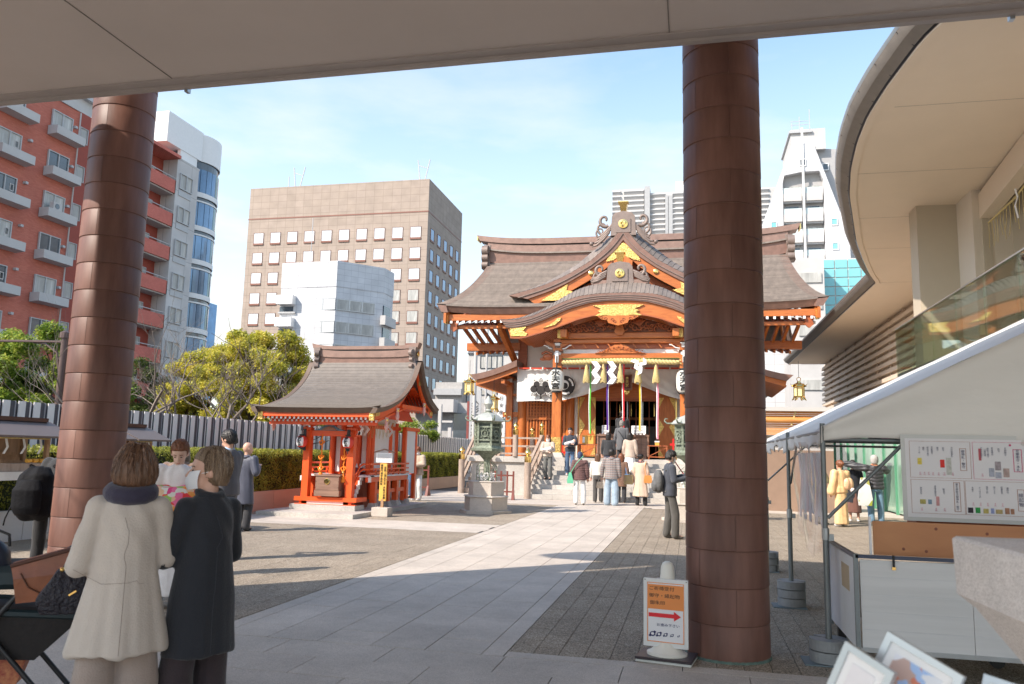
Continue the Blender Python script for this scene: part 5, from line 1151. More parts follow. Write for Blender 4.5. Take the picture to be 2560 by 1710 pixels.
# ================= BUILDINGS =================
def brickmat(key,c1,c2,mo,scale,bw=.5,rh=.25,ms=.02,off=.5,rough=.8,rot=None):
    m=bpy.data.materials.new(key); m.use_nodes=True; t=m.node_tree; b=t.nodes['Principled BSDF']; n=t.nodes.new; l=t.links.new
    tc=n('ShaderNodeTexCoord'); sp=n('ShaderNodeSeparateXYZ'); l(tc.outputs['Object'],sp.inputs[0]); ad=n('ShaderNodeMath'); l(sp.outputs[0],ad.inputs[0]); l(sp.outputs[1],ad.inputs[1]); cb=n('ShaderNodeCombineXYZ'); l(ad.outputs[0],cb.inputs[0]); l(sp.outputs[2],cb.inputs[1])
    br=n('ShaderNodeTexBrick'); br.offset=off; br.inputs['Scale'].default_value=scale; br.inputs['Color1'].default_value=(*c1,1); br.inputs['Color2'].default_value=(*c2,1); br.inputs['Mortar'].default_value=(*mo,1); br.inputs['Brick Width'].default_value=bw; br.inputs['Row Height'].default_value=rh; br.inputs['Mortar Size'].default_value=ms; l(cb.outputs[0],br.inputs[0])
    nz=n('ShaderNodeTexNoise'); nz.inputs['Scale'].default_value=.5; nz.inputs['Detail'].default_value=7; l(tc.outputs['Object'],nz.inputs[0]); mr=n('ShaderNodeMapRange'); mr.inputs[1].default_value=.3; mr.inputs[2].default_value=.7; mr.inputs[3].default_value=.88; mr.inputs[4].default_value=1.1; l(nz.outputs[0],mr.inputs[0])
    hs=n('ShaderNodeHueSaturation'); l(br.outputs[0],hs.inputs['Color']); l(mr.outputs[0],hs.inputs['Value']); l(hs.outputs[0],b.inputs['Base Color']); b.inputs['Roughness'].default_value=rough; MATS[key]=m; return m
brickmat('red_brick',(.48,.125,.085),(.56,.17,.115),(.42,.15,.1),1,.25,.07,.008); brickmat('red_tile',(.58,.15,.11),(.64,.18,.13),(.4,.13,.1),1,.2,.1,.008)
brickmat('tan_panel',(.36,.285,.23),(.39,.31,.255),(.27,.21,.17),1,1.75,1.28,.035,0); brickmat('white_panel',(.60,.60,.61),(.64,.64,.65),(.42,.42,.44),1,1.3,.75,.02,0); brickmat('pale_concrete',(.56,.54,.52),(.58,.56,.54),(.4,.39,.38),1,2.7,2.72,.03,0)
mat('window_dark',(.05,.07,.09),.06,var=.5,scale=.6,spec=1); mat('window_bright',(.70,.71,.72),.15,var=.12,scale=.25,spec=.8); mat('window_blue',(.13,.22,.34),.04,metal=.5,var=.35,scale=.3,spec=1); mat('window_cyan',(.22,.55,.58),.1,var=.25,scale=.5); mat('curtained',(.42,.41,.38),.35,var=.35,scale=3,stretch=(1,1,.15)); mat('brown_sill',(.22,.09,.06),.5,var=.1); mat('concrete_white',(.52,.50,.48),.75,var=.08,scale=.8); mat('frame_alu',(.45,.45,.45),.4,var=.05)
mat('glass_green_tower',(.13,.2,.2),.05,metal=.4,var=.5,scale=.4,spec=1)
def wmesh(key,w,h,frame,pane,mull=0,sill=None,d=.08,fw=.06):
    f=MB().use(frame); f.box(-w/2,w/2,-d,.02,h-fw,h).box(-w/2,w/2,-d,.02,0,fw).box(-w/2,-w/2+fw,-d,.02,fw,h-fw).box(w/2-fw,w/2,-d,.02,fw,h-fw)
    for k in range(mull): x=-w/2+w*(k+1)/(mull+1); f.box(x-fw/2,x+fw/2,-d,.02,fw,h-fw)
    if sill: f.use(sill).box(-w/2,w/2,-d-.06,.01,-.32 if sill.name=='brown_sill' else -.1,0)
    p=MB().use(pane).box(-w/2+fw,w/2-fw,-.03,-.01,fw,h-fw)
    return f.mesh(key),p.mesh(key+'_pane')
def win(par,ms,x,y,z,rz=0,label=None):
    o=inst('window',ms[0],par,(x,y,z),(0,0,rz),label=label); inst('pane',ms[1],o); return o
# --- tan office block
t=thing('office_block','tall tan panelled office block with rows of square windows','building',(-45.7,130,0))
MB().box(-35.7,0,0,21,0,50.15).build('wall',G_('tan_panel'),t); MB().box(-35.75,.05,-.05,21.05,44.0,44.25).build('string_course',G_('brown_sill'),t)
wm=wmesh('tw',2.05,2.05,G_('brown_sill'),G_('window_bright'),0,G_('brown_sill'),.08,.05); wm2=wmesh('tw2',2.05,2.05,G_('brown_sill'),G_('curtained'),0,G_('brown_sill'),.08,.05); ws=wmesh('ts',2.0,2.15,G_('brown_sill'),G_('window_blue'),0,G_('brown_sill'),.08,.05)
for r in range(9):
    for c in range(10):
        win(t,wm if (r<3 or c<8) else wm2,-33.3+c*3.452,-.02,39.35-r*3.83)
    for c in range(5): win(t,ws,.02,2.6+c*3.9,39.35-r*3.83,PI/2)
for x,y,lab in ((-27,1,'tall'),(-2.2,1,'r')):
    for dx in (0,.9): MB().beam((x+dx,y,50.1),(x+dx+(.9 if dx else -.5),y,54.2),.16).build('roof_antenna',G_('frame_alu'),t)
    MB().beam((x-.4,y,53.2),(x+1.2,y,52.6),.12).build('roof_antenna',G_('frame_alu'),t)
MB().beam((-28.4,1,50.1),(-28.4,1,52.5),.14).build('roof_antenna',G_('frame_alu'),t)
# --- white faceted building
pts=[(-51.0,90),(-43.22,89.65),(-38.81,94.23),(-38.67,97.26),(-42.2,104),(-51,104)]
t=thing('white_office','white faceted office building with ribbon windows in front of the tan block','building',(-43.2,89.65,0))
P=[(x+43.2,y-89.65) for x,y in pts]
def shell(z0,z1,off=0,m='white_panel',n='wall'):
    c=Vector((sum(p[0] for p in P)/6,sum(p[1] for p in P)/6)); Q=[tuple(Vector(p)+(Vector(p)-c).normalized()*off) for p in P]; MB().prism(Q,z0,z1).build(n,G_(m),t)
shell(0,21.7); shell(21.7,25.0,.06,'white_panel','parapet'); 
def ribbon_win(A_,B_,z0,z1,n,pane,off=.06):
    a=Vector((*A_,0)); b=Vector((*B_,0)); d=(b-a); L_=d.length; rz=math.atan2(d.y,d.x); w=L_/n; nrm=Vector((d.y,-d.x,0)).normalized()
    ms=wmesh('rw%d%s'%(int(L_*100),pane),w,z1-z0,G_('steel'),G_(pane),0,None,.05,.08)
    for k in range(n): p=a+d*(k+.5)/n+nrm*off; win(t,ms,p.x,p.y,z0,rz)
for r in range(5):
    z=18.75-r*2.86; ribbon_win((-3.55,.35),(0.0,.0),z,z+1.45,2,'window_bright'); ribbon_win((.05,.05),(3.6,3.72),z,z+1.4,3,'window_cyan' if r>4 else 'curtained')
    q=MB().use(G_('frame_alu')); q.box(-7.85,-5.5,-.05,.3,z-.35,z-.15); q.use(G_('window_dark')).box(-7.8,-5.9,.25,.3,z-.15,z+.55); q.build('side_slot',None,t); MB().box(-7.85,-5.6,-.7,.3,z+.75,z+1.9).build('balcony',G_('white_paint'),t)
    MB().box(4.4,4.55,4.6,6.8,z,z+1.3).build('balcony_opening',G_('window_dark'),t); MB().box(4.4,5.1,3.9,7.6,z-1.3,z-.1).build('balcony',G_('concrete_white'),t)
MB().tube([(-4.3,1,25),(-4.3,1,31)],.05,5).build('antenna',G_('frame_alu'),t)
# --- red brick apartments
t=thing('brick_apartments','red brick apartment block with rows of white balconies at the far left','building',(-40,30,0))
MB().box(-12,0,-12,9.9,0,23.6).build('wall',G_('red_brick'),t); MB().box(-.35,.12,9.9,12.8,0,23.4).build('pier',G_('red_brick'),t) if False else None
MB().box(-12,-.02,9.9,12.8,0,23.75).build('wall',G_('red_brick'),t); MB().box(-12,.08,-12,12.85,23.6,23.95).build('parapet_cap',G_('concrete_white'),t)
MB().box(-12,-1.0,12.8,17.2,0,24.2).build('wall',mat('red_deep',(.34,.07,.045),.7,var=.08),t)
w1=wmesh('bw',1.7,1.15,G_('frame_alu'),G_('window_dark'),1,None,.1,.06); w1c=wmesh('bwc',1.7,1.15,G_('frame_alu'),G_('curtained'),1,None,.1,.06); wsq=wmesh('bsq',.3,.45,G_('concrete_white'),G_('window_dark'),0,None,.05,.05)
bal=MB().use(G_('concrete_white')).loft([[(-1.2,-.02,0),(1.2,-.02,0),(1.2,-.02,.6),(-1.2,-.02,.6)],[(-1.2,-.75,.06),(1.2,-.75,.06),(1.2,-.75,.6),(-1.2,-.75,.6)]]).mesh('balc')
ac=MB().use(G_('concrete_white')).box(-.35,.35,-.3,0,0,.5).use(G_('window_dark')).tube([(-.05,-.31,.25),(-.05,-.32,.25)],.18,12).mesh('acu')
for r in range(8):
    z=21.05-r*2.72
    for c,y in enumerate((41.5-30,37.7-30,33.5-30,29.5-30)):
        win(t,w1 if (r+c)%2 else w1c,.02,y-.15,z+.62,PI/2); inst('balcony',bal,t,(0,y,z-.02),(0,0,PI/2))
        if (r*3+c)%5==1: inst('air_conditioner',ac,t,(.35,y-.4,z+.58),(0,0,PI/2))
    win(t,wsq,.02,8.1,z+.9,PI/2); win(t,wsq,.02,4.0,z+.9,PI/2)
    inst('vent',ubox(G_('frame_alu')),t,(.1,9.0,z-1.0),(0,0,0),(.25,.2,.15)); inst('vent',ubox(G_('frame_alu')),t,(.1,12.4,z+1.3),(0,0,0),(.25,.2,.15))
    win(t,wmesh('rwin',.75,1.1,G_('frame_alu'),G_('curtained'),0,None,.1,.05) if r==0 else rw_,-.98,14.3,z+1.0,PI/2) if r else None
    if r==0: rw_=wmesh('rwin',.75,1.1,G_('frame_alu'),G_('curtained'),0,None,.1,.05); win(t,rw_,-.98,14.3,z+1.0,PI/2)
MB().tube([(.12,12.75,23.5),(.12,12.75,0)],.05,6).build('drainpipe',G_('concrete_white'),t)
# red-balcony wing
t=thing('balcony_apartments','apartment wing with red tiled balconies and pale end wall right of the left column','building',(-40,47,0))
MB().box(-10,-1.3,0,6.2,0,24.4).build('wall',MATS['red_deep'],t); MB().box(-10,0,6.2,9.0,0,24.3).build('end_wall',G_('pale_concrete'),t); MB().box(-1.4,.3,0,6.2,24.25,24.5).build('roof_slab',G_('red_tile'),t); MB().box(-10,.02,6.2,9.05,24.3,24.45).build('coping',G_('concrete_white'),t)
w2=wmesh('ww',1.6,1.3,G_('frame_alu'),G_('curtained'),1,None,.12,.07); w3=wmesh('w3',1.5,1.8,G_('frame_alu'),G_('curtained'),1,None,.1,.07); pan=MB().use(G_('frame_alu')).box(-.8,.8,-.06,0,0,.5).mesh('spandrel')
for r in range(8):
    z=22.45-r*2.72
    MB().box(-.15,.0,0,6.2,z-1.05,z).box(-.9,0,6.12,6.2,z-1.05,z).build('balcony',G_('red_tile'),t); MB().box(-1.35,-.15,0,6.18,z-1.15,z-1.0).build('balcony_floor',G_('concrete_white'),t)
    MB().beam((-.07,0,z+.2),(-.07,6.2,z+.2),.05).build('handrail',G_('frame_alu'),t)
    for y in (0.5,2,3.5,5,6.1): inst('rail_post',ubox(G_('frame_alu')),t,(-.07,y,z+.1),(0,0,0),(.04,.04,.2))
    win(t,w3,-1.28,1.6,z-.95,PI/2); win(t,w3,-1.28,4.4,z-.95,PI/2)
    win(t,w2,.03,7.35,z-.5,PI/2); inst('spandrel',pan,t,(.0,7.35,z-1.05),(0,0,PI/2))
# curved glass tower
t=thing('curved_glass_building','white building with a curved blue glass corner behind the apartments','building',(-42.95,58.5,0))
def arcp(r,a): return (r*math.cos(a),r*math.sin(a))
R0=2.55
MB().prism([(-9,-4.2),(2.2,-4.2),(2.2,-2.2)]+[arcp(R0,R(a)) for a in range(-45,60,8)]+[(-9,4)],0,27.9).build('core',G_('window_dark'),t)
def arcseg(r0,z0,z1,a0,a1,n): 
    rr_=[]; 
    for i in range(n+1): a=R(a0+(a1-a0)*i/n); rr_.append([(r0*math.cos(a),r0*math.sin(a),z0),((r0+.08)*math.cos(a),(r0+.08)*math.sin(a),z0),((r0+.08)*math.cos(a),(r0+.08)*math.sin(a),z1),(r0*math.cos(a),r0*math.sin(a),z1)])
    return fixn(MB().loft(rr_))if 0 else MB().loft(rr_)
fixn(arcseg(2.6,25.6,28.0,-48,60,12).build('crown_band',G_('white_paint'),t,smooth=40)); MB().box(-9,2.45,-6.2,-1.6,25.5,28.0).build('crown_band',G_('white_paint'),t); MB().box(2.1,2.4,-4.3,-2.1,0,25.5).build('corner_pier',G_('white_paint'),t)
for r in range(8):
    z=22.9-r*2.9
    fixn(arcseg(2.61,z-.42,z+.0,-60,60,12).build('white_band',G_('white_paint'),t,smooth=40)); fixn(arcseg(2.61,z-.85,z-.72,-60,60,12).build('white_band',G_('white_paint'),t,smooth=40)) 
    for k in range(9):
        a0=-56+k*13; fixn(arcseg(2.56,z+.02,z+2.02,a0+.5,a0+12.5,2).build('glass_pane',G_(('window_blue','glass_green_tower','window_bright')[0 if k<5 else (1 if k<6 else 2)]) ,t)); 
MB().tube([(-2,0,28),(-2,0,30.4)],.08,6).build('antenna',G_('frame_alu'),t); MB().cbox(-2,0,30.5,.5,.4,.5).build('antenna_head',G_('concrete_white'),t)
t=thing('blue_glass_tower','distant blue glass tower peeping beside the curved building','building',(-60,95,0)); MB().box(-6,0,-7,-5,0,19.7).build('wall',mat('blue_far',(.12,.3,.55),.1,metal=.3,var=.2,scale=1),t)
t=thing('grey_highrise','pale highrise with horizontal rails above the brick apartments','building',(-55,58,0)); MB().box(-10,0,-18,6,0,37).build('wall',G_('concrete_white'),t)
for k in range(5): MB().box(0,.5,-18,6,36-k*2.8,36.3-k*2.8).build('balcony_slab',G_('frame_alu'),t)
# small building between tan block and shrine
t=thing('cream_building','small cream building with dark roof beyond the hanging lanterns','building',(-28.8,100,0)); MB().box(0,8,0,8,0,14.8).build('wall',G_('concrete_white'),t); MB().loft([[(-.1,-.3,14.5),(8,-.3,14.5),(8,8,14.5),(-.1,8,14.5)],[(.6,.6,15.5),(8,.6,15.5),(8,7,15.5),(.6,7,15.5)]]).build('roof',mat('slate',(.16,.16,.17),.6),t)
wc=wmesh('cw',3.0,1.7,G_('window_dark'),G_('curtained'),3,None,.1,.07)
for x,z in ((3.2,12.5),(3.4,9.0),(5.5,9.0),(3.6,6),(5.5,5.6)): win(t,wc,x,-.02,z-(.0))
for z in (11.6,11.2,10.8): MB().box(-.2,8,-.5,-.4,z,z+.08).build('rail',G_('concrete_white'),t)
for k in range(6): MB().beam((2.2,-.6,10-k*1.7),(4.4,-.6,8.6-k*1.7),.25,.5).build('stair_flight',G_('frame_alu'),t)
t=thing('low_grey_building','low grey building with balconies behind the fence right of the tan block','building',(-30.5,98,0)); MB().box(-2,1.6,0,5,0,10.5).build('wall',mat('grey_conc',(.42,.4,.38),.8,var=.15),t)
for z in (9.6,7.6,5.4): MB().box(-2,1.7,-.8,0,z-.8,z).build('balcony',G_('frame_alu'),t)
t=thing('flat_roof_house','flat roofed grey house behind the fence under the hanging lanterns','building',(-19.5,60,0)); MB().box(-2,5,0,5,0,5.4).build('wall',MATS['grey_conc'],t); MB().box(-2.3,1.5,-1.2,0,4.6,5.6).build('balcony',G_('concrete_white'),t); MB().box(1.2,2.9,-.05,0,2.6,4.6).build('window',G_('window_dark'),t); MB().box(2.9,5,-.1,0,2.5,3.4).build('maroon_shutter',mat('maroon_wall',(.25,.06,.05),.6),t)
for (x,y,h,r,lab) in ((-15.75,60,13.3,.09,'tall white pole rising behind the left hanging lantern'),(-13.6,49,9.0,.12,'thick white pole just left of the shrine side roof')):
    t=thing('utility_pole',lab,'pole',(x,y,0),0,'white poles'); MB().tube([(0,0,0),(0,0,h)],r,8).build('shaft',G_('concrete_white'),t,smooth=60); MB().beam((-.15,0,h),(.1,0,h+.15),.1).build('cap',G_('frame_alu'),t)
t=thing('banner','tall white banner with dark characters behind the bronze lantern','banner',(-12.05,50,0)); MB().box(-.25,.25,0,.04,2.2,7.0).build('cloth',G_('paper'),t); q=MB(); text_mb('戌の日安産祈願',.3,G_('ink'),q,True,T(0,-.03,4.6),sp=1.5); q.build('lettering',None,t)
t=thing('vertical_signboard','grey vertical signboard with dark characters behind the fence','sign',(-15.2,55,0)); MB().box(-.42,.42,0,.1,1.9,6.0).build('board',G_('frame_alu'),t); MB().box(-.6,-.43,-.02,.1,1.5,5.2).build('red_edge',MATS['maroon_wall'],t); q=MB(); text_mb('人形町久松',.6,G_('ink'),q,True,T(0,-.03,4.0)); q.build('lettering',None,t)
t=thing('steel_gatepost','pale steel post with cross arms behind the fence','post',(-14.9,46,0)); MB().box(-.1,.1,-.1,.1,0,4.4).build('post',G_('concrete_white'),t); MB().box(-1.1,0,-.05,.05,4.0,4.15).build('arm',G_('concrete_white'),t); MB().box(0,.8,-.05,.05,3.3,3.42).build('arm',G_('concrete_white'),t); MB().box(.55,.75,-.1,.1,0,3.0).build('short_post',G_('concrete_white'),t)
t=thing('street_lamp','dark brown street lamp with curved arm left of the left column','lamp',(-16.55,18,0)); bl=mat('lamp_brown',(.12,.075,.065),.4,metal=.3); MB().tube([(0,0,0),(0,0,4.5)],[.1,.09],10).build('shaft',bl,t,smooth=50); MB().lathe([(.14,4.35),(.14,4.5),(.05,4.55)],n=12).build('cap',bl,t); MB().tube([(0,0,4.25),(-1.3,-.1,4.27),(-2.3,-.2,4.27)],.035,6).build('arm',bl,t); MB().tube([(-.1,0,3.5),(-.2,0,3.95),(-.6,0,4.2),(-1.0,0,4.25)],.03,6).build('brace',bl,t,smooth=60)
# --- right hand background
t=thing('louvred_building','white building clad in horizontal louvres above the shrine ridge','building',(-7.95,80,0))
MB().box(0,3.3,.3,6,0,29.2).build('wall',G_('concrete_white'),t); MB().box(3.9,16.4,.5,6,0,28.75).build('wall',G_('concrete_white'),t); MB().box(3.35,3.9,0,4,0,29.35).build('pipe_shaft',mat('shaft_grey',(.4,.4,.4),.6),t); MB().box(6.5,12,3,6,28.7,30.75).build('penthouse',G_('white_paint'),t)
lv=MB().use(mat('louvre_white',(.5,.49,.48),.6,var=.05)).loft([[(-.5,0,.0),(.5,0,.0),(.5,.2,.55),(-.5,.2,.55)],[(-.5,-.25,.3),(.5,-.25,.3),(.5,-.2,.4),(-.5,-.2,.4)]]).mesh('louvre')
for k in range(22):
    z=28.6-k*.55
    inst('louvre',lv,t,(.45,.3,z),(0,0,0),(.85,1,1)); inst('louvre',lv,t,(2.25,.3,z),(0,0,0),(2.05,1,1))
    inst('louvre',lv,t,(4.65,.5,z-.4),(0,0,0),(1.5,1,1)); inst('louvre',lv,t,(6.8,.5,z-.4),(0,0,0),(1.2,1,1)); inst('louvre',lv,t,(11.6,.5,z-.4),(0,0,0),(8.2,1,1))
for x0,x1 in ((5.45,5.75),(5.8,6.2)): MB().box(x0,x1,.25,.5,10,28.35).build('dark_strip',MATS['shaft_grey'],t)
MB().box(.9,1.2,.1,.3,10,28).build('dark_strip',MATS['shaft_grey'],t)
t=thing('sloped_apartments','white apartment tower with sloping shoulders and stacked recessed balconies','building',(9,65,0)); X_=lambda x:x-9
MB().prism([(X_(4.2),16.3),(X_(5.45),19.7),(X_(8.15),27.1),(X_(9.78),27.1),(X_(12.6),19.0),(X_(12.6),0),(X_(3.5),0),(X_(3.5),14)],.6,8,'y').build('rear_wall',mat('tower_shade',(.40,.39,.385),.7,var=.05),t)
for poly in ([(X_(5.45),19.7),(X_(8.15),27.1),(X_(8.9),27.1),(X_(8.9),24.7),(X_(7.5),24.45),(X_(7.35),23.8),(X_(7.35),0),(X_(3.6),0),(X_(4.0),16)],[(X_(8.9),24.7),(X_(8.9),27.1),(X_(9.78),27.1),(X_(12.3),19.2),(X_(12.3),0),(X_(10.4),0),(X_(10.5),23.9),(X_(10.2),24.7)]):
    fixn(MB().prism(poly,0,.6,'y').build('front_wall',G_('white_panel'),t))
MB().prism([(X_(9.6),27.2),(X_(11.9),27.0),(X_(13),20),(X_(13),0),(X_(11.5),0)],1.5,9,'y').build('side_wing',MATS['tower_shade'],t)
MB().box(X_(8.2),X_(10.9),1,7,26.9,28.7).build('penthouse',G_('concrete_white'),t); MB().box(X_(8.05),X_(9.85),.8,7,28.35,28.55).build('penthouse_ledge',G_('frame_alu'),t)
MB().box(X_(8.86),X_(9.02),-.12,.0,0,28.4).build('centre_fin',G_('white_paint'),t)
for k in range(9):
    z=22.9-k*1.73*1.0
    for x0,x1 in ((7.4,8.8),(9.08,10.4)):
        MB().box(X_(x0),X_(x1),.05,.2,z-.62,z).build('balcony_front',G_('concrete_white'),t); MB().box(X_(x0),X_(x1),.1,.14,z,z+.5).build('balcony_glass',mat('glass_rail',(.55,.62,.6),.1,var=.05),t)
        MB().box(X_(x0),X_(x1),.2,.62,z-.75,z-.62).build('balcony_floor',G_('frame_alu'),t); MB().box(X_(x0)+.2,X_(x1)-.2,.5,.58,z-.6,z+.75).build('balcony_window',G_('window_dark') if k%2 else G_('curtained'),t)
wsq=wmesh('sqw',.5,.6,G_('white_paint'),G_('window_dark'),0,None,.08,.06); wsc=wmesh('sqc',.5,.6,G_('white_paint'),G_('window_cyan'),0,None,.08,.06)
win(t,wsq,X_(8.94),-.0,25.15); win(t,wsq,X_(10.9),1.45,25.2)
for x,z in ((6.6,20.0),(11.2,20.1),(11.2,18.1),(6.6,17.2)): win(t,wsc,X_(x),-.0,z)
MB().beam((X_(8.3),1,28.7),(X_(8.3),1,29.3),.05).build('aerial',G_('frame_alu'),t); MB().beam((X_(9.7),1,28.7),(X_(9.7),1,30.4),.05).build('aerial',G_('frame_alu'),t); MB().beam((X_(8.9),1,28.7),(X_(8.9),1,29.8),.05).build('aerial',G_('frame_alu'),t)
for z in (29.1,29.4): MB().beam((X_(8.2),1,z),(X_(9.6),1,z),.04).build('aerial',G_('frame_alu'),t)
t=thing('teal_glass_building','teal glass office front below the sloping white tower','building',(9.2,60,0)); MB().box(0,6,.1,5,0,16.2).build('wall',G_('concrete_white'),t); MB().box(-.05,.15,-.1,.3,0,16.3).build('corner_mullion',G_('white_paint'),t)
tp=MB().use(G_('window_cyan')).box(-.5,.5,-.02,.05,0,.6).mesh('glass_pane')
for r in range(16):
    for c in range(6): inst('glass_pane',tp,t,(.6+c*.9,.05,15.5-r*.68),(0,0,0),(.82,1,1))
t=thing('rear_annex','pale annex with balcony windows between shrine roof and teal glass','building',(8.0,58,0)); MB().box(-1.2,1.2,0,4,0,15.8).build('wall',G_('concrete_white'),t)
for k in range(5): MB().box(-.6,1.0,-.1,.0,14-k*1.9,14.7-k*1.9).build('window',G_('curtained'),t)
# ================= RIGHT-HAND BUILDING: CURVED SOFFIT =================
ZS=7.0
rb=thing('curved_roof_building','modern beige building with a sweeping curved overhanging roof and louvred wall','building',(5,18,0)); bX,bY=5,18
L5=lambda p:(p[0]-bX,p[1]-bY)
edge=smoothpoly([(3.1,9.0),(2.85,9.87),(2.69,10.47),(2.55,11.82),(2.5,12.9),(2.55,14.0),(2.69,15.32),(2.95,16.9),(3.31,18.51),(3.8,20.7),(4.37,22.77),(4.85,24.4),(5.27,25.6)],60)
_e=[Vector((*p,0)) for p in edge]+[Vector((5.17,47.5,0))]; edge2=[]
for i,p in enumerate(_e):
    d=(_e[min(i+1,len(_e)-1)]-_e[max(i-1,0)]).normalized(); q_=p-Vector((-d.y,d.x,0))*.27; edge2.append((q_.x,q_.y))
sof=[L5(p) for p in edge2]+[L5((16,47.5)),L5((16,7)),L5((4,7))]
fixn(MB().prism(sof,ZS,ZS+.12).build('soffit',G_('soffit_beige'),rb))
# fascia strips stepping outwards (soffit lip, dark gap, upper fascia)
def strip_(off0,off1,z0,z1,name,m):
    pts=[Vector((*L5(p),0)) for p in edge2]; rings=[]
    for i,p in enumerate(pts):
        d=(pts[min(i+1,len(pts)-1)]-pts[max(i-1,0)]).normalized(); n_=Vector((-d.y,d.x,0))
        a=p+n_*off0; b=p+n_*off1; rings.append([(a.x,a.y,z0),(b.x,b.y,z1),(b.x,b.y,z1+.02),(a.x,a.y,z0+.02)])
    return fixn(MB().loft(rings).build(name,m,rb,smooth=40))
strip_(-.12,.0,ZS-.03,ZS-.03,'soffit_lip',G_('soffit_beige')); strip_(.0,.03,ZS+.0,ZS+.05,'dark_gap',G_('black_iron')); strip_(.03,.17,ZS+.02,ZS+.1,'lower_fascia',G_('fascia')); strip_(.17,.25,ZS+.1,ZS+.22,'upper_fascia',G_('fascia')); strip_(.25,.27,ZS+.22,ZS+.26,'metal_edge',G_('steel'))
pts=[Vector((*L5(p),0)) for p in edge2]
for i in range(0,62,3):
    if i>=len(pts)-1: break
    p=pts[i]; d=(pts[i+1]-pts[max(i-1,0)]).normalized(); n_=Vector((-d.y,d.x,0)); MB().beam(p+n_*.03+Vector((0,0,ZS+.018)),p+n_*.25+Vector((0,0,ZS+.215)),.01,.012).build('fascia_joint',G_('joint_dark'),rb)
for y in (9.5,12.6,15.6,18.6,21.4,25.6): MB().box(-1.9 if 10.5<y<17 else (-1.4 if y<20 else (-.55 if y<23 else .6)),9,y-18-.005,y-18+.005,ZS-.003,ZS+.004).build('soffit_joint',mat('soffit_line',(.42,.36,.3),.8,var=0),rb)
# piers
MB().box(-.28,.5,17.83-18,18.4-18,0,ZS).build('pier',mat('pier_olive',(.50,.43,.33),.8,var=.03,scale=1),rb)
MB().box(.5,1.2,16.9-18,18.6-18,0,ZS).build('pier',mat('pier_cream',(.68,.6,.5),.8,var=.03,scale=1),rb); MB().box(.66,.82,16.88-18,16.9-18,0,ZS).build('pier_face',MATS['pier_olive'],rb)
MB().box(1.2,1.4,5-18,17.4-18,0,ZS).build('inner_wall',MATS['pier_olive'],rb)
MB().beam((.75,16.9-18,ZS-.35),(.1,9-18,ZS-.1),.25,.5).build('ceiling_beam',MATS['soffit_beige'],rb)
# upper floor slab and lower glazed storey
MB().box(-.35,11,-10,4.2,3.1,3.4).box(.9,11,4.2,29,2.7,3.0).build('floor_slab',G_('soffit_beige'),rb)
MB().box(-.28,-.1,-10,2,3.4,3.6).build('glass_channel',G_('steel'),rb)
gp_=mat('glazing_green',(.25,.4,.3),.08,var=.3,scale=.8,spec=1)
for k in range(25): MB().box(1.0,1.03,-9.9+k*1.5,-8.5+k*1.5,.05,3.1).build('shop_glass',gp_,rb); MB().box(.95,1.05,-9.97+k*1.5,-9.91+k*1.5,0,3.1).build('mullion',mat('mullion_green',(.1,.3,.18),.4),rb)
MB().box(1.3,1.4,-10,28,0,3.1).build('back_wall',MATS['pier_cream'],rb)
# louvres on the long wall
wx=2.35
MB().box(wx+.1,wx+.2,.4,30,0,ZS).build('louvre_back_wall',mat('louvre_back',(.58,.46,.35),.7,var=.1),rb)
for k in range(15): z=ZS-.2-k*.29; pbox('louvre',mat('louvre_beige',(.74,.62,.5),.6,var=.05),rb,wx-.06,wx+.1,.4,30,z-.15,z)
for k in range(13): pbox('louvre_post',MATS['louvre_back'],rb,wx+.0,wx+.08,1+k*2.2,1.06+k*2.2,1,ZS)
MB().box(wx-.3,wx-.1,11,29.5,2.9,3.1).build('canopy_rail',MATS['louvre_beige'],rb)
# balustrade glass
gl=glassy('balustrade_glass',(.90,.965,.90),.08,.02,1.35)
bl=thing('glass_balustrade','frameless green tinted glass balustrade on the upper terrace','balustrade',(4.7,16,3.5))
for k in range(7): y0=3.95-k*1.45; MB().box(0,.02,y0-1.44,y0,.0,1.14).build('glass_panel',gl,bl); 
MB().box(-.01,.03,-6.2,3.95,1.14,1.165).build('top_rail',G_('steel'),bl)
MB().box(.02,1.0,3.93,3.95,0,1.14).build('glass_panel',gl,bl)
# speaker, terrace rope
t=thing('wall_speaker','small black speaker box fixed on the olive wall above the glass balustrade','speaker',(5.95,15.6,5.2)); MB().loft([[(-.02,-.15,-.14),(.22,-.15,-.14),(.22,.12,-.14),(-.02,.12,-.14)],[(-.1,-.2,.14),(.25,-.2,.14),(.25,.16,.14),(-.1,.16,.14)]]).build('case',G_('black_plastic'),t); MB().box(.2,.26,-.03,.03,-.05,.05).build('bracket',G_('black_plastic'),t)
t=thing('straw_garland','straw garland with hanging fringe and white paper strips under the roof at right','garland',(5.7,16.0,6.4))
gpts=[(-.05,.5,-.2),(-.15,-1,-.22),(-.3,-2.6,-.15),(-.5,-4.4,-.05),(-.7,-6.0,.05)]; MB().tube(gpts,.018,6).build('rope',G_('straw'),t)
for k in range(34):
    u=k/33; i=min(3,int(u*4)); f=u*4-i; p=Vector(gpts[i]).lerp(Vector(gpts[i+1]),f); MB().tube([p,p+Vector((.01*math.sin(k),.015*math.cos(k*2),-.25)),p+Vector((.03*math.sin(k*1.7),.04*math.cos(k),-.5-.1*math.sin(k*3)))],.006,4).build('fringe_strand',G_('straw'),t)
for u in (.28,.75): p=Vector(gpts[0]).lerp(Vector(gpts[4]),u); MB().ribbon([p,p+Vector((.03,0,-.15)),p+Vector((-.02,.0,-.3)),p+Vector((.02,0,-.52))],.05,.01,(0,1,0)).build('paper_strip',G_('paper'),t)
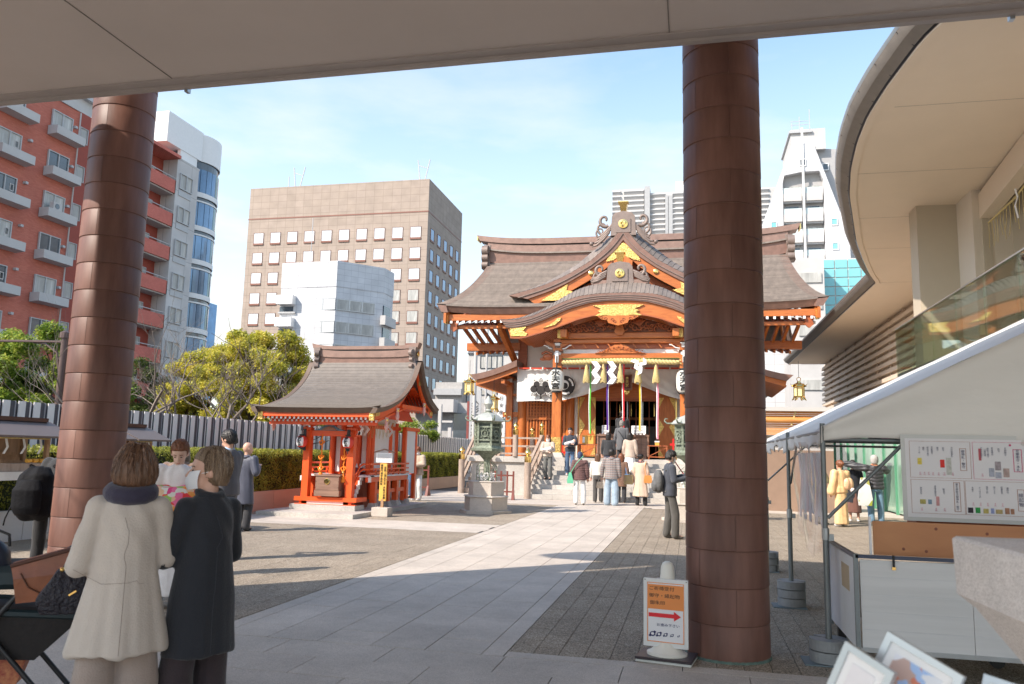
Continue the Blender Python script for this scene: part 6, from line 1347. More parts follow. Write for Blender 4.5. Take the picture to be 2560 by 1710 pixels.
# bamboo blinds across the far passage
t=thing('bamboo_blind','orange brown bamboo blind with roof edging between shrine and tent','blind',(2.9,25.5,0)); bm_=wood('bamboo_orange',(.55,.22,.06),(.72,.34,.1),scale=3,stretch=(8,1,1))
for k in range(26): pbox('bamboo_slat',bm_,t,-1.4,1.7,-.02+.01*(k%2),.03,2.3+k*.06,2.35+k*.06) if k<12 else None
MB().tube([(-1.4,-.1,2.75),(1.7,-.1,2.75)],.09,10).build('rolled_edge',bm_,t,smooth=60); MB().box(-1.45,1.75,-.25,.3,3.02,3.14).build('roof_edge',G_('concrete_white'),t)
for x in (-.9,.2,1.2): MB().beam((x,-.12,3.05),(x-.15,-.1,2.6),.04).build('tie',G_('straw'),t)
MB().box(-1.5,1.3,.3,.4,1.85,2.3).build('white_strip',G_('concrete_white'),t); MB().box(-1.5,1.3,.3,.4,0,1.85).build('sand_wall',mat('sand_wall',(.27,.18,.13),.8,var=.08),t)
# ================= TENT =================
tw=mat('tent_canvas',(.82,.79,.74),.75,var=.04,scale=1.2,bump=.5,bscale=2.2,stretch=(1,1,2.2)); 
m_=MATS['tent_canvas']; 
tent=thing('market_tent','white canvas gable roofed event tent covering the amulet stall','tent',(1.03,6.8,0))
rows=[]
for j in range(13):
    y=-.02+5.35*j/12; row=[]
    for i in range(15):
        u=i/14; row.append((u*3.6,y,1.83+.5*u*3.6-.05*math.sin(PI*((j%4)/4))*(1-u*.6)*1.0+.004*math.sin(i*2+j)))
    rows.append(row)
def solid(o,t=.004): 
    md=o.modifiers.new('thick','SOLIDIFY'); md.thickness=t; return o
solid(MB().grid(rows).build('roof_slope',m_,tent,smooth=60))
solid(MB().grid([[(3.6+(i/6)*3.6,-.02+5.35*j/12,1.83+.5*3.6*(1-i/6)) for i in range(7)] for j in range(13)]).build('roof_slope',m_,tent,smooth=60))
rows=[]
for j in range(9):
    v=j/8; row=[]
    for i in range(61):
        u=i/60; x=u*7.2; zt=1.83+.5*min(x,7.2-x)-.003; zb=1.70+.035*math.sin(u*PI*5+.3)+.01*math.sin(u*40)
        z=zt*(1-v)+zb*v; y=-.03-.03*math.sin(u*14+v*5)*v-.015*math.sin(u*57+2*v)*v**2-.012*math.sin(v*9+u*5)
        row.append((x,y,z))
    rows.append(row)
solid(MB().grid(rows).build('gable_end',m_,tent,smooth=60))
rows=[]
for j in range(5):
    v=j/4; rows.append([(.0-.02*math.sin(i*1.1)*v-.01,-.02+5.35*i/60,1.83-.05*math.sin(PI*((i/5)%4/4))-.13*v*(1+.25*math.sin(i*.9))) for i in range(61)])
solid(MB().grid(rows).build('side_valance',m_,tent,smooth=60))
def tentpost(y,lab=None,x=0.0):
    MB().tube([(x,y,.03),(x,y,1.0)],.024,10).build('post',G_('grey_steel'),tent,smooth=60); MB().tube([(x,y,.95),(x,y,1.85)],.02,10).build('post',G_('steel') if 0 else G_('grey_steel'),tent,smooth=60)
    MB().tube([(x,y,.93),(x,y,1.02)],.03,10).build('collar',G_('steel'),tent); MB().cbox(x+.035,y,.95,.05,.03,.05).build('lock_knob',G_('steel'),tent)
for y in (0.02,2.42,5.15): tentpost(y)
for x in (7.15,): 
    for y in (0.02,2.6,5.2): tentpost(y,x=x)
def bar(a,b,r=.016,n='frame_bar'): MB().tube([a,b],r,8).build(n,G_('grey_steel'),tent,smooth=60)
bar((0,0.02,1.72),(7.15,0.02,1.72)); bar((0,0.02,1.78),(0,5.2,1.78)); bar((0,5.2,1.76),(7.15,5.2,1.76)); bar((0,2.42,1.76),(7.15,2.42,1.76))
bar((.02,0.02,1.1),(.62,.02,1.72),.014,'brace'); bar((.02,2.42,1.3),(.02,1.75,1.76),.012,'brace'); bar((.02,5.15,1.25),(.55,5.15,1.75),.012,'brace')
# weights
def weight(x,y,n,lab,gap):
    t=thing('post_weight',lab,'weight',(x,y,0),0,'stacked grey tent weights'); wm_=mat('weight_grey',(.27,.28,.29),.55,var=.12,scale=12,bump=.1)
    for k in range(n):
        z=.012+k*.088
        for s in (0,1):
            a0=-.9+s*PI+ (k%2)*.25+gap; q=[]
            ring=[(.145*math.cos(a0+2.75*i/14),.145*math.sin(a0+2.75*i/14)) for i in range(15)]; ring+= [(.03*math.cos(a0+2.75-2.75*i/6),.03*math.sin(a0+2.75-2.75*i/6)) for i in range(7)]
            MB().prism(ring,z,z+.08).build('half_disc',wm_,t)
    MB().box(-.2,.14,-.16,.12,0,.01).build('mat',mat('blue_mat',(.13,.17,.19),.6,var=.2),t); return t
weight(1.03,6.82,2,'grey split disc weights at the nearest tent post',0.2); weight(1.03,9.22,3,'stacked grey disc weights at the middle tent post',.9); weight(1.03,11.95,3,'stacked grey disc weights at the farthest tent post',.4)
# clear vinyl sheet with papers
ts=thing('clear_sheet','clear vinyl sheet with folded papers hanging from the tent eave','sheet',(1.02,8.0,0)); cv=glassy('clear_vinyl',(.96,.95,.97),.14,.2)
rows=[]
for j in range(15):
    v=j/14; rows.append([(.02*math.sin(i*.9+v*3)+.015*math.sin(v*9+i*.4),-1.0+1.6*i/20,1.72-(.78+.22*(1-abs(i-6)/14))*v) for i in range(21)])
MB().grid(rows).build('vinyl',cv,ts,smooth=180)
for k in range(9): 
    y=-.9+k*.17; MB().ribbon([(.03,y,1.62),(.045+.01*math.sin(k),y+.02,1.35),(.03,y-.01*math.cos(k),1.0+.08*(k%2))],.15,.004,(0,1,.05)).build('paper_strip',mat('paper_pink',(.82,.7,.68),.7,var=.1) if k%3==2 else G_('paper'),ts)
# poster board
pb=thing('price_board','large white laminated price board hanging under the tent gable','poster',(1.62,6.74,1.14)); pw,ph=.86,.6
MB().box(-.03,pw+.03,0,.006,-.03,ph+.03).build('laminate',mat('laminate',(.6,.6,.58),.25,var=.02),pb); MB().box(0,pw,-.004,.0,0,ph).build('sheet',mat('poster_white',(.78,.76,.77),.5,var=.01),pb)
pk=mat('ink_pink',(.6,.05,.18),.6,var=0); br_=mat('ink_brown',(.4,.18,.12),.6,var=0); gr=mat('ink_grey',(.12,.12,.2),.6,var=0)
def frame(q,x0,x1,z0,z1,w=.0018): q.box(x0,x1,-.0062,-.0042,z0,z0+w).box(x0,x1,-.0062,-.0042,z1-w,z1).box(x0,x0+w,-.0062,-.0042,z0,z1).box(x1-w,x1,-.0062,-.0042,z0,z1)
q=MB().use(pk); frame(q,.475,.835,.3,.58); frame(q,.752,.812,.36,.53,.004); q.use(br_); frame(q,.03,.46,.3,.58); frame(q,.03,.405,.03,.285); frame(q,.41,.835,.03,.285); frame(q,.385,.43,.36,.53,.003); frame(q,.33,.375,.05,.27,.003); frame(q,.765,.812,.07,.23,.003)
o=q.build('printed_frames',None,pb); o['kind']='stuff'
q=MB(); 
for s_,x,z,sz in (('祈願御守・木札',.782,.446,.024),('御神札・御守',.407,.446,.024),('寶生辨財天御神札・御守',.352,.16,.0185),('縁起物',.788,.15,.034)): text_mb(s_,sz,gr,q,True,T(x,-.008,z),ext=.0005)
for s_,x,z,sz in (('子授御守',.70,.51,.016),('鈴守',.655,.52,.016),('安産御守',.61,.51,.016),('成就大願守',.58,.5,.015),('心願成就',.56,.5,.015),('交通安全御札',.535,.5,.014),('水天宮御札',.33,.5,.016),('鈴守',.27,.52,.016),('勝守',.23,.52,.016),('安産御守',.19,.51,.015),('病気平癒守',.16,.5,.015),('護符',.13,.52,.015),('ペット守',.1,.51,.014),('福財布',.70,.22,.016),('招福絵馬',.66,.22,.014),('福だるま',.61,.22,.014),('開運土鈴',.56,.22,.014),('かっぱの土鈴',.51,.2,.014),('犬張子',.46,.22,.014),('財布守',.26,.2,.015),('辨財天御影守',.2,.2,.014),('辨財天守',.1,.2,.014)): text_mb(s_,sz,gr,q,True,T(x,-.008,z),ext=.0003)
for x in (.1,.13,.16,.19,.23,.27,.33,.535): text_mb('千円',.013,pk,q,True,T(x,-.008,.33),ext=.0003)
for x,z in ((.1,.06),(.2,.06),(.26,.06),(.46,.11),(.51,.11),(.56,.11),(.61,.11),(.66,.11)): text_mb('千円',.013,pk,q,True,T(x,-.008,z),ext=.0003)
o=q.build('printed_text',None,pb); o['kind']='stuff'
for c_,x,z,w,h in (((.7,.03,.02),.26,.38,.03,.06),((.55,.55,.5),.305,.325,.035,.13),((.75,.6,.1),.1,.4,.03,.05),((.4,.42,.5),.6,.32,.035,.065),((.35,.3,.32),.645,.37,.04,.065),((.4,.42,.5),.645,.31,.04,.045),((.45,.33,.3),.7,.32,.04,.065),((.5,.1,.12),.525,.44,.018,.09),((.03,.02,.03),.44,.045,.035,.04),((.02,.3,.06),.49,.045,.032,.042),((.5,.42,.12),.545,.045,.035,.035),((.3,.35,.6),.59,.045,.022,.04),((.45,.35,.15),.635,.045,.045,.032),((.4,.2,.12),.69,.045,.03,.045),((.4,.2,.12),.725,.045,.025,.04),((.4,.35,.1),.11,.1,.04,.035),((.2,.3,.4),.16,.1,.025,.035),((.6,.3,.3),.215,.09,.022,.07)):
    MB().bbox(x-w/2,x+w/2,-.007,-.004,z,z+h,.0008).build('printed_picture',mat('print%d%d'%(x*1000,z*1000),c_,.6,var=.25,scale=60),pb)
MB().lathe([(0,0),(.008,0),(.008,.002),(0,.002)],n=12).xf(Matrix.Rotation(R(90),4,'X')).build('printed_dot',pk,pb,loc=(.735,-.005,.56))
t=thing('stall_banner','dark banner with pink end rolled under the tent roof','banner',(1.5,6.95,1.74)); MB().box(-.1,.35,0,.02,0,.06).build('cloth',G_('ink'),t); MB().box(-.0,.06,-.004,0,0,.06).build('pink_block',mat('magenta',(.6,.03,.3),.6),t)
# plywood screen, cart
cart=thing('stall_cart','white panelled stall cart on casters under the tent','cart',(1.13,6.2,0)); cp=mat('cart_panel',(.62,.61,.60),.4,var=.08,scale=2,stretch=(.3,1,6)); cs=mat('cart_side',(.68,.68,.69),.45,var=.06)
for k in range(3):
    MB().box(.03+k*.72,.03+(k+1)*.72-.004,0,.012,.26,.86).build('front_panel',cp,cart)
    for z in (.38,.5,.62,.74): MB().box(.03+k*.72,.03+(k+1)*.72-.004,-.003,.0,z,z+.004).build('panel_groove',mat('groove',(.6,.6,.6),.4),cart)
MB().box(0,.012,.02,1.15,.26,.86).build('side_panel',cs,cart); MB().box(.0,2.2,.0,1.15,.24,.26).build('floor',cs,cart)
for x,y in ((.0,0),(.0,1.12),(2.18,0)): MB().box(x-.012,x+.018,y-.012,y+.018,.2,.9).build('corner_post',G_('grey_steel'),cart)
MB().box(0,2.2,-.012,.014,.87,.895).build('top_rail',mat('rail_navy',(.05,.06,.1),.4),cart); MB().box(-.012,.014,0,1.15,.87,.895).build('top_rail',MATS['rail_navy'],cart); MB().box(0,2.2,-.01,.01,.23,.26).build('bottom_rail',G_('steel'),cart)
MB().box(-.003,.0,.25,.55,.6,.78).build('paper_label',mat('label_tan',(.5,.38,.25),.6,var=.1),cart)
for x,y in ((.06,1.0),(1.15,.85),(2.1,.95)):
    q=MB().tube([(x,y-.02,.055),(x,y+.02,.055)],.055,14); q.box(x-.03,x+.03,y-.03,y+.03,.1,.24); q.build('caster',G_('black_plastic'),cart,smooth=40)
for x in (.25,.72,1.3): MB().box(x-.008,x+.008,-.016,-.012,.82,.9).build('hook',G_('ink'),cart); MB().box(x-.012,x+.012,-.02,-.013,.8,.82).build('brass_clip',G_('gold_smooth'),cart)
t=thing('plywood_screen','knotty brown plywood board standing along the cart top','board',(1.28,6.32,.885)); MB().box(0,2.0,0,.012,0,.24).build('board',G_('plywood'),t)
for x,z in ((.2,.05),(.42,.2),(.55,.06),(.75,.18),(.35,.04),(.62,.03)): MB().lathe([(0,0),(.011,0),(.0,.001)],n=10).xf(Matrix.Rotation(R(90),4,'X')).build('knot',mat('knot',(.2,.06,.03),.5),t,loc=(x,-.0005,z))
MB().beam((-.02,0,.0),(-.02,0,.27),.015).build('batten',MATS['poster_white'],t)
t=thing('wooden_counter','dark wooden counter box behind the plywood screen','counter',(1.6,6.9,.0)); MB().box(.12,1.1,0,.3,.9,1.1).build('case',G_('hinoki_dark'),t); 
for x,c_ in ((.95,(.7,.65,.4)),(1.12,(.7,.45,.4)),(1.25,(.4,.55,.4))): MB().box(x,x+.09,.1,.16,1.1,1.16).build('amulet_pack',mat('amul%d'%(x*100),c_,.5,var=.2),t)
# ================= GUIDE SIGN =================
sg=thing('guide_sign','white and orange guide sign with red arrow beside the right copper column','sign',(-.2,6.5,0),R(-9)); sg.scale=(1,1,.83); op=mat('sign_plastic',(.78,.74,.66),.35,var=.03)
MB().bbox(-.21,.21,-.16,.17,.0,.025,.006).build('lower_plate',G_('poster_white') if 0 else mat('plate_white',(.6,.6,.57),.5),sg); MB().bbox(-.215,.215,-.17,.15,.027,.05,.004).build('base_plate',mat('plate_dark',(.04,.03,.035),.35,var=.2),sg)
MB().lathe([(.155,.05),(.155,.07),(.13,.08),(.085,.13),(.07,.16)],n=28,sy=.85).build('foot',op,sg,smooth=40)
MB().lathe([(.06,.1),(.065,.6),(.058,.74),(.05,.84),(.038,.872),(.018,.886),(0.001,.89)],n=20).build('body_cone',op,sg,smooth=50,loc=(0,.03,0))
MB().prism([(-.17,-.03),(.17,-.03),(.15,.1),(-.08,.12)],.70,.715).build('top_cap',MATS['plate_white'],sg)
pan=MB().bbox(-.172,.172,-.052,-.03,.12,.735,.004).build('panel',mat('acrylic',(.76,.75,.73),.15,var=.02,spec=.8),sg)
og=mat('sign_orange',(.8,.27,.07),.4,var=.02); rd=mat('sign_red',(.75,.02,.03),.4,var=0)
q=MB().use(MATS['poster_white']); q.box(-.142,.142,-.054,-.052,.165,.70); q.use(og); q.box(-.142,.142,-.056,-.054,.165,.172).box(-.142,.142,-.056,-.054,.693,.70).box(-.142,-.136,-.056,-.054,.165,.70).box(.136,.142,-.056,-.054,.165,.70); q.box(-.136,.136,-.056,-.054,.46,.682); q.build('poster',None,sg)
fixn(MB().prism([(-.13,.388),(.065,.388),(.065,.362),(.118,.405),(.065,.448),(.065,.424),(-.13,.424)],-.058,-.056,'y').build('arrow',rd,sg))
q=MB(); ik=mat('sign_ink',(.03,.025,.02),.5,var=0)
for s_,z,cx_ in (('ご祈祷受付',.645,-.03),('御守・縁起物',.58,-.008),('御朱印',.515,-.062)): text_mb(s_,.04,ik,q,False,T(cx_,-.057,z),ext=.0006)
text_mb('お進み下さい',.03,mat('sign_navy',(.03,.03,.12),.5,var=0),q,False,T(.02,-.057,.32),ext=.0006); q.build('lettering',None,sg)
q=MB().use(MATS['sign_navy'])
for k in range(5):
    x=-.1+k*.05; s=.022-.0035*k; q.tube([(x,-.056,.235),(x,-.058,.235)],s,12); q.tube([(x+s*.7,-.056,.235+s*.8),(x+s*.7,-.058,.235+s*.8)],s*.5,8); q.tube([(x-s*.9,-.056,.235-s*.7),(x-s*.9,-.058,.235-s*.7)],s*.5,8)
    q.use(MATS['poster_white']).tube([(x,-.0582,.237),(x,-.0588,.237)],s*.55,10); q.use(MATS['sign_navy'])
o=q.build('little_figures',None,sg); o['kind']='stuff'
for x,z in ((-.16,.72),(.16,.72)): MB().lathe([(0,0),(.005,0),(0,.003)],n=8).xf(Matrix.Rotation(R(90),4,'X')).build('screw',ik,sg,loc=(x,-.053,z))
# ================= PEOPLE =================
def vremesh(mb,vox,smooth=3,disp=None,push=0):
    me=bpy.data.meshes.new('tmp'); me.from_pydata(mb.v,[],mb.f); bm=bmesh.new(); bm.from_mesh(me); bmesh.ops.recalc_face_normals(bm,faces=bm.faces); bm.to_mesh(me); bm.free()
    o=bpy.data.objects.new('tmp',me); m=o.modifiers.new('r','REMESH'); m.mode='VOXEL'; m.voxel_size=vox
    if smooth: s=o.modifiers.new('s','SMOOTH'); s.iterations=smooth; s.factor=.6
    oe,dg=tmp_eval(o); ev=bpy.data.meshes.new_from_object(oe); bpy.data.objects.remove(o); bpy.data.meshes.remove(me)
    n=len(ev.vertices); co_=np.empty(n*3); ev.vertices.foreach_get('co',co_); co_=co_.reshape(-1,3)
    if disp is not None:
        no=np.empty(n*3); ev.vertices.foreach_get('normal',no); no=no.reshape(-1,3); co_=co_+no*disp(co_)[:,None]; ev.vertices.foreach_set('co',co_.ravel())
    ev.polygons.foreach_set('use_smooth',[True]*len(ev.polygons)); ev.materials.clear(); ev.update(); return ev
def cap(q,a,b,r0,r1,n=12,sy=1.0):
    a=Vector(a); b=Vector(b); d=(b-a).normalized(); P=[];Rr=[]
    for k in range(4): t=(k)/4*PI/2; P.append(a-d*r0*math.cos(t)); Rr.append(max(.002,r0*math.sin(t)))
    P.append(a);Rr.append(r0);P.append(b);Rr.append(r1)
    for k in range(3,-1,-1): t=(k)/4*PI/2; P.append(b+d*r1*math.cos(t)); Rr.append(max(.002,r1*math.sin(t)))
    q.tube(P,Rr,n); return q
def limb(q,pts,rs_,n=12):
    for i in range(len(pts)-1): cap(q,pts[i],pts[i+1],rs_[i],rs_[i+1],n)
def oval(q,secs,n=22,open_=False):
    """secs: z,cx,cy,rx,ry"""
    return q.loft([[(cx+rx*math.cos(2*PI*j/n),cy+ry*math.sin(2*PI*j/n)*(1 if True else 1),z) for j in range(n)] for z,cx,cy,rx,ry in secs])
SK=mat('skin',(.62,.36,.26),.5,var=.06,scale=20); SK2=mat('skin_pale',(.70,.45,.34),.5,var=.05,scale=20)
def clothm(k,c,rough=.85,var=.1,scale=6,bump=.25,bscale=120,**kw): return mat(k,c,rough,var=var,scale=scale,bump=bump,bscale=bscale,sheen=.25,**kw)
HB=mat('hair_black',(.018,.014,.012),.4,var=.3,scale=40,stretch=(1,1,.15),bump=.5,bscale=90); HBR=mat('hair_brown',(.13,.065,.035),.42,var=.35,scale=40,stretch=(1,1,.15),bump=.5,bscale=90); HRB=mat('hair_auburn',(.2,.07,.03),.42,var=.3,scale=40,stretch=(1,1,.15),bump=.4,bscale=90); HG=mat('hair_grey',(.22,.2,.18),.5,var=.4,scale=40,bump=.5,bscale=80)
def folds(amp,f=26,vert=True,ribs=0,ribf=70,seed=0,zmax=9):
    def d(c):
        a=np.arctan2(c[:,1],c[:,0]); n=np.sin(a*5+seed+c[:,2]*3)*.5+np.sin(a*9+seed*2+c[:,2]*5)*.3+np.sin(c[:,2]*f+a*3+seed)*.35*(0 if vert=='v' else 1)
        r=amp*n
        if vert=='v': r=amp*(np.sin(a*4+seed)+.45*np.sin(a*9+1+seed+c[:,2]*2)+.2*np.sin(a*17+seed))*np.clip((1.25-c[:,2])/.7,0.05,1)*.62+.003*np.sin(c[:,2]*38+a*7)*np.clip((c[:,2]-.95)/.2,0,1)
        if ribs: r=r+ribs*np.abs(np.sin(c[:,2]*ribf+np.sin(a*3)*.4))
        return r
    return d
def person(label,loc,rz,h=1.65,vox=.016,hair='short',hairm=HB,skin=SK,head=(0,0),neck_y=0,lean=0,feet=((-.1,0),(.1,0)),lift=(0,0),armL=None,armR=None,top=None,topm=None,hem=.86,flare=.2,shoulder=.19,bottom='trousers',botm=None,legr=.085,legend=.075,shoem=None,shoe_h=0,mask=False,face=False,collar=None,belt=None,disp=None,bdisp=None,skirt=(.9,.35,.2),sleeve=.055,cuff=.05,hood=False,name='person',group=None,baby=False,sz=1.0):
    s=h/1.65; t=thing(name,label,'person',loc,rz,group)
    def S_(p): return (p[0]*s,p[1]*s+lean*max(0,p[2]-.85)*s,p[2]*s)
    fl,fr=feet
    legs=[]
    for sd,f,lf in ((-1,fl,lift[0]),(1,fr,lift[1])):
        legs.append([S_((sd*.085,0,.86)),S_((f[0]*.9+sd*.01,f[1]*.55+.035+(.08 if lf else 0),.47+lf*.6)),S_((f[0],f[1]-.01,.085+lf))])
    arms=[]
    for sd,a in ((-1,armL),(1,armR)):
        a=a or ((sd*.235,-.01,1.09),(sd*.25,.05,.86))
        arms.append([S_((sd*shoulder*.92,0,1.345)),S_(a[0]),S_(a[1])])
    hx=math.radians(head[0]); pitch=math.radians(head[1])
    hc=Vector(S_((0,.015+neck_y,1.53))); HM=Matrix.Translation(hc)@Matrix.Rotation(hx,4,'Z')@Matrix.Rotation(-pitch,4,'X'); hs=s*sz
    # skin body: one continuous surface
    q=MB()
    oval(q,[(z*s,0,lean*max(0,z-.85)*s,rx*s,ry*s) for z,rx,ry in ((.80,.12,.09),(.9,.145,.10),(1.05,.12,.085),(1.2,.135,.09),(1.33,.15,.085),(1.40,.08,.06))],16)
    cap(q,S_((0,0,1.36)),hc+Vector((0,-.01,-.05))*s,.05*s,.046*s)
    for L_ in legs: limb(q,L_,[.07*s,.05*s,.038*s],10)
    for A_ in arms: limb(q,A_,[.045*s,.036*s,.026*s],10)
    for f,lf,L_ in ((fl,lift[0],legs[0]),(fr,lift[1],legs[1])): cap(q,L_[2],(L_[2][0],L_[2][1]+.12*s,L_[2][2]-.04*s),.035*s,.03*s)
    k0=len(q.v); q.ball((0,.0,.035),.1,16,.80,.98,1.05); q.ball((0,.035,-.04),.07,14,.82,.85,.95); cap(q,(0,.095,.01),(0,.112,-.018),.010,.015); q.ball((0,.09,-.055),.02,8,1.3,.7,.6)
    for sd in (-1,1): q.ball((sd*.082,-.005,-.0),.024,8,.4,.8,1.2)
    for i in range(k0,len(q.v)): q.v[i]=tuple(HM@(Vector(q.v[i])*hs))
    me=vremesh(q,vox*.75,2)
    # hands appended with five fingers
    hb=MB()
    for sd,A_ in ((-1,arms[0]),(1,arms[1])):
        d=(Vector(A_[2])-Vector(A_[1])).normalized(); w=Vector(A_[2]); up_=Vector((0,0,1)) if abs(d.z)<.8 else Vector((0,1,0)); x_=d.cross(up_).normalized(); y_=x_.cross(d)
        pc=w+d*.075*s; rings=[]
        for f_,wd in ((0,.022),(.3,.034),(.7,.04),(1,.036)): c=w+d*.085*s*f_; rings.append([c+x_*wd*s*math.cos(a)+y_*.014*s*math.sin(a) for a in [j*PI/4 for j in range(8)]])
        hb.loft(rings)
        for k in range(4):
            b=w+d*.078*s+x_*(k-1.5)*.019*s; l_=(.068,.078,.073,.058)[k]*s; c1=b+d*l_*.5+y_*(-.008)*s; c2=b+d*l_*.85-y_*.032*s; hb.tube([b,c1,c2],[.0095*s,.0085*s,.006*s],6)
        tb=w+d*.03*s+x_*sd*-.028*s; hb.tube([tb,tb+d*.03*s-x_*sd*.025*s,tb+d*.06*s-x_*sd*.022*s-y_*.01*s],[.011*s,.01*s,.007*s],6)
    hm=hb.mesh('h'); bm=bmesh.new(); bm.from_mesh(me); bm.from_mesh(hm); bm.to_mesh(me); bm.free(); bpy.data.meshes.remove(hm); me.materials.append(skin); me.polygons.foreach_set('use_smooth',[True]*len(me.polygons)); me.name='body'
    o=bpy.data.objects.new('body',me); COL.objects.link(o); o.parent=t
    def part(nm,q,m,v=vox,sm=3,dp=None):
        me=vremesh(q,v,sm,dp); me.materials.append(m); me.name=nm; o=bpy.data.objects.new(nm,me); COL.objects.link(o); o.parent=t; return o
    # hair
    q=MB()
    if hair!='bald':
        q.ball((0,-.012,.052),.108,16,.86,1.0,.98)
        if hair=='bob': oval(q,[(-.075,0,-.03,.08,.07),(-.045,0,-.03,.108,.095),(.0,0,-.025,.115,.105),(.06,0,-.015,.103,.11),(.12,0,-.01,.07,.08),(.15,0,-.01,.03,.03)],18)
        if hair in('long','mid'):
            e=-.27 if hair=='long' else -.16; oval(q,[(e,0,-.075,.07,.03),(e*.6,0,-.07,.1,.045),(-.03,0,-.04,.105,.08),(.05,0,-.02,.1,.1),(.13,0,-.01,.05,.05)],18)
        if hair=='bun': q.ball((0,-.11,.06),.05,12)
        if hair=='short': oval(q,[(-.06,0,-.05,.07,.05),(-.02,0,-.035,.088,.075),(.05,0,-.02,.093,.1),(.13,0,-.0,.06,.07)],16)
        for i in range(len(q.v)): q.v[i]=tuple(HM@(Vector(q.v[i])*hs))
        # cut the face free: subtract by pushing front vertices back
        me_=vremesh(q,vox*.7 if vox>.012 else vox,1); HI=HM.inverted(); 
        rr=random.Random(hash(label)%999)
        ph=rr.uniform(0,6)
        for v in me_.vertices:
            l=HI@v.co/hs
            if l.y>.02 and l.z<.075+.0*l.x:
                f_=min(1,(.075-l.z)/.03)*min(1,(l.y-.02)/.03)
                if abs(l.x)<.075: l.y=l.y*(1-f_)+.03*f_
            st=.0035*math.sin(math.atan2(l.y,l.x)*26+ph+l.z*18)+.002*math.sin(math.atan2(l.y,l.x)*57+ph); l=l*(1+st/.1); v.co=HM@(l*hs)
        me_.materials.append(hairm); me_.name='hair'; o=bpy.data.objects.new('hair',me_); COL.objects.link(o); o.parent=t
    if hair=='cap' or hood: pass
    if face:
        for nm,pts_,m in (('eye',((-.03,.091,.012),(.03,.091,.012)),mat('eye_dark',(.02,.015,.012),.3,var=0)),):
            for p in pts_: MB().ball(p,.008,8,1.4,.5,.6).build(nm,m,t).matrix_local=HM@Matrix.Scale(hs,4)
        for sd in (-1,1): MB().tube([(sd*.015,.096,.033),(sd*.045,.085,.034)],.0035,5).build('eyebrow',hairm,t).matrix_local=HM@Matrix.Scale(hs,4)
        if not mask: MB().tube([(-.018,.1,-.052),(0,.106,-.053),(.018,.1,-.052)],.004,6).build('mouth',mat('lips',(.5,.15,.12),.5),t).matrix_local=HM@Matrix.Scale(hs,4)
    if mask:
        q=MB(); rows=[]
        for j in range(7):
            v=j/6; z=.012-.1*v; rows.append([(.078*math.sin(a)*(1-.25*v**2),(.100+.018*math.sin(PI*v))*math.cos(a*.92)+.003,z-.008*math.cos(a*2)) for a in [-1.15+2.3*i/12 for i in range(13)]])
        q.grid(rows).build('face_mask',mat('mask_white',(.82,.82,.83),.8,var=.02),t,smooth=180).matrix_local=HM@Matrix.Scale(hs,4)
        for sd in (-1,1): MB().tube([(sd*.068,.045,.0),(sd*.083,.0,.015)],.002,4).build('mask_loop',MATS['mask_white'],t).matrix_local=HM@Matrix.Scale(hs,4)
    # trousers / skirt
    if bottom=='trousers':
        q=MB(); oval(q,[(z*s,0,-.005*s+lean*max(0,z-.85)*s,rx*s,ry*s) for z,rx,ry in ((.78,.15,.105),(.86,.165,.115),(.95,.15,.105),(1.02,.14,.095))],18)
        for L_ in legs: limb(q,[L_[0],L_[1],L_[2]],[min(.078,legr+.012)*s,legr*s,legend*s],14)
        part('trousers',q,botm,dp=bdisp or folds(.004*s,30))
    else:
        ln,rx,ry=skirt; q=MB(); oval(q,[((1.02-ln*f)*s,0,0,(.14+(rx-.14)*f**.8)*s,(.1+(ry-.1)*f**.8)*s) for f in (1,.8,.55,.3,.1,0)],26); part('skirt',q,botm,dp=bdisp or folds(.008*s,vert='v'))
    for L_,lf in ((legs[0],lift[0]),(legs[1],lift[1])):
        q=MB(); a=Vector(L_[2]); q.ball((a.x,a.y+.055*s,a.z-.048*s),.06*s,12,.75,1.95,.62); cap(q,a,a-Vector((0,0,.03*s)),.045*s,.045*s)
        if shoe_h: cap(q,a+Vector((0,0,shoe_h*s)),a,.055*s,.048*s)
        k0=len(q.v); 
        for i in range(len(q.v)): q.v[i]=(q.v[i][0],q.v[i][1],max(q.v[i][2],L_[2][2]-.083*s))
        part('shoe',q,shoem or mat('shoe_black',(.02,.02,.02),.4),v=.012,sm=1)
    # top garment
    q=MB(); W=shoulder; H_=hem
    secs=[(1.43,.055,.05,0),(1.41,.085,.07,0),(1.375,W*.86,.088,0),(1.33,W*.98,.105,0),(1.2,W*.93,.12,0),(1.03,max(W*.86,.155),.122,0)]
    if H_<.98: 
        for f in (.35,.7,1.0): z=1.03+(H_-1.03)*f; b0=max(W*.86,.155); secs.append((z,max(.182,b0+(flare-b0)*f),max(.13,.122+(flare*.72-.122)*f),0))
    oval(q,[(z*s,0,lean*max(0,z-.85)*s-.004*s,rx*s,ry*s) for z,rx,ry,_ in secs[::-1]],26)
    for A_ in arms: 
        e=Vector(A_[1]);w=Vector(A_[2]); limb(q,[A_[0],A_[1],e+(w-e)*.93],[(sleeve+.012)*s,(sleeve+.004)*s,cuff*s],14)
    part('coat' if H_<.7 else 'jacket',q,topm,dp=disp or folds(.005*s,24))
    if collar: 
        q=MB(); rc=collar[1]; q.tube([(rc*s*math.cos(a),(-.005+rc*.85*math.sin(a))*s+lean*.5*s+neck_y*.3,(1.425+.018*math.sin(a))*s) for a in [j*2*PI/14 for j in range(15)]],[collar[2]*s]*15,10); part('scarf' if collar[2]>.03 else 'collar',q,collar[0],v=.01,sm=2)
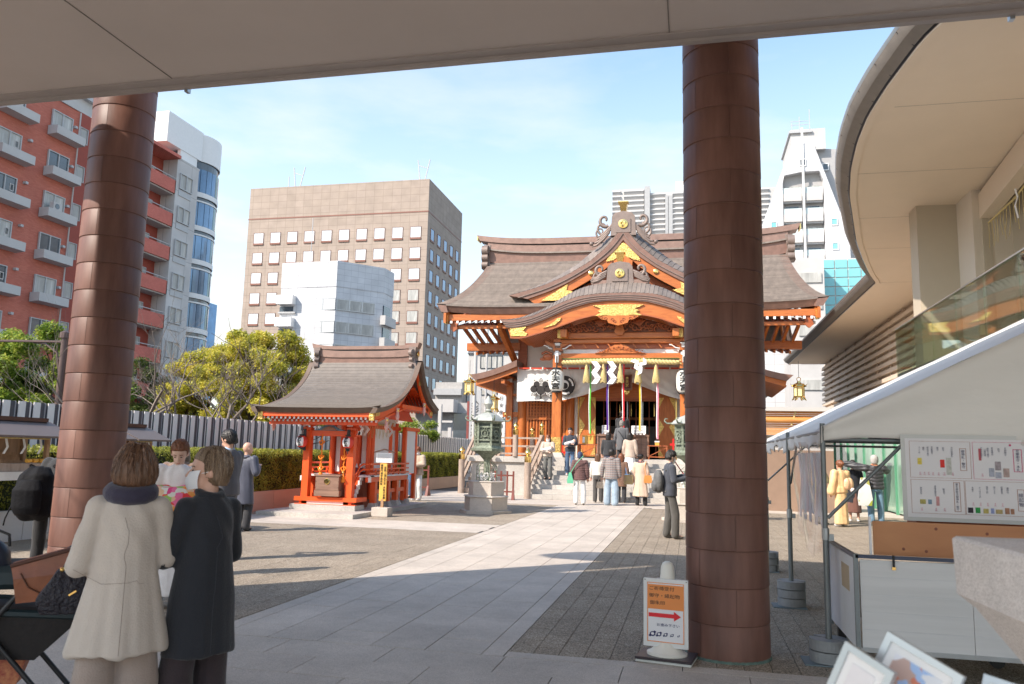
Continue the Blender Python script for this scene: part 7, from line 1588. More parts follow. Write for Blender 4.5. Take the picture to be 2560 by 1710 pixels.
    if hood: q=MB(); q.tube([(.085*s*math.cos(a),(-.03-.06*math.sin(a))*s,(1.40-.02*math.sin(a))*s) for a in [j*PI/8 for j in range(9)]],[.03*s]*9,10); part('hood',q,topm,v=.012)
    if belt: q=MB(); oval(q,[(1.02*s,0,0,W*.92*s,.125*s),(1.07*s,0,0,W*.92*s,.125*s)]); q.build('belt',belt,t,smooth=60)
    if baby:
        b=MB(); cap(b,(-.13*s,.2*s,1.16*s),(.12*s,.22*s,1.10*s),.075*s,.07*s); part('wrapped_baby',b,baby)
        MB().ball((-.16*s,.2*s,1.21*s),.06*s,12).build('baby_head',SK2,t,smooth=180)
    return t
FRONT=((-.22,.05,1.10),(-.06,.19,1.12)); FRONTR=((.22,.05,1.10),(.06,.19,1.12))
cream=clothm('wool_cream',(.52,.455,.395),var=.05); navy=clothm('navy_wool',(.018,.02,.035)); blackw=clothm('black_wool',(.012,.014,.02))
w1=person('person in long cream coat and navy scarf seen from behind',(-2.64,3.38,0),R(38),1.53,vox=.011,hair='bob',hairm=HBR,head=(22,-6),topm=cream,hem=.63,flare=.238,shoulder=.152,sleeve=.052,cuff=.054,armL=((-.215,.0,1.06),(-.07,.2,1.09)),armR=((.19,.04,1.08),(.03,.2,1.1)),botm=clothm('trouser_beige',(.33,.26,.22)),legr=.105,legend=.1,collar=(clothm('scarf_navy',(.03,.025,.05)),.088,.05),disp=folds(.015,vert='v',seed=1.2),shoem=mat('shoe_beige',(.4,.3,.25),.5))
w2=person('person in long black coat and white face mask turning left',(-2.40,3.66,0),R(66),1.52,vox=.011,hair='short',hairm=mat('hair_ash',(.2,.13,.08),.42,var=.45,scale=40,stretch=(1,1,.15),bump=.5,bscale=90),head=(60,-4),topm=blackw,hem=.58,flare=.2,shoulder=.145,sleeve=.05,cuff=.05,armL=((-.2,.06,1.08),(.04,.2,1.12)),armR=((.2,.04,1.08),(-.02,.2,1.1)),botm=clothm('trouser_darkbrown',(.035,.022,.025)),legr=.09,legend=.085,mask=True,face=True,collar=(blackw,.062,.026),disp=folds(.007,vert='v',seed=4))
# kimono robed parent
def floral(key,cols,scale=14):
    m=bpy.data.materials.new(key); m.use_nodes=True; t=m.node_tree; b=t.nodes['Principled BSDF']; n=t.nodes.new; l=t.links.new; b.inputs['Roughness'].default_value=.55
    tc=n('ShaderNodeTexCoord'); v=n('ShaderNodeTexVoronoi'); v.inputs['Scale'].default_value=scale; nz=n('ShaderNodeTexNoise'); nz.inputs['Scale'].default_value=scale*.7; vm=n('ShaderNodeVectorMath'); vm.operation='MULTIPLY_ADD'; l(tc.outputs['Object'],nz.inputs[0]); vm.inputs[1].default_value=(.08,.08,.08); l(nz.outputs['Color'],vm.inputs[0]); l(tc.outputs['Object'],vm.inputs[2]); l(vm.outputs[0],v.inputs[0])
    sc_=n('ShaderNodeSeparateColor'); l(v.outputs['Color'],sc_.inputs[0]); rp=n('ShaderNodeValToRGB'); rp.color_ramp.interpolation='CONSTANT'; e=rp.color_ramp.elements; e[0].color=(*cols[0],1); e[1].color=(*cols[-1],1); e[1].position=.85
    for i,c in enumerate(cols[1:-1]): q=e.new((i+1)/len(cols)); q.color=(*c,1)
    l(sc_.outputs[0],rp.inputs[0]); l(rp.outputs[0],b.inputs['Base Color']); MATS[key]=m; return m
fl=floral('floral_kimono',[(.75,.03,.03),(.8,.5,.3),(.8,.15,.3),(.75,.7,.6),(.8,.3,.05),(.3,.5,.1),(.7,.05,.2)],16)
wht=clothm('white_silk',(.8,.76,.76),rough=.5)
k1=person('person holding a bright red floral baby robe and looking down',(-4.95,7.0,0),R(205),1.58,vox=.014,hair='bun',hairm=HRB,skin=SK2,head=(0,28),topm=wht,hem=.8,flare=.2,armL=((-.22,.06,1.1),(-.08,.2,1.05)),armR=((.22,.06,1.1),(.06,.22,1.02)),bottom='skirt',skirt=(.9,.2,.16),botm=wht,face=True,sleeve=.075,cuff=.085)
q=MB(); oval(q,[(.55,0,.2,.2,.09),(.75,0,.22,.25,.13),(.95,0,.22,.27,.15),(1.08,0,.2,.25,.14),(1.16,.02,.16,.18,.1)],20); me=vremesh(q,.014,3,folds(.012,22)); me.materials.append(fl); o=bpy.data.objects.new('baby_robe',me); COL.objects.link(o); o.location=(-4.95,7.0,0); o.rotation_euler=(0,0,R(205)); tag(o,'bright red pink floral baby robe draped over the bundle in the parent\'s arms','robe')
suit=clothm('grey_suit',(.085,.085,.1)); 
person('tall person in grey suit jacket with orange brown shoes looking down',(-6.35,10.08,0),R(75),1.76,vox=.015,hair='short',hairm=HB,head=(10,22),topm=suit,hem=.82,flare=.185,armL=((-.22,.08,1.1),(-.12,.28,1.12)),armR=((.22,.08,1.1),(.1,.3,1.1)),botm=clothm('suit_trouser',(.05,.05,.065)),shoem=mat('shoe_orange',(.7,.2,.04),.35),face=True,collar=(clothm('shirt_blue',(.35,.5,.75)),.055,.018))
person('bald person in dark navy knee length coat with hood',(-8.19,13.59,0),R(-10),1.62,vox=.016,hair='bald',head=(-20,0),topm=clothm('navy_parka',(.055,.06,.09),rough=.5),hem=.5,flare=.22,shoulder=.2,sleeve=.07,cuff=.06,armL=((-.25,.02,1.08),(-.2,.2,1.1)),armR=((.27,-.02,1.1),(.2,.12,1.2)),botm=clothm('dark_slacks',(.035,.035,.04)),hood=True)
bp_=person('person with large black backpack beside the left copper column',(-6.78,7.4,0),R(15),1.62,vox=.016,hair='short',hairm=HB,topm=clothm('black_jacket',(.015,.015,.017)),lean=.45,botm=clothm('black_trouser',(.012,.012,.014)),legr=.07,legend=.055)
t=thing('backpack','large black hiking backpack worn by the leaning person at left','backpack',(-6.72,7.2,.86),R(15)); bpm=mat('backpack_nylon',(.006,.006,.008),.8,spec=.2,var=.25,scale=8,bump=.3,bscale=40)
q=MB(); oval(q,[(-.12,0,-.1,.12,.07),(-.05,0,-.12,.19,.12),(.15,0,-.14,.2,.14),(.35,0,-.1,.17,.12),(.43,0,-.06,.11,.07)],14); me=vremesh(q,.014,3,folds(.014,30)); me.materials.append(bpm); o=bpy.data.objects.new('main_bag',me); COL.objects.link(o); o.parent=t
q=MB(); oval(q,[(-.05,0,-.25,.12,.05),(.02,0,-.26,.15,.07),(.2,0,-.27,.15,.07),(.3,0,-.22,.1,.05)],14); me=vremesh(q,.012,2); me.materials.append(bpm); o=bpy.data.objects.new('front_pocket',me); COL.objects.link(o); o.parent=t
for s_ in (-1,1): MB().tube([(s_*.12,-.02,.44),(s_*.15,.1,.42),(s_*.15,.14,.25),(s_*.12,.0,.02)],.02,6).build('strap',bpm,t,smooth=60)
MB().tube([(-.2,-.15,.05),(-.24,-.18,-.1),(-.25,-.18,-.17)],.008,5).build('loose_strap',bpm,t)
person('grey haired person mostly hidden behind the cream coat',(-6.07,8.6,0),R(190),1.58,vox=.018,hair='mid',hairm=HG,topm=clothm('brown_knit',(.2,.13,.1)),botm=MATS['dark_slacks'])
# courtyard
person('person in beige padded jacket and white trousers beside the vermilion shrine',(-8.53,24.24,0),R(165),1.66,vox=.018,hair='short',hairm=HRB,skin=SK2,head=(0,30),topm=clothm('beige_puffer',(.52,.4,.3)),hem=.8,flare=.2,sleeve=.075,cuff=.065,armL=((-.25,.06,1.12),(-.05,.22,1.1)),armR=((.25,.06,1.12),(.04,.22,1.06)),botm=clothm('white_pants',(.75,.74,.72)),shoem=mat('shoe_white',(.75,.75,.75),.5),mask=True,face=True,disp=folds(.004,20,ribs=.006,ribf=40))
person('curly haired person in green jacket behind the vermilion shrine wing',(-9.05,25.3,0),R(170),1.75,vox=.018,hair='mid',hairm=HG,topm=clothm('olive_green',(.12,.17,.1)),armL=((-.25,.06,1.12),(-.05,.2,1.3)),botm=clothm('blue_jeans',(.08,.13,.22)),face=True)
t=thing('red_handbag','small red shoulder bag held by the person in beige jacket','handbag',(-8.62,24.05,.92)); MB().bbox(-.11,.11,-.05,.05,-.12,.12,.03).build('pouch',mat('bag_red',(.65,.09,.06),.5,var=.1),t,smooth=40); MB().tube([(-.1,0,.1),(-.05,.06,.4),(.08,.1,.55)],.008,5).build('strap',mat('bag_strap',(.3,.05,.04),.5),t)
# camera man right
nv=clothm('navy_blazer',(.045,.05,.065))
cm=person('person in navy blazer with backpack adjusting a camera beside the right column',(-.42,15.84,0),R(-72),1.66,vox=.014,hair='short',hairm=HB,skin=SK2,head=(8,26),topm=nv,hem=.80,flare=.185,armL=((-.2,.12,1.12),(-.04,.34,1.2)),armR=((.22,.02,1.1),(.1,.28,1.14)),botm=clothm('charcoal_trouser',(.075,.07,.062)),legr=.08,mask=True,face=True,feet=((-.12,-.03),(.1,.08)),shoem=mat('shoe_grey',(.1,.09,.08),.6),collar=(clothm('shirt_navy',(.05,.07,.13)),.052,.015))
t=thing('grey_backpack','grey backpack worn by the person in navy blazer','backpack',(-.54,15.81,1.0),R(-72)); q=MB(); q.ball((0,-.1,.08),.19,14,.8,.55,1.25); q.ball((0,-.18,.0),.12,12,.9,.5,1.1); me=vremesh(q,.014,3,folds(.005,30)); me.materials.append(mat('backpack_grey',(.1,.1,.1),.7,var=.15,scale=8,bump=.3)); o=bpy.data.objects.new('main_bag',me); COL.objects.link(o); o.parent=t
for s_ in (-1,1): MB().tube([(s_*.1,0,.3),(s_*.13,.18,.3),(s_*.14,.22,.1),(s_*.1,.0,-.12)],.016,6).build('strap',MATS['backpack_grey'],t,smooth=60)
t=thing('hand_camera','black camera with red edged strap held by the person in navy blazer','camera',(-.08,15.93,1.14),R(-72)); MB().bbox(-.07,.07,-.03,.03,-.045,.045,.01).build('camera_body',G_('black_plastic'),t); MB().tube([(0,.03,0),(0,.12,-.02)],[.038,.045],14).build('lens',G_('black_plastic'),t,smooth=50); MB().tube([(-.07,-.02,.03),(-.1,-.14,.2),(-.05,-.24,.32)],.012,5).build('strap',mat('strap_red',(.5,.03,.04),.6),t)
# people on and before the steps
pc=lambda k,c,**kw: clothm(k,c,**kw)
person('person in brown quilted jacket and white trousers facing the steps',(-3.45,25.1,0),R(3),1.62,vox=.016,hair='short',hairm=mat('cap_navy',(.04,.06,.12),.8,var=.3,scale=30),topm=pc('brown_quilt',(.13,.065,.06)),hem=.78,flare=.2,sleeve=.07,cuff=.06,botm=MATS['white_pants'],legr=.085,feet=((-.12,0),(.12,.02)),disp=folds(.003,20,ribs=.012,ribf=45),shoem=mat('shoe_brown',(.12,.06,.04),.5),collar=(MATS['brown_quilt'],.06,.02))
person('person in cropped white sweater and grey trousers on the path by the steps',(-3.06,26.6,0),R(-5),1.6,vox=.016,hair='mid',hairm=HBR,topm=pc('white_sweater',(.7,.66,.58)),hem=.92,flare=.19,botm=pc('charcoal_skirtpant',(.07,.065,.06)),legr=.085,feet=((-.09,.0),(.1,.12)),lift=(0,0),shoem=MATS['shoe_white'])
def plaidmat():
    m=bpy.data.materials.new('plaid'); m.use_nodes=True; t=m.node_tree; b=t.nodes['Principled BSDF']; n=t.nodes.new; l=t.links.new; b.inputs['Roughness'].default_value=.9; tc=n('ShaderNodeTexCoord'); col=None
    for (ax,c,ph) in (('X',(.35,.3,.27),0),('Z',(.35,.3,.27),1),('X',(.5,.42,.36),2),('Z',(.28,.1,.07),2.4)):
        w=n('ShaderNodeTexWave'); w.bands_direction=ax; w.inputs['Scale'].default_value=4.2; w.inputs['Phase Offset'].default_value=ph*1.3; l(tc.outputs['Object'],w.inputs[0]); r=n('ShaderNodeMath'); r.operation='GREATER_THAN'; r.inputs[1].default_value=.72 if ph<2 else .93; l(w.outputs['Fac'],r.inputs[0]); mx=n('ShaderNodeMix'); mx.data_type='RGBA'; r2=n('ShaderNodeMath'); r2.operation='MULTIPLY'; r2.inputs[1].default_value=.6; l(r.outputs[0],r2.inputs[0]); l(r2.outputs[0],mx.inputs[0]); mx.inputs[7].default_value=(*c,1)
        if col is None: mx.inputs[6].default_value=(.13,.14,.16,1)
        else: l(col,mx.inputs[6])
        col=mx.outputs[2]
    l(col,b.inputs['Base Color']); MATS['plaid']=m; return m
person('person in grey plaid hooded jacket and pale blue jeans',(-2.49,25.43,0),R(-4),1.74,vox=.016,hair='short',hairm=HB,topm=plaidmat(),hem=.78,flare=.21,shoulder=.21,sleeve=.068,cuff=.06,armL=((-.28,.02,1.08),(-.3,.06,.84)),botm=pc('pale_jeans',(.30,.38,.46),var=.25,scale=4),legr=.11,legend=.11,feet=((-.13,.02),(.12,-.06)),hood=True)
person('person in brown coat with blue bag walking between plaid jacket and trench coat',(-2.32,27.0,0),R(-8),1.6,vox=.017,hair='mid',hairm=HRB,topm=pc('brown_coat',(.2,.11,.07)),hem=.55,flare=.2,botm=MATS['dark_slacks'],shoem=MATS['shoe_beige'])
person('person in long beige trench coat with dark patterned scarf and tied hair',(-1.6,25.79,0),R(-14),1.6,vox=.016,hair='bun',hairm=HB,head=(-30,5),topm=pc('trench_beige',(.60,.44,.33)),hem=.30,flare=.27,sleeve=.065,cuff=.06,botm=MATS['black_trouser'],legr=.07,feet=((-.12,.02),(.14,.05)),collar=(floral('scarf_pattern',[(.05,.05,.08),(.3,.05,.04),(.05,.06,.12),(.5,.3,.2)],40),.075,.032),disp=folds(.012,vert='v',seed=2),shoe_h=.1)
stz=lambda y: max(0,min(9,math.floor((y-27.4)/.3)+1))*rz_
rz_=1.44/9
person('person in dark hooded jacket at the offertory box on the top platform',(-2.56,30.15,1.44),R(-6),1.78,vox=.017,hair='short',hairm=HB,topm=pc('black_hoodie',(.03,.03,.032)),hem=.78,flare=.19,armL=((-.2,.12,1.12),(-.05,.25,1.3)),armR=((.2,.12,1.12),(.05,.25,1.3)),botm=MATS['black_trouser'],hood=True)
person('grey haired person in long grey coat with shoulder bag on the steps',(-2.5,29.3,stz(29.3)),R(-4),1.7,vox=.017,hair='short',hairm=HG,topm=pc('grey_coat',(.11,.11,.115)),hem=.62,flare=.21,botm=MATS['dark_slacks'])
person('person in black jacket with tied up hair climbing the steps',(-2.92,28.65,stz(28.65)),R(-3),1.55,vox=.017,hair='mid',hairm=HB,topm=pc('black_top',(.03,.03,.033)),hem=.8,flare=.21,shoulder=.2,botm=pc('navy_skirt',(.03,.035,.06)),bottom='skirt',skirt=(.75,.22,.17))
person('person in beige coat and long white skirt climbing the steps',(-2.15,28.65,stz(28.65)),R(-8),1.56,vox=.017,hair='mid',hairm=HB,topm=pc('beige_coat',(.50,.39,.31)),hem=.74,flare=.215,sleeve=.068,bottom='skirt',botm=pc('white_skirt',(.78,.77,.76)),skirt=(.82,.25,.2))
person('person with brown hair and mask carrying a baby down the left side of the steps',(-5.08,28.45,stz(28.45)),R(178),1.58,vox=.016,hair='long',hairm=HRB,skin=SK2,head=(0,25),topm=pc('oatmeal_knit',(.52,.43,.35)),hem=.86,flare=.2,armL=((-.23,.08,1.1),(.05,.24,1.1)),armR=((.23,.08,1.1),(-.05,.26,1.04)),botm=pc('grey_wide_trouser',(.13,.13,.12)),legr=.085,feet=((-.1,.05),(.1,-.05)),mask=True,face=True,baby=pc('baby_white',(.75,.72,.7)),sleeve=.07)
person('person in dark jacket and blue jeans holding a baby on the steps',(-4.32,28.75,stz(28.75)),R(182),1.7,vox=.016,hair='short',hairm=HB,head=(0,10),topm=pc('dark_jacket',(.035,.04,.055)),hem=.84,flare=.19,armL=((-.23,.08,1.1),(.05,.24,1.02)),armR=((.23,.08,1.1),(-.05,.26,1.1)),botm=pc('indigo_jeans',(.07,.12,.2),var=.2),feet=((-.1,.1),(.1,-.05)),face=True,baby=pc('baby_grey',(.55,.52,.53)),shoem=MATS['shoe_white'],sz=.97)
# bags of that group
def bag(label,x,y,z,w,h,d,m,strap=None,rz=0,nm='shoulder_bag',taper=.8):
    t=thing(nm,label,'bag',(x,y,z),rz); q=MB(); q.loft([[(-w/2*taper,-d/2,h),(w/2*taper,-d/2,h),(w/2*taper,d/2,h),(-w/2*taper,d/2,h)],[(-w/2,-d/2,h*.25),(w/2,-d/2,h*.25),(w/2,d/2,h*.25),(-w/2,d/2,h*.25)],[(-w/2*.9,-d/2*.7,0),(w/2*.9,-d/2*.7,0),(w/2*.9,d/2*.7,0),(-w/2*.9,d/2*.7,0)]]); fixn(q.build('pouch',m,t,smooth=60))
    if strap: MB().tube(strap,.012,6).build('strap',m,t,smooth=60)
    return t
def stripem(key,c1,c2,ax='Z',sc=6):
    m=bpy.data.materials.new(key); m.use_nodes=True; t=m.node_tree; b=t.nodes['Principled BSDF']; n=t.nodes.new; l=t.links.new; tc=n('ShaderNodeTexCoord'); w=n('ShaderNodeTexWave'); w.bands_direction=ax; w.inputs['Scale'].default_value=sc; w.inputs['Distortion'].default_value=1.5; l(tc.outputs['Object'],w.inputs[0]); rp=n('ShaderNodeValToRGB'); rp.color_ramp.interpolation='CONSTANT'; rp.color_ramp.elements[0].color=(*c1,1); rp.color_ramp.elements[1].color=(*c2,1); rp.color_ramp.elements[1].position=.5; l(w.outputs['Fac'],rp.inputs[0]); l(rp.outputs[0],b.inputs['Base Color']); MATS[key]=m; return m
bag('teal and green patterned bag slung over the brown quilted jacket',-3.74,25.0,.66,.2,.34,.07,stripem('teal_bag',(.02,.4,.4),(.25,.6,.2),'Z',9),[(.02,0,.34),(.2,-.11,.62),(.42,-.1,.86)],R(0),taper=.35)
bag('orange tan leather shoulder bag on the beige trench coat',-1.36,25.62,.72,.26,.24,.09,mat('tan_leather',(.6,.24,.06),.45,var=.1),[(-.08,0,.24),(-.1,.02,.5),(-.06,.06,.68)],0)
bag('yellow and purple striped bag carried left of the trench coat',-1.98,25.75,.66,.3,.3,.1,stripem('striped_bag',(.5,.45,.05),(.2,.06,.2),'Z',12),[(0,0,.3),(.1,.02,.45)],0)
bag('blue bag hanging from the person in brown coat',-2.1,26.8,.66,.2,.3,.08,mat('blue_bag',(.12,.25,.45),.6,var=.2),[(-.03,0,.3),(-.06,.05,.5)],0)
bag('small pale patterned handbag held by the plaid jacket person',-2.86,25.5,.52,.22,.2,.08,mat('pale_bag',(.5,.4,.3),.6,var=.4,scale=40),[(-.06,0,.2),(0,0,.36),(.06,0,.2)],0)
bag('dark shoulder bag on the grey coat by the offertory box',-2.4,29.12,stz(29.3)+.78,.16,.22,.08,G_('ink'),[(.02,0,.2),(-.1,.0,.4),(-.22,.05,.56)],0)
# passage group on the right
yk_=pc('golden_kimono',(.8,.52,.26),rough=.4,var=.2,scale=10)
person('person in golden yellow kimono with white collar in the right passage',(3.49,20.64,0),R(28),1.55,vox=.017,hair='bun',hairm=HRB,topm=yk_,hem=.85,flare=.19,sleeve=.09,cuff=.12,bottom='skirt',botm=yk_,skirt=(.96,.2,.15),shoem=MATS['shoe_white'],armR=((.24,.05,1.12),(.1,.2,1.05)),disp=folds(.008,20))
t=thing('obi_bow','round pale orange sash bow on the back of the golden kimono','bow',(3.60,20.50,1.02),R(28)); q=MB(); q.ball((0,-.08,0),.14,14,1,.5,1.05); me=vremesh(q,.012,2,folds(.01,30)); me.materials.append(mat('obi_orange',(.8,.5,.3),.5,var=.2,scale=20)); o=bpy.data.objects.new('bow_loop',me); COL.objects.link(o); o.parent=t; MB().ball((.08,-.1,-.14),.06,10).build('white_puff',MATS['white_silk'],t,smooth=180)
person('person in shiny black quilted jacket, grey cap and blue jeans raising an arm',(4.58,22.13,0),R(5),1.7,vox=.016,hair='short',hairm=mat('cap_grey',(.42,.4,.38),.8),head=(-5,-5),topm=pc('black_quilt',(.035,.035,.04),rough=.35),hem=.84,flare=.21,shoulder=.22,sleeve=.08,cuff=.065,armL=((-.40,.08,1.38),(-.66,.2,1.46)),armR=((.30,.1,1.30),(.2,.3,1.36)),botm=pc('washed_jeans',(.16,.28,.40),var=.35,scale=4),disp=folds(.004,20,ribs=.018,ribf=36),collar=(pc('orange_scarf',(.55,.2,.08)),.07,.025),shoem=MATS['shoe_beige'],feet=((-.12,0),(.13,.08)))
person('person in black coat and brown skirt holding a white bag behind the kimono',(4.12,22.5,0),R(170),1.56,vox=.018,hair='short',hairm=HB,topm=MATS['black_wool'],hem=.5,flare=.2,bottom='skirt',botm=pc('brown_skirt',(.16,.07,.05)),skirt=(.78,.2,.16),mask=True,shoem=MATS['shoe_white'])
person('person in olive cardigan and grey trousers behind the tent post',(3.08,20.99,0),R(-70),1.58,vox=.018,hair='short',hairm=HB,topm=pc('olive_card',(.16,.14,.07)),hem=.78,flare=.2,botm=MATS['charcoal_trouser'],armR=((.22,.1,1.1),(.1,.32,1.12)),face=True)
bag('white and olive carrier bag held between the black coat and jeans',4.28,21.9,.45,.34,.7,.1,floral('olive_bag',[(.35,.38,.05),(.75,.74,.72),(.7,.7,.68),(.4,.4,.1)],5),None,0,nm='carrier_bag',taper=.5)

# --- surface detail on the nearest figures: hair strands, seams
from mathutils.bvhtree import BVHTree
def bvh_of(o): me=o.data; return BVHTree.FromPolygons([v.co for v in me.vertices],[tuple(p.vertices) for p in me.polygons])
def kid(t,nm): return [c for c in t.children if c.name.split('.')[0]==nm][0]
def strands(t,n,seed,mats_,ln=.2,r=.0013):
    h=kid(t,'hair'); B=bvh_of(h); rr=random.Random(seed); vs=[v.co for v in h.data.vertices]; zt=max(v.z for v in vs); zb=min(v.z for v in vs); cx=sum(v.x for v in vs)/len(vs); cy=sum(v.y for v in vs)/len(vs); C_=Vector((cx,cy,0))
    for m in mats_:
        q=MB()
        for _ in range(n):
            a=rr.uniform(0,6.283); st=Vector((cx+.03*math.cos(a)*rr.random(),cy+.03*math.sin(a)*rr.random(),zt+.02)); f0=rr.random()*.6; d=Vector((math.cos(a),math.sin(a),0)); p=Vector((cx,cy,zt))+d*.12*f0-Vector((0,0,.1*f0**2)); pts=[]
            L_=ln*rr.uniform(.5,1.1); k=14
            for i in range(k):
                hit=B.find_nearest(p); 
                if hit[0] is None: break
                nn=hit[1]; pts.append(hit[0]+nn*(.0008+.0012*math.sin(i*.9+a)**2*rr.random())); g=(Vector((0,0,-1))*.9+d*.55+Vector((rr.uniform(-.12,.12),rr.uniform(-.12,.12),0))); g=g-nn*g.dot(nn)
                if g.length<.05: break
                p=hit[0]+g.normalized()*L_/k
            if len(pts)>5: q.tube(pts,[r*(1-.5*i/len(pts)) for i in range(len(pts))],3,caps=False)
        o=q.build('hair_strands',m,t); o['kind']='stuff'
strands(w1,260,1,(mat('strand_a',(.22,.12,.07),.35,var=.2),mat('strand_b',(.06,.03,.02),.35,var=.2)))
strands(w2,240,2,(mat('strand_c',(.34,.25,.17),.35,var=.2),mat('strand_d',(.11,.07,.045),.35,var=.2)),ln=.18)
strands(k1,110,3,(MATS['strand_a'],),ln=.15)
strands(cm,110,4,(mat('strand_e',(.05,.045,.04),.35,var=.2),),ln=.14)
def seam(t,part_,line,m,r=.0013,nm='seam'):
    o=kid(t,part_); B=bvh_of(o); pts=[]
    for p in line:
        hit=B.find_nearest(Vector(p))
        if hit[0]: pts.append(hit[0]+hit[1]*.0004)
    MB().tube(pts,r,4).build(nm,m,t)
sm1=mat('seam_cream',(.25,.2,.17),.8,var=0); s1=1.53/1.65
seam(w1,'coat',[(0,-.35,z*s1) for z in [1.36-.7*i/40 for i in range(41)]],sm1,.0012)
seam(w1,'coat',[(-.3+.6*i/30,-.4,1.03*s1) for i in range(31)],sm1,.0009)
sm2=mat('seam_black',(.03,.035,.05),.6,var=0); s2=1.52/1.65
seam(w2,'coat',[(0,-.35,z*s2) for z in [1.36-.75*i/40 for i in range(41)]],sm2,.0013)
# ================= FOREGROUND PROPS =================
# --- stroller with bags, left foreground
st=thing('pushchair','folded dark pushchair loaded with bags beside the cream coat','pushchair',(-3.62,3.72,0),R(30)); dg=mat('pushchair_green',(.015,.03,.035),.6,var=.2); 
for s_ in (-1,1):
    MB().tube([(-.5,s_*.22,.12),(-.1,s_*.22,.5),(.25,s_*.22,.95),(.38,s_*.22,1.02)],.014,8).build('frame_tube',G_('black_plastic'),st,smooth=60); MB().tube([(.38,s_*.2,.1),(.0,s_*.2,.55),(-.2,s_*.2,.7)],.014,8).build('frame_tube',G_('black_plastic'),st,smooth=60)
    for x in (-.5,.38): q=MB(); q.tube([(x,s_*.22-.02,.1),(x,s_*.22+.02,.1)],.1,18); q.build('wheel',G_('black_plastic'),st,smooth=40)
MB().tube([(.38,-.22,1.02),(.38,.22,1.02)],.016,8).build('handle',G_('black_plastic'),st)
q=MB().loft([[(-.35,-.2,.7),(.42,-.2,.64),(.42,.2,.64),(-.35,.2,.7)],[(-.15,-.17,.44),(.2,-.17,.42),(.2,.17,.42),(-.15,.17,.44)]]); fixn(q.build('mesh_basket',mat('basket_mesh',(.02,.016,.015),.8,var=.3,scale=60,bump=.3),st)); MB().tube([(-.35,-.2,.7),(.42,-.2,.64),(.42,.2,.64),(-.35,.2,.7),(-.35,-.2,.7)],.02,6).build('basket_rim',dg,st,smooth=40)
MB().bbox(-.1,.34,-.19,.19,.78,.9,.03).build('seat_pad',dg,st,smooth=40)
q=MB(); q.loft([[(-.6,-.2,.86),(-.05,-.2,.80),(-.05,-.14,.98),(-.5,-.16,1.02)],[(-.6,.2,.86),(-.05,.2,.80),(-.05,.14,.98),(-.5,.16,1.02)]]); me=vremesh(q,.012,4,folds(.007,60)); me.materials.append(pc('grey_liner',(.36,.33,.31))); o=bpy.data.objects.new('grey_hood',me); COL.objects.link(o); o.parent=st
t=thing('navy_bag','puffy dark navy padded bag in the pushchair at the left edge','bag',(-3.72,3.6,.85)); q=MB(); q.ball((0,0,.06),.17,14,1.1,.8,.85); me=vremesh(q,.012,3,folds(.008,50)); me.materials.append(mat('navy_nylon',(.015,.022,.04),.4,var=.2,bump=.4,bscale=25)); o=bpy.data.objects.new('pouch',me); COL.objects.link(o); o.parent=t; MB().tube([(-.02,0,.2),(.1,0,.235),(.19,0,.21),(.2,0,.15)],.008,6).build('strap',G_('ink'),t,smooth=60)
t=thing('brown_leather_bag','open chestnut brown leather tote on the pushchair beside the cream coat','bag',(-3.26,3.62,.74),R(36)); lt=mat('brown_leather',(.30,.10,.045),.4,var=.3,scale=5,bump=.15,bscale=40); q=MB(); q.loft([[(-.14,-.07,.0),(.2,-.07,.02),(.2,.07,.02),(-.14,.07,.0)],[(-.16,-.08,.12),(.24,-.08,.16),(.24,.08,.16),(-.16,.08,.12)],[(-.18,-.06,.19),(.24,-.06,.31),(.24,.06,.31),(-.18,.06,.19)]][::-1]); fixn(q.build('body',lt,t)); MB().tube([(-.18,-.065,.185),(.24,-.065,.305)],.01,6).build('rim',mat('leather_dark',(.09,.03,.015),.5),t); MB().tube([(-.13,-.082,.15),(-.09,-.085,.08),(-.02,-.082,.04)],.004,5).build('seam',MATS['leather_dark'],t)
QB=1
t=thing('quilted_handbag','black quilted handbag hanging at the left elbow of the cream coat','handbag',(-2.93,3.35,.745),R(36)); bm_=mat('quilted_black',(.012,.01,.018),.3,var=.3,scale=50,bump=1.0,bscale=60); q=MB(); q.loft([[(-.1,-.04,.0),(.1,-.04,.0),(.1,.04,.0),(-.1,.04,.0)],[(-.12,-.055,.07),(.12,-.055,.07),(.12,.055,.07),(-.12,.055,.07)],[(-.04,-.03,.2),(.09,-.03,.18),(.09,.03,.18),(-.04,.03,.2)]][::-1]); me=vremesh(q,.008,3,folds(.004,60)); me.materials.append(bm_); o=bpy.data.objects.new('pouch',me); COL.objects.link(o); o.parent=t
MB().tube([(-.02,0,.2),(.02,.0,.3),(.08,.0,.36)],.006,6).build('strap',G_('ink'),t); MB().ball((-.02,-.02,.205),.012,8).build('gold_bead',G_('gold_smooth'),t); MB().beam((.02,-.058,.09),(.05,-.058,.11),.008).build('gold_logo_bar',G_('gold_smooth'),t)
for i,(x,lab) in enumerate(((-3.08,'red patterned paper bag with gold cord handles under the pushchair'),)):
    t=thing('paper_bag',lab,'bag',(x*1.17,3.7,.28),R(30)); rp_=mat('red_paper',(.45,.04,.04),.5,var=.35,scale=30,hue=(.6,.25,.1)); q=MB(); q.loft([[(-.16,-.05,.0),(.1,-.05,.0),(.1,.05,.0),(-.16,.05,.0)],[(-.08,-.06,.28),(.18,-.06,.26),(.18,.06,.26),(-.08,.06,.28)]]); fixn(q.build('sack',rp_,t)); MB().tube([(0,-.06,.25),(.06,-.06,.37),(.14,-.06,.25)],.004,6).build('cord_handle',mat('gold_cord',(.7,.5,.15),.5),t)
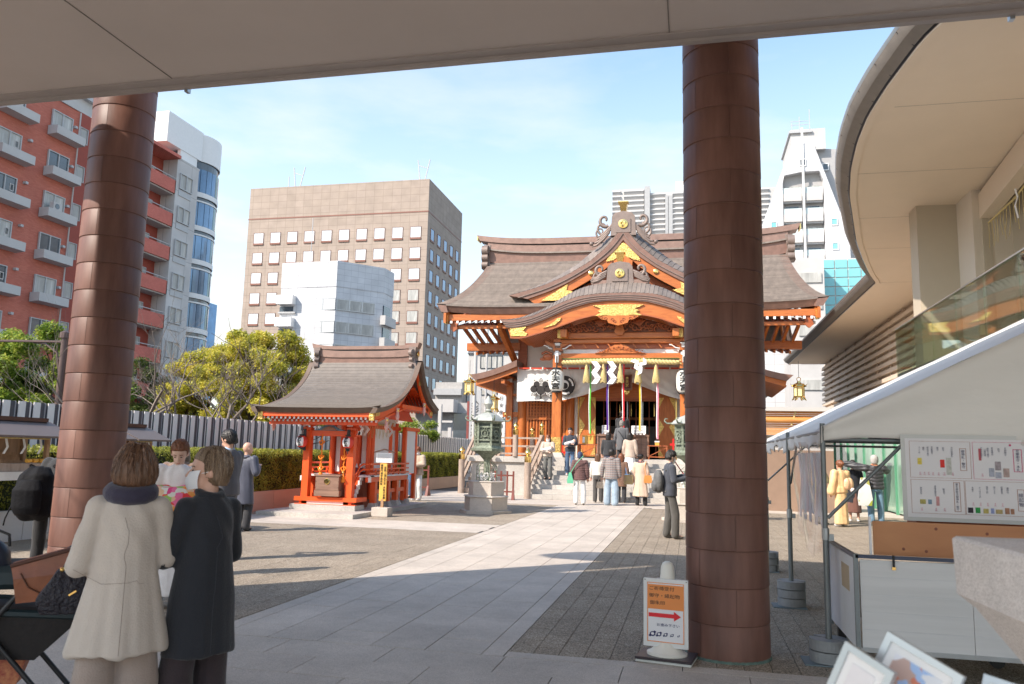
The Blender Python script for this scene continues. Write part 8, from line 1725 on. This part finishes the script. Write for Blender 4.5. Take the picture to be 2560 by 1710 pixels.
# --- far stroller
t=thing('black_stroller','black baby stroller parked in front of the brown screen wall','stroller',(2.75,27.6,0),R(20)); 
for s_ in (-1,1):
    MB().tube([(-.15,s_*.22,.1),(.05,s_*.22,.5),(.15,s_*.22,1.0)],.018,8).build('frame_tube',G_('black_plastic'),t); MB().tube([(.25,s_*.22,.1),(.05,s_*.22,.5)],.018,8).build('frame_tube',G_('black_plastic'),t)
    for x in (-.2,.28): MB().tube([(x,s_*.22-.025,.1),(x,s_*.22+.025,.1)],.1,16).build('wheel',G_('black_plastic'),t,smooth=40)
MB().tube([(.15,-.22,1.0),(.15,.22,1.0)],.018,8).build('handle',G_('black_plastic'),t); MB().bbox(-.2,.1,-.2,.2,.42,.7,.05).build('seat',G_('black_plastic'),t,smooth=40); MB().lathe([(.24,0),(.2,.12),(.1,.2),(.01,.22)],n=16,sy=.9).build('canopy',G_('black_plastic'),t,loc=(0,0,.72),smooth=40); MB().bbox(-.18,.18,-.2,.2,.2,.34,.03).build('basket',mat('basket_brown',(.3,.2,.15),.7),t)
# --- little altars at left on timber posts
def altar(y,label,w=.55,hh=1.0):
    t=thing('wayside_altar',label,'altar',(-9.95,y,.47),0,'small wooden altars on posts'); aw=G_('altar_wood'); gw=G_('old_wood')
    for dx in (-.18,.18):
        for dy in (-w*.8,w*.8): MB().box(dx-.035,dx+.035,dy-.035,dy+.035,-.05,.55).build('leg',gw,t)
    MB().box(-.32,.34,-w,w,.52,.64).build('shelf',mat('shelf_white',(.7,.68,.64),.6,var=.1),t); MB().box(-.3,.3,-w*.9,w*.9,.64,.76).build('plinth',gw,t)
    for dx,dy in ((.22,-w*.8),(.22,w*.8),(-.2,-w*.8),(-.2,w*.8)): MB().box(dx-.03,dx+.03,dy-.03,dy+.03,.76,1.16).build('corner_post',aw,t)
    MB().box(-.25,-.22,-w*.85,w*.85,.76,1.16).build('back_panel',aw,t)
    for k in range(4): MB().box(-.1+.05*k,-.05+.05*k,-.18,.18,.76,.92-.04*k).build('mini_step',aw,t)
    MB().tube([(.25,-w*.8,1.13),(.25,w*.8,1.13)],.012,6).build('straw_rope',G_('straw'),t)
    for k in range(3): MB().ribbon([(.26,-w*.5+k*w*.5,1.12),(.27,-w*.5+k*w*.5+.03,1.0),(.26,-w*.5+k*w*.5-.02,.9)],.04,.004,(0,1,0)).build('paper_streamer',G_('paper'),t)
    MB().loft([[(.52,-w-.15,1.14),(.52,w+.15,1.14),(.52,w+.15,1.17),(.52,-w-.15,1.17)],[(-.02,-w-.15,1.36),(-.02,w+.15,1.36),(-.02,w+.15,1.40),(-.02,-w-.15,1.40)]]).build('roof_slope',mat('altar_roof',(.14,.105,.09),.5,var=.1),t); MB().loft([[(-.02,-w-.15,1.36),(-.02,w+.15,1.36),(-.02,w+.15,1.40),(-.02,-w-.15,1.40)],[(-.42,-w-.15,1.16),(-.42,w+.15,1.16),(-.42,w+.15,1.2),(-.42,-w-.15,1.2)]]).build('roof_slope',MATS['altar_roof'],t); MB().box(-.06,.04,-w-.05,w+.05,1.39,1.45).build('ridge_beam',MATS['leather_dark'],t)
    return t
al=altar(9.95,'small roofed wooden altar on posts at the far left',.62); altar(11.6,'second small roofed altar beside the left column with rope and papers',.35); altar(12.6,'small roofed altar just right of the left column',.3)
for k in range(3): MB().tube([(.3,.05+.12*k,.8),(.3,.13+.12*k,.8)],.03,8).build('yellow_offering',mat('yellow_off',(.8,.4,.05),.6),al)
for i,(x,y,r,lab) in enumerate(((-9.95,11.0,.11,'pale rounded rock at the foot of the planter wall'),(-9.9,11.35,.08,'small dark rock beside the pale rock'))):
    q=MB(); q.ball((0,0,r*.5),r,10,1.2,1,.8); me=vremesh(q,.02,1,folds(.02,30,seed=i)); me.materials.append(G_('granite') if i==0 else MATS['grey_conc']); o=bpy.data.objects.new('rock',me); COL.objects.link(o); o.location=(x,y,0); tag(o,lab,'rock')
# --- stone lantern cap / basin in right foreground
t=thing('granite_lantern','blurred pale granite lantern top close to the camera at the right edge','stone lantern',(.985,1.98,-.025)); speckle('granite_near',(.6,.56,.53),(.74,.69,.66),(.82,.78,.75),scale=300,bump=.3)
MB().lathe([(.16,.0),(.16,.95),(.2,1.0),(.40,1.22),(.445,1.25),(.45,1.385),(.44,1.392),(.1,1.398)],n=4,a0=R(48)).build('cap_stone',MATS['granite_near'],t,smooth=20); MB().bbox(-.3,.3,-.3,.3,0,.2,.02).build('base_stone',MATS['granite_near'],t)
t=thing('bronze_ornament','blurred green bronze ornament standing on the granite at the right edge','ornament',(.75,1.83,1.37)); q=MB(); q.ball((0,0,.03),.06,14,.8,.8,1.1); q.tube([(0,-.02,.0),(-.03,-.03,.05),(0,-.02,.085),(.04,0,.05)],.015,8); me=vremesh(q,.005,2,folds(.004,90)); me.materials.append(G_('bronze_green')); o=bpy.data.objects.new('casting',me); COL.objects.link(o); o.parent=t
# --- display frames close to the camera
tb=thing('display_table','white topped display table below the picture frames close to the camera','table',(.55,1.45,0)); MB().bbox(-.4,.45,-.18,.2,1.0,1.03,.005).build('top',G_('white_paint'),tb)
for dx in (-.35,.4):
    for dy in (-.14,.16): MB().box(dx-.02,dx+.02,dy-.02,dy+.02,0,1.0).build('leg',G_('steel'),tb)
def pframe(loc,w,h,rot,lab,pic):
    t=thing('picture_frame',lab,'frame',loc); t.rotation_euler=rot; f=MB().use(G_('steel')); b=.011
    f.box(-w/2,w/2,-.006,.006,h-b,h).box(-w/2,w/2,-.006,.006,0,b).box(-w/2,-w/2+b,-.006,.006,b,h-b).box(w/2-b,w/2,-.006,.006,b,h-b); f.build('moulding',None,t); MB().box(-w/2+b,w/2-b,-.002,.003,b,h-b).build('mount',G_('white_paint'),t); MB().box(-w/2+b*2.2,w/2-b*2.2,-.0035,-.002,b*2.2,h-b*2.2).build('picture',pic,t); MB().beam((0,.006,h*.8),(0,.06,0),.02,.004).build('stand_leg',G_('black_plastic'),t)
pic1=floral('picture_blur',[(.35,.5,.75),(.7,.72,.75),(.5,.35,.3),(.6,.2,.12),(.75,.75,.78)],30)
pframe((.285,1.455,1.075),.125,.19,(R(-12),R(22),R(-38)),'silver framed colour picture tilted close to the camera',pic1)
pframe((.207,1.44,1.07),.09,.185,(R(-12),R(20),R(-45)),'pale framed certificate just left of the silver picture frame',mat('certificate',(.75,.72,.72),.5,var=.06,scale=20))
pframe((.475,1.5,1.04),.09,.16,(R(-12),R(12),R(-20)),'small frame corner at the bottom right edge',mat('certificate2',(.6,.65,.75),.5,var=.1,scale=20))

bpy.data.scenes.remove(TS)
import sys, numpy as np, OpenImageIO as oiio
b=oiio.ImageBuf(sys.argv[1] if len(sys.argv)>1 else '/workdir/render_main.png'); a=b.get_pixels(oiio.FLOAT)[...,:3]
s=a.shape[1]/2347
P=dict(pathsun=(1250,1240,236,226,216),pathshade=(900,1450,172,163,162),aggsun=(700,1260,205,185,165),aggshade=(1350,1400,112,106,106),skytop=(1200,180,150,198,230),skymid=(1200,400,180,212,232),skylow=(530,620,236,240,242),soffTL=(700,60,117,104,96),soffR=(2200,250,192,163,135),tan=(700,470,205,185,172),tanside=(1020,560,165,165,175),roof=(1230,600,178,160,150),colshade=(1650,600,72,46,38),colL=(280,700,95,65,55),orange=(1420,930,180,85,35),steps=(1300,1120,240,232,224),curtshade=(1210,860,205,190,182),hedge=(620,1070,95,95,35),fenceW=(500,980,215,205,200),brick=(130,400,190,80,65),tent=(2150,950,178,170,158),redfront=(725,1100,240,85,30),whiteb=(700,650,232,232,236),smroof=(800,880,155,140,130),ground_bottom=(700,1540,165,157,158),tree=(520,850,190,185,60))
for k,(x,y,*t) in P.items():
    x=int(x*s);y=int(y*s); q=a[max(0,y-2):y+3,max(0,x-2):x+3].mean((0,1))*255
    print('%-14s %s  target %s'%(k,q.astype(int),t))
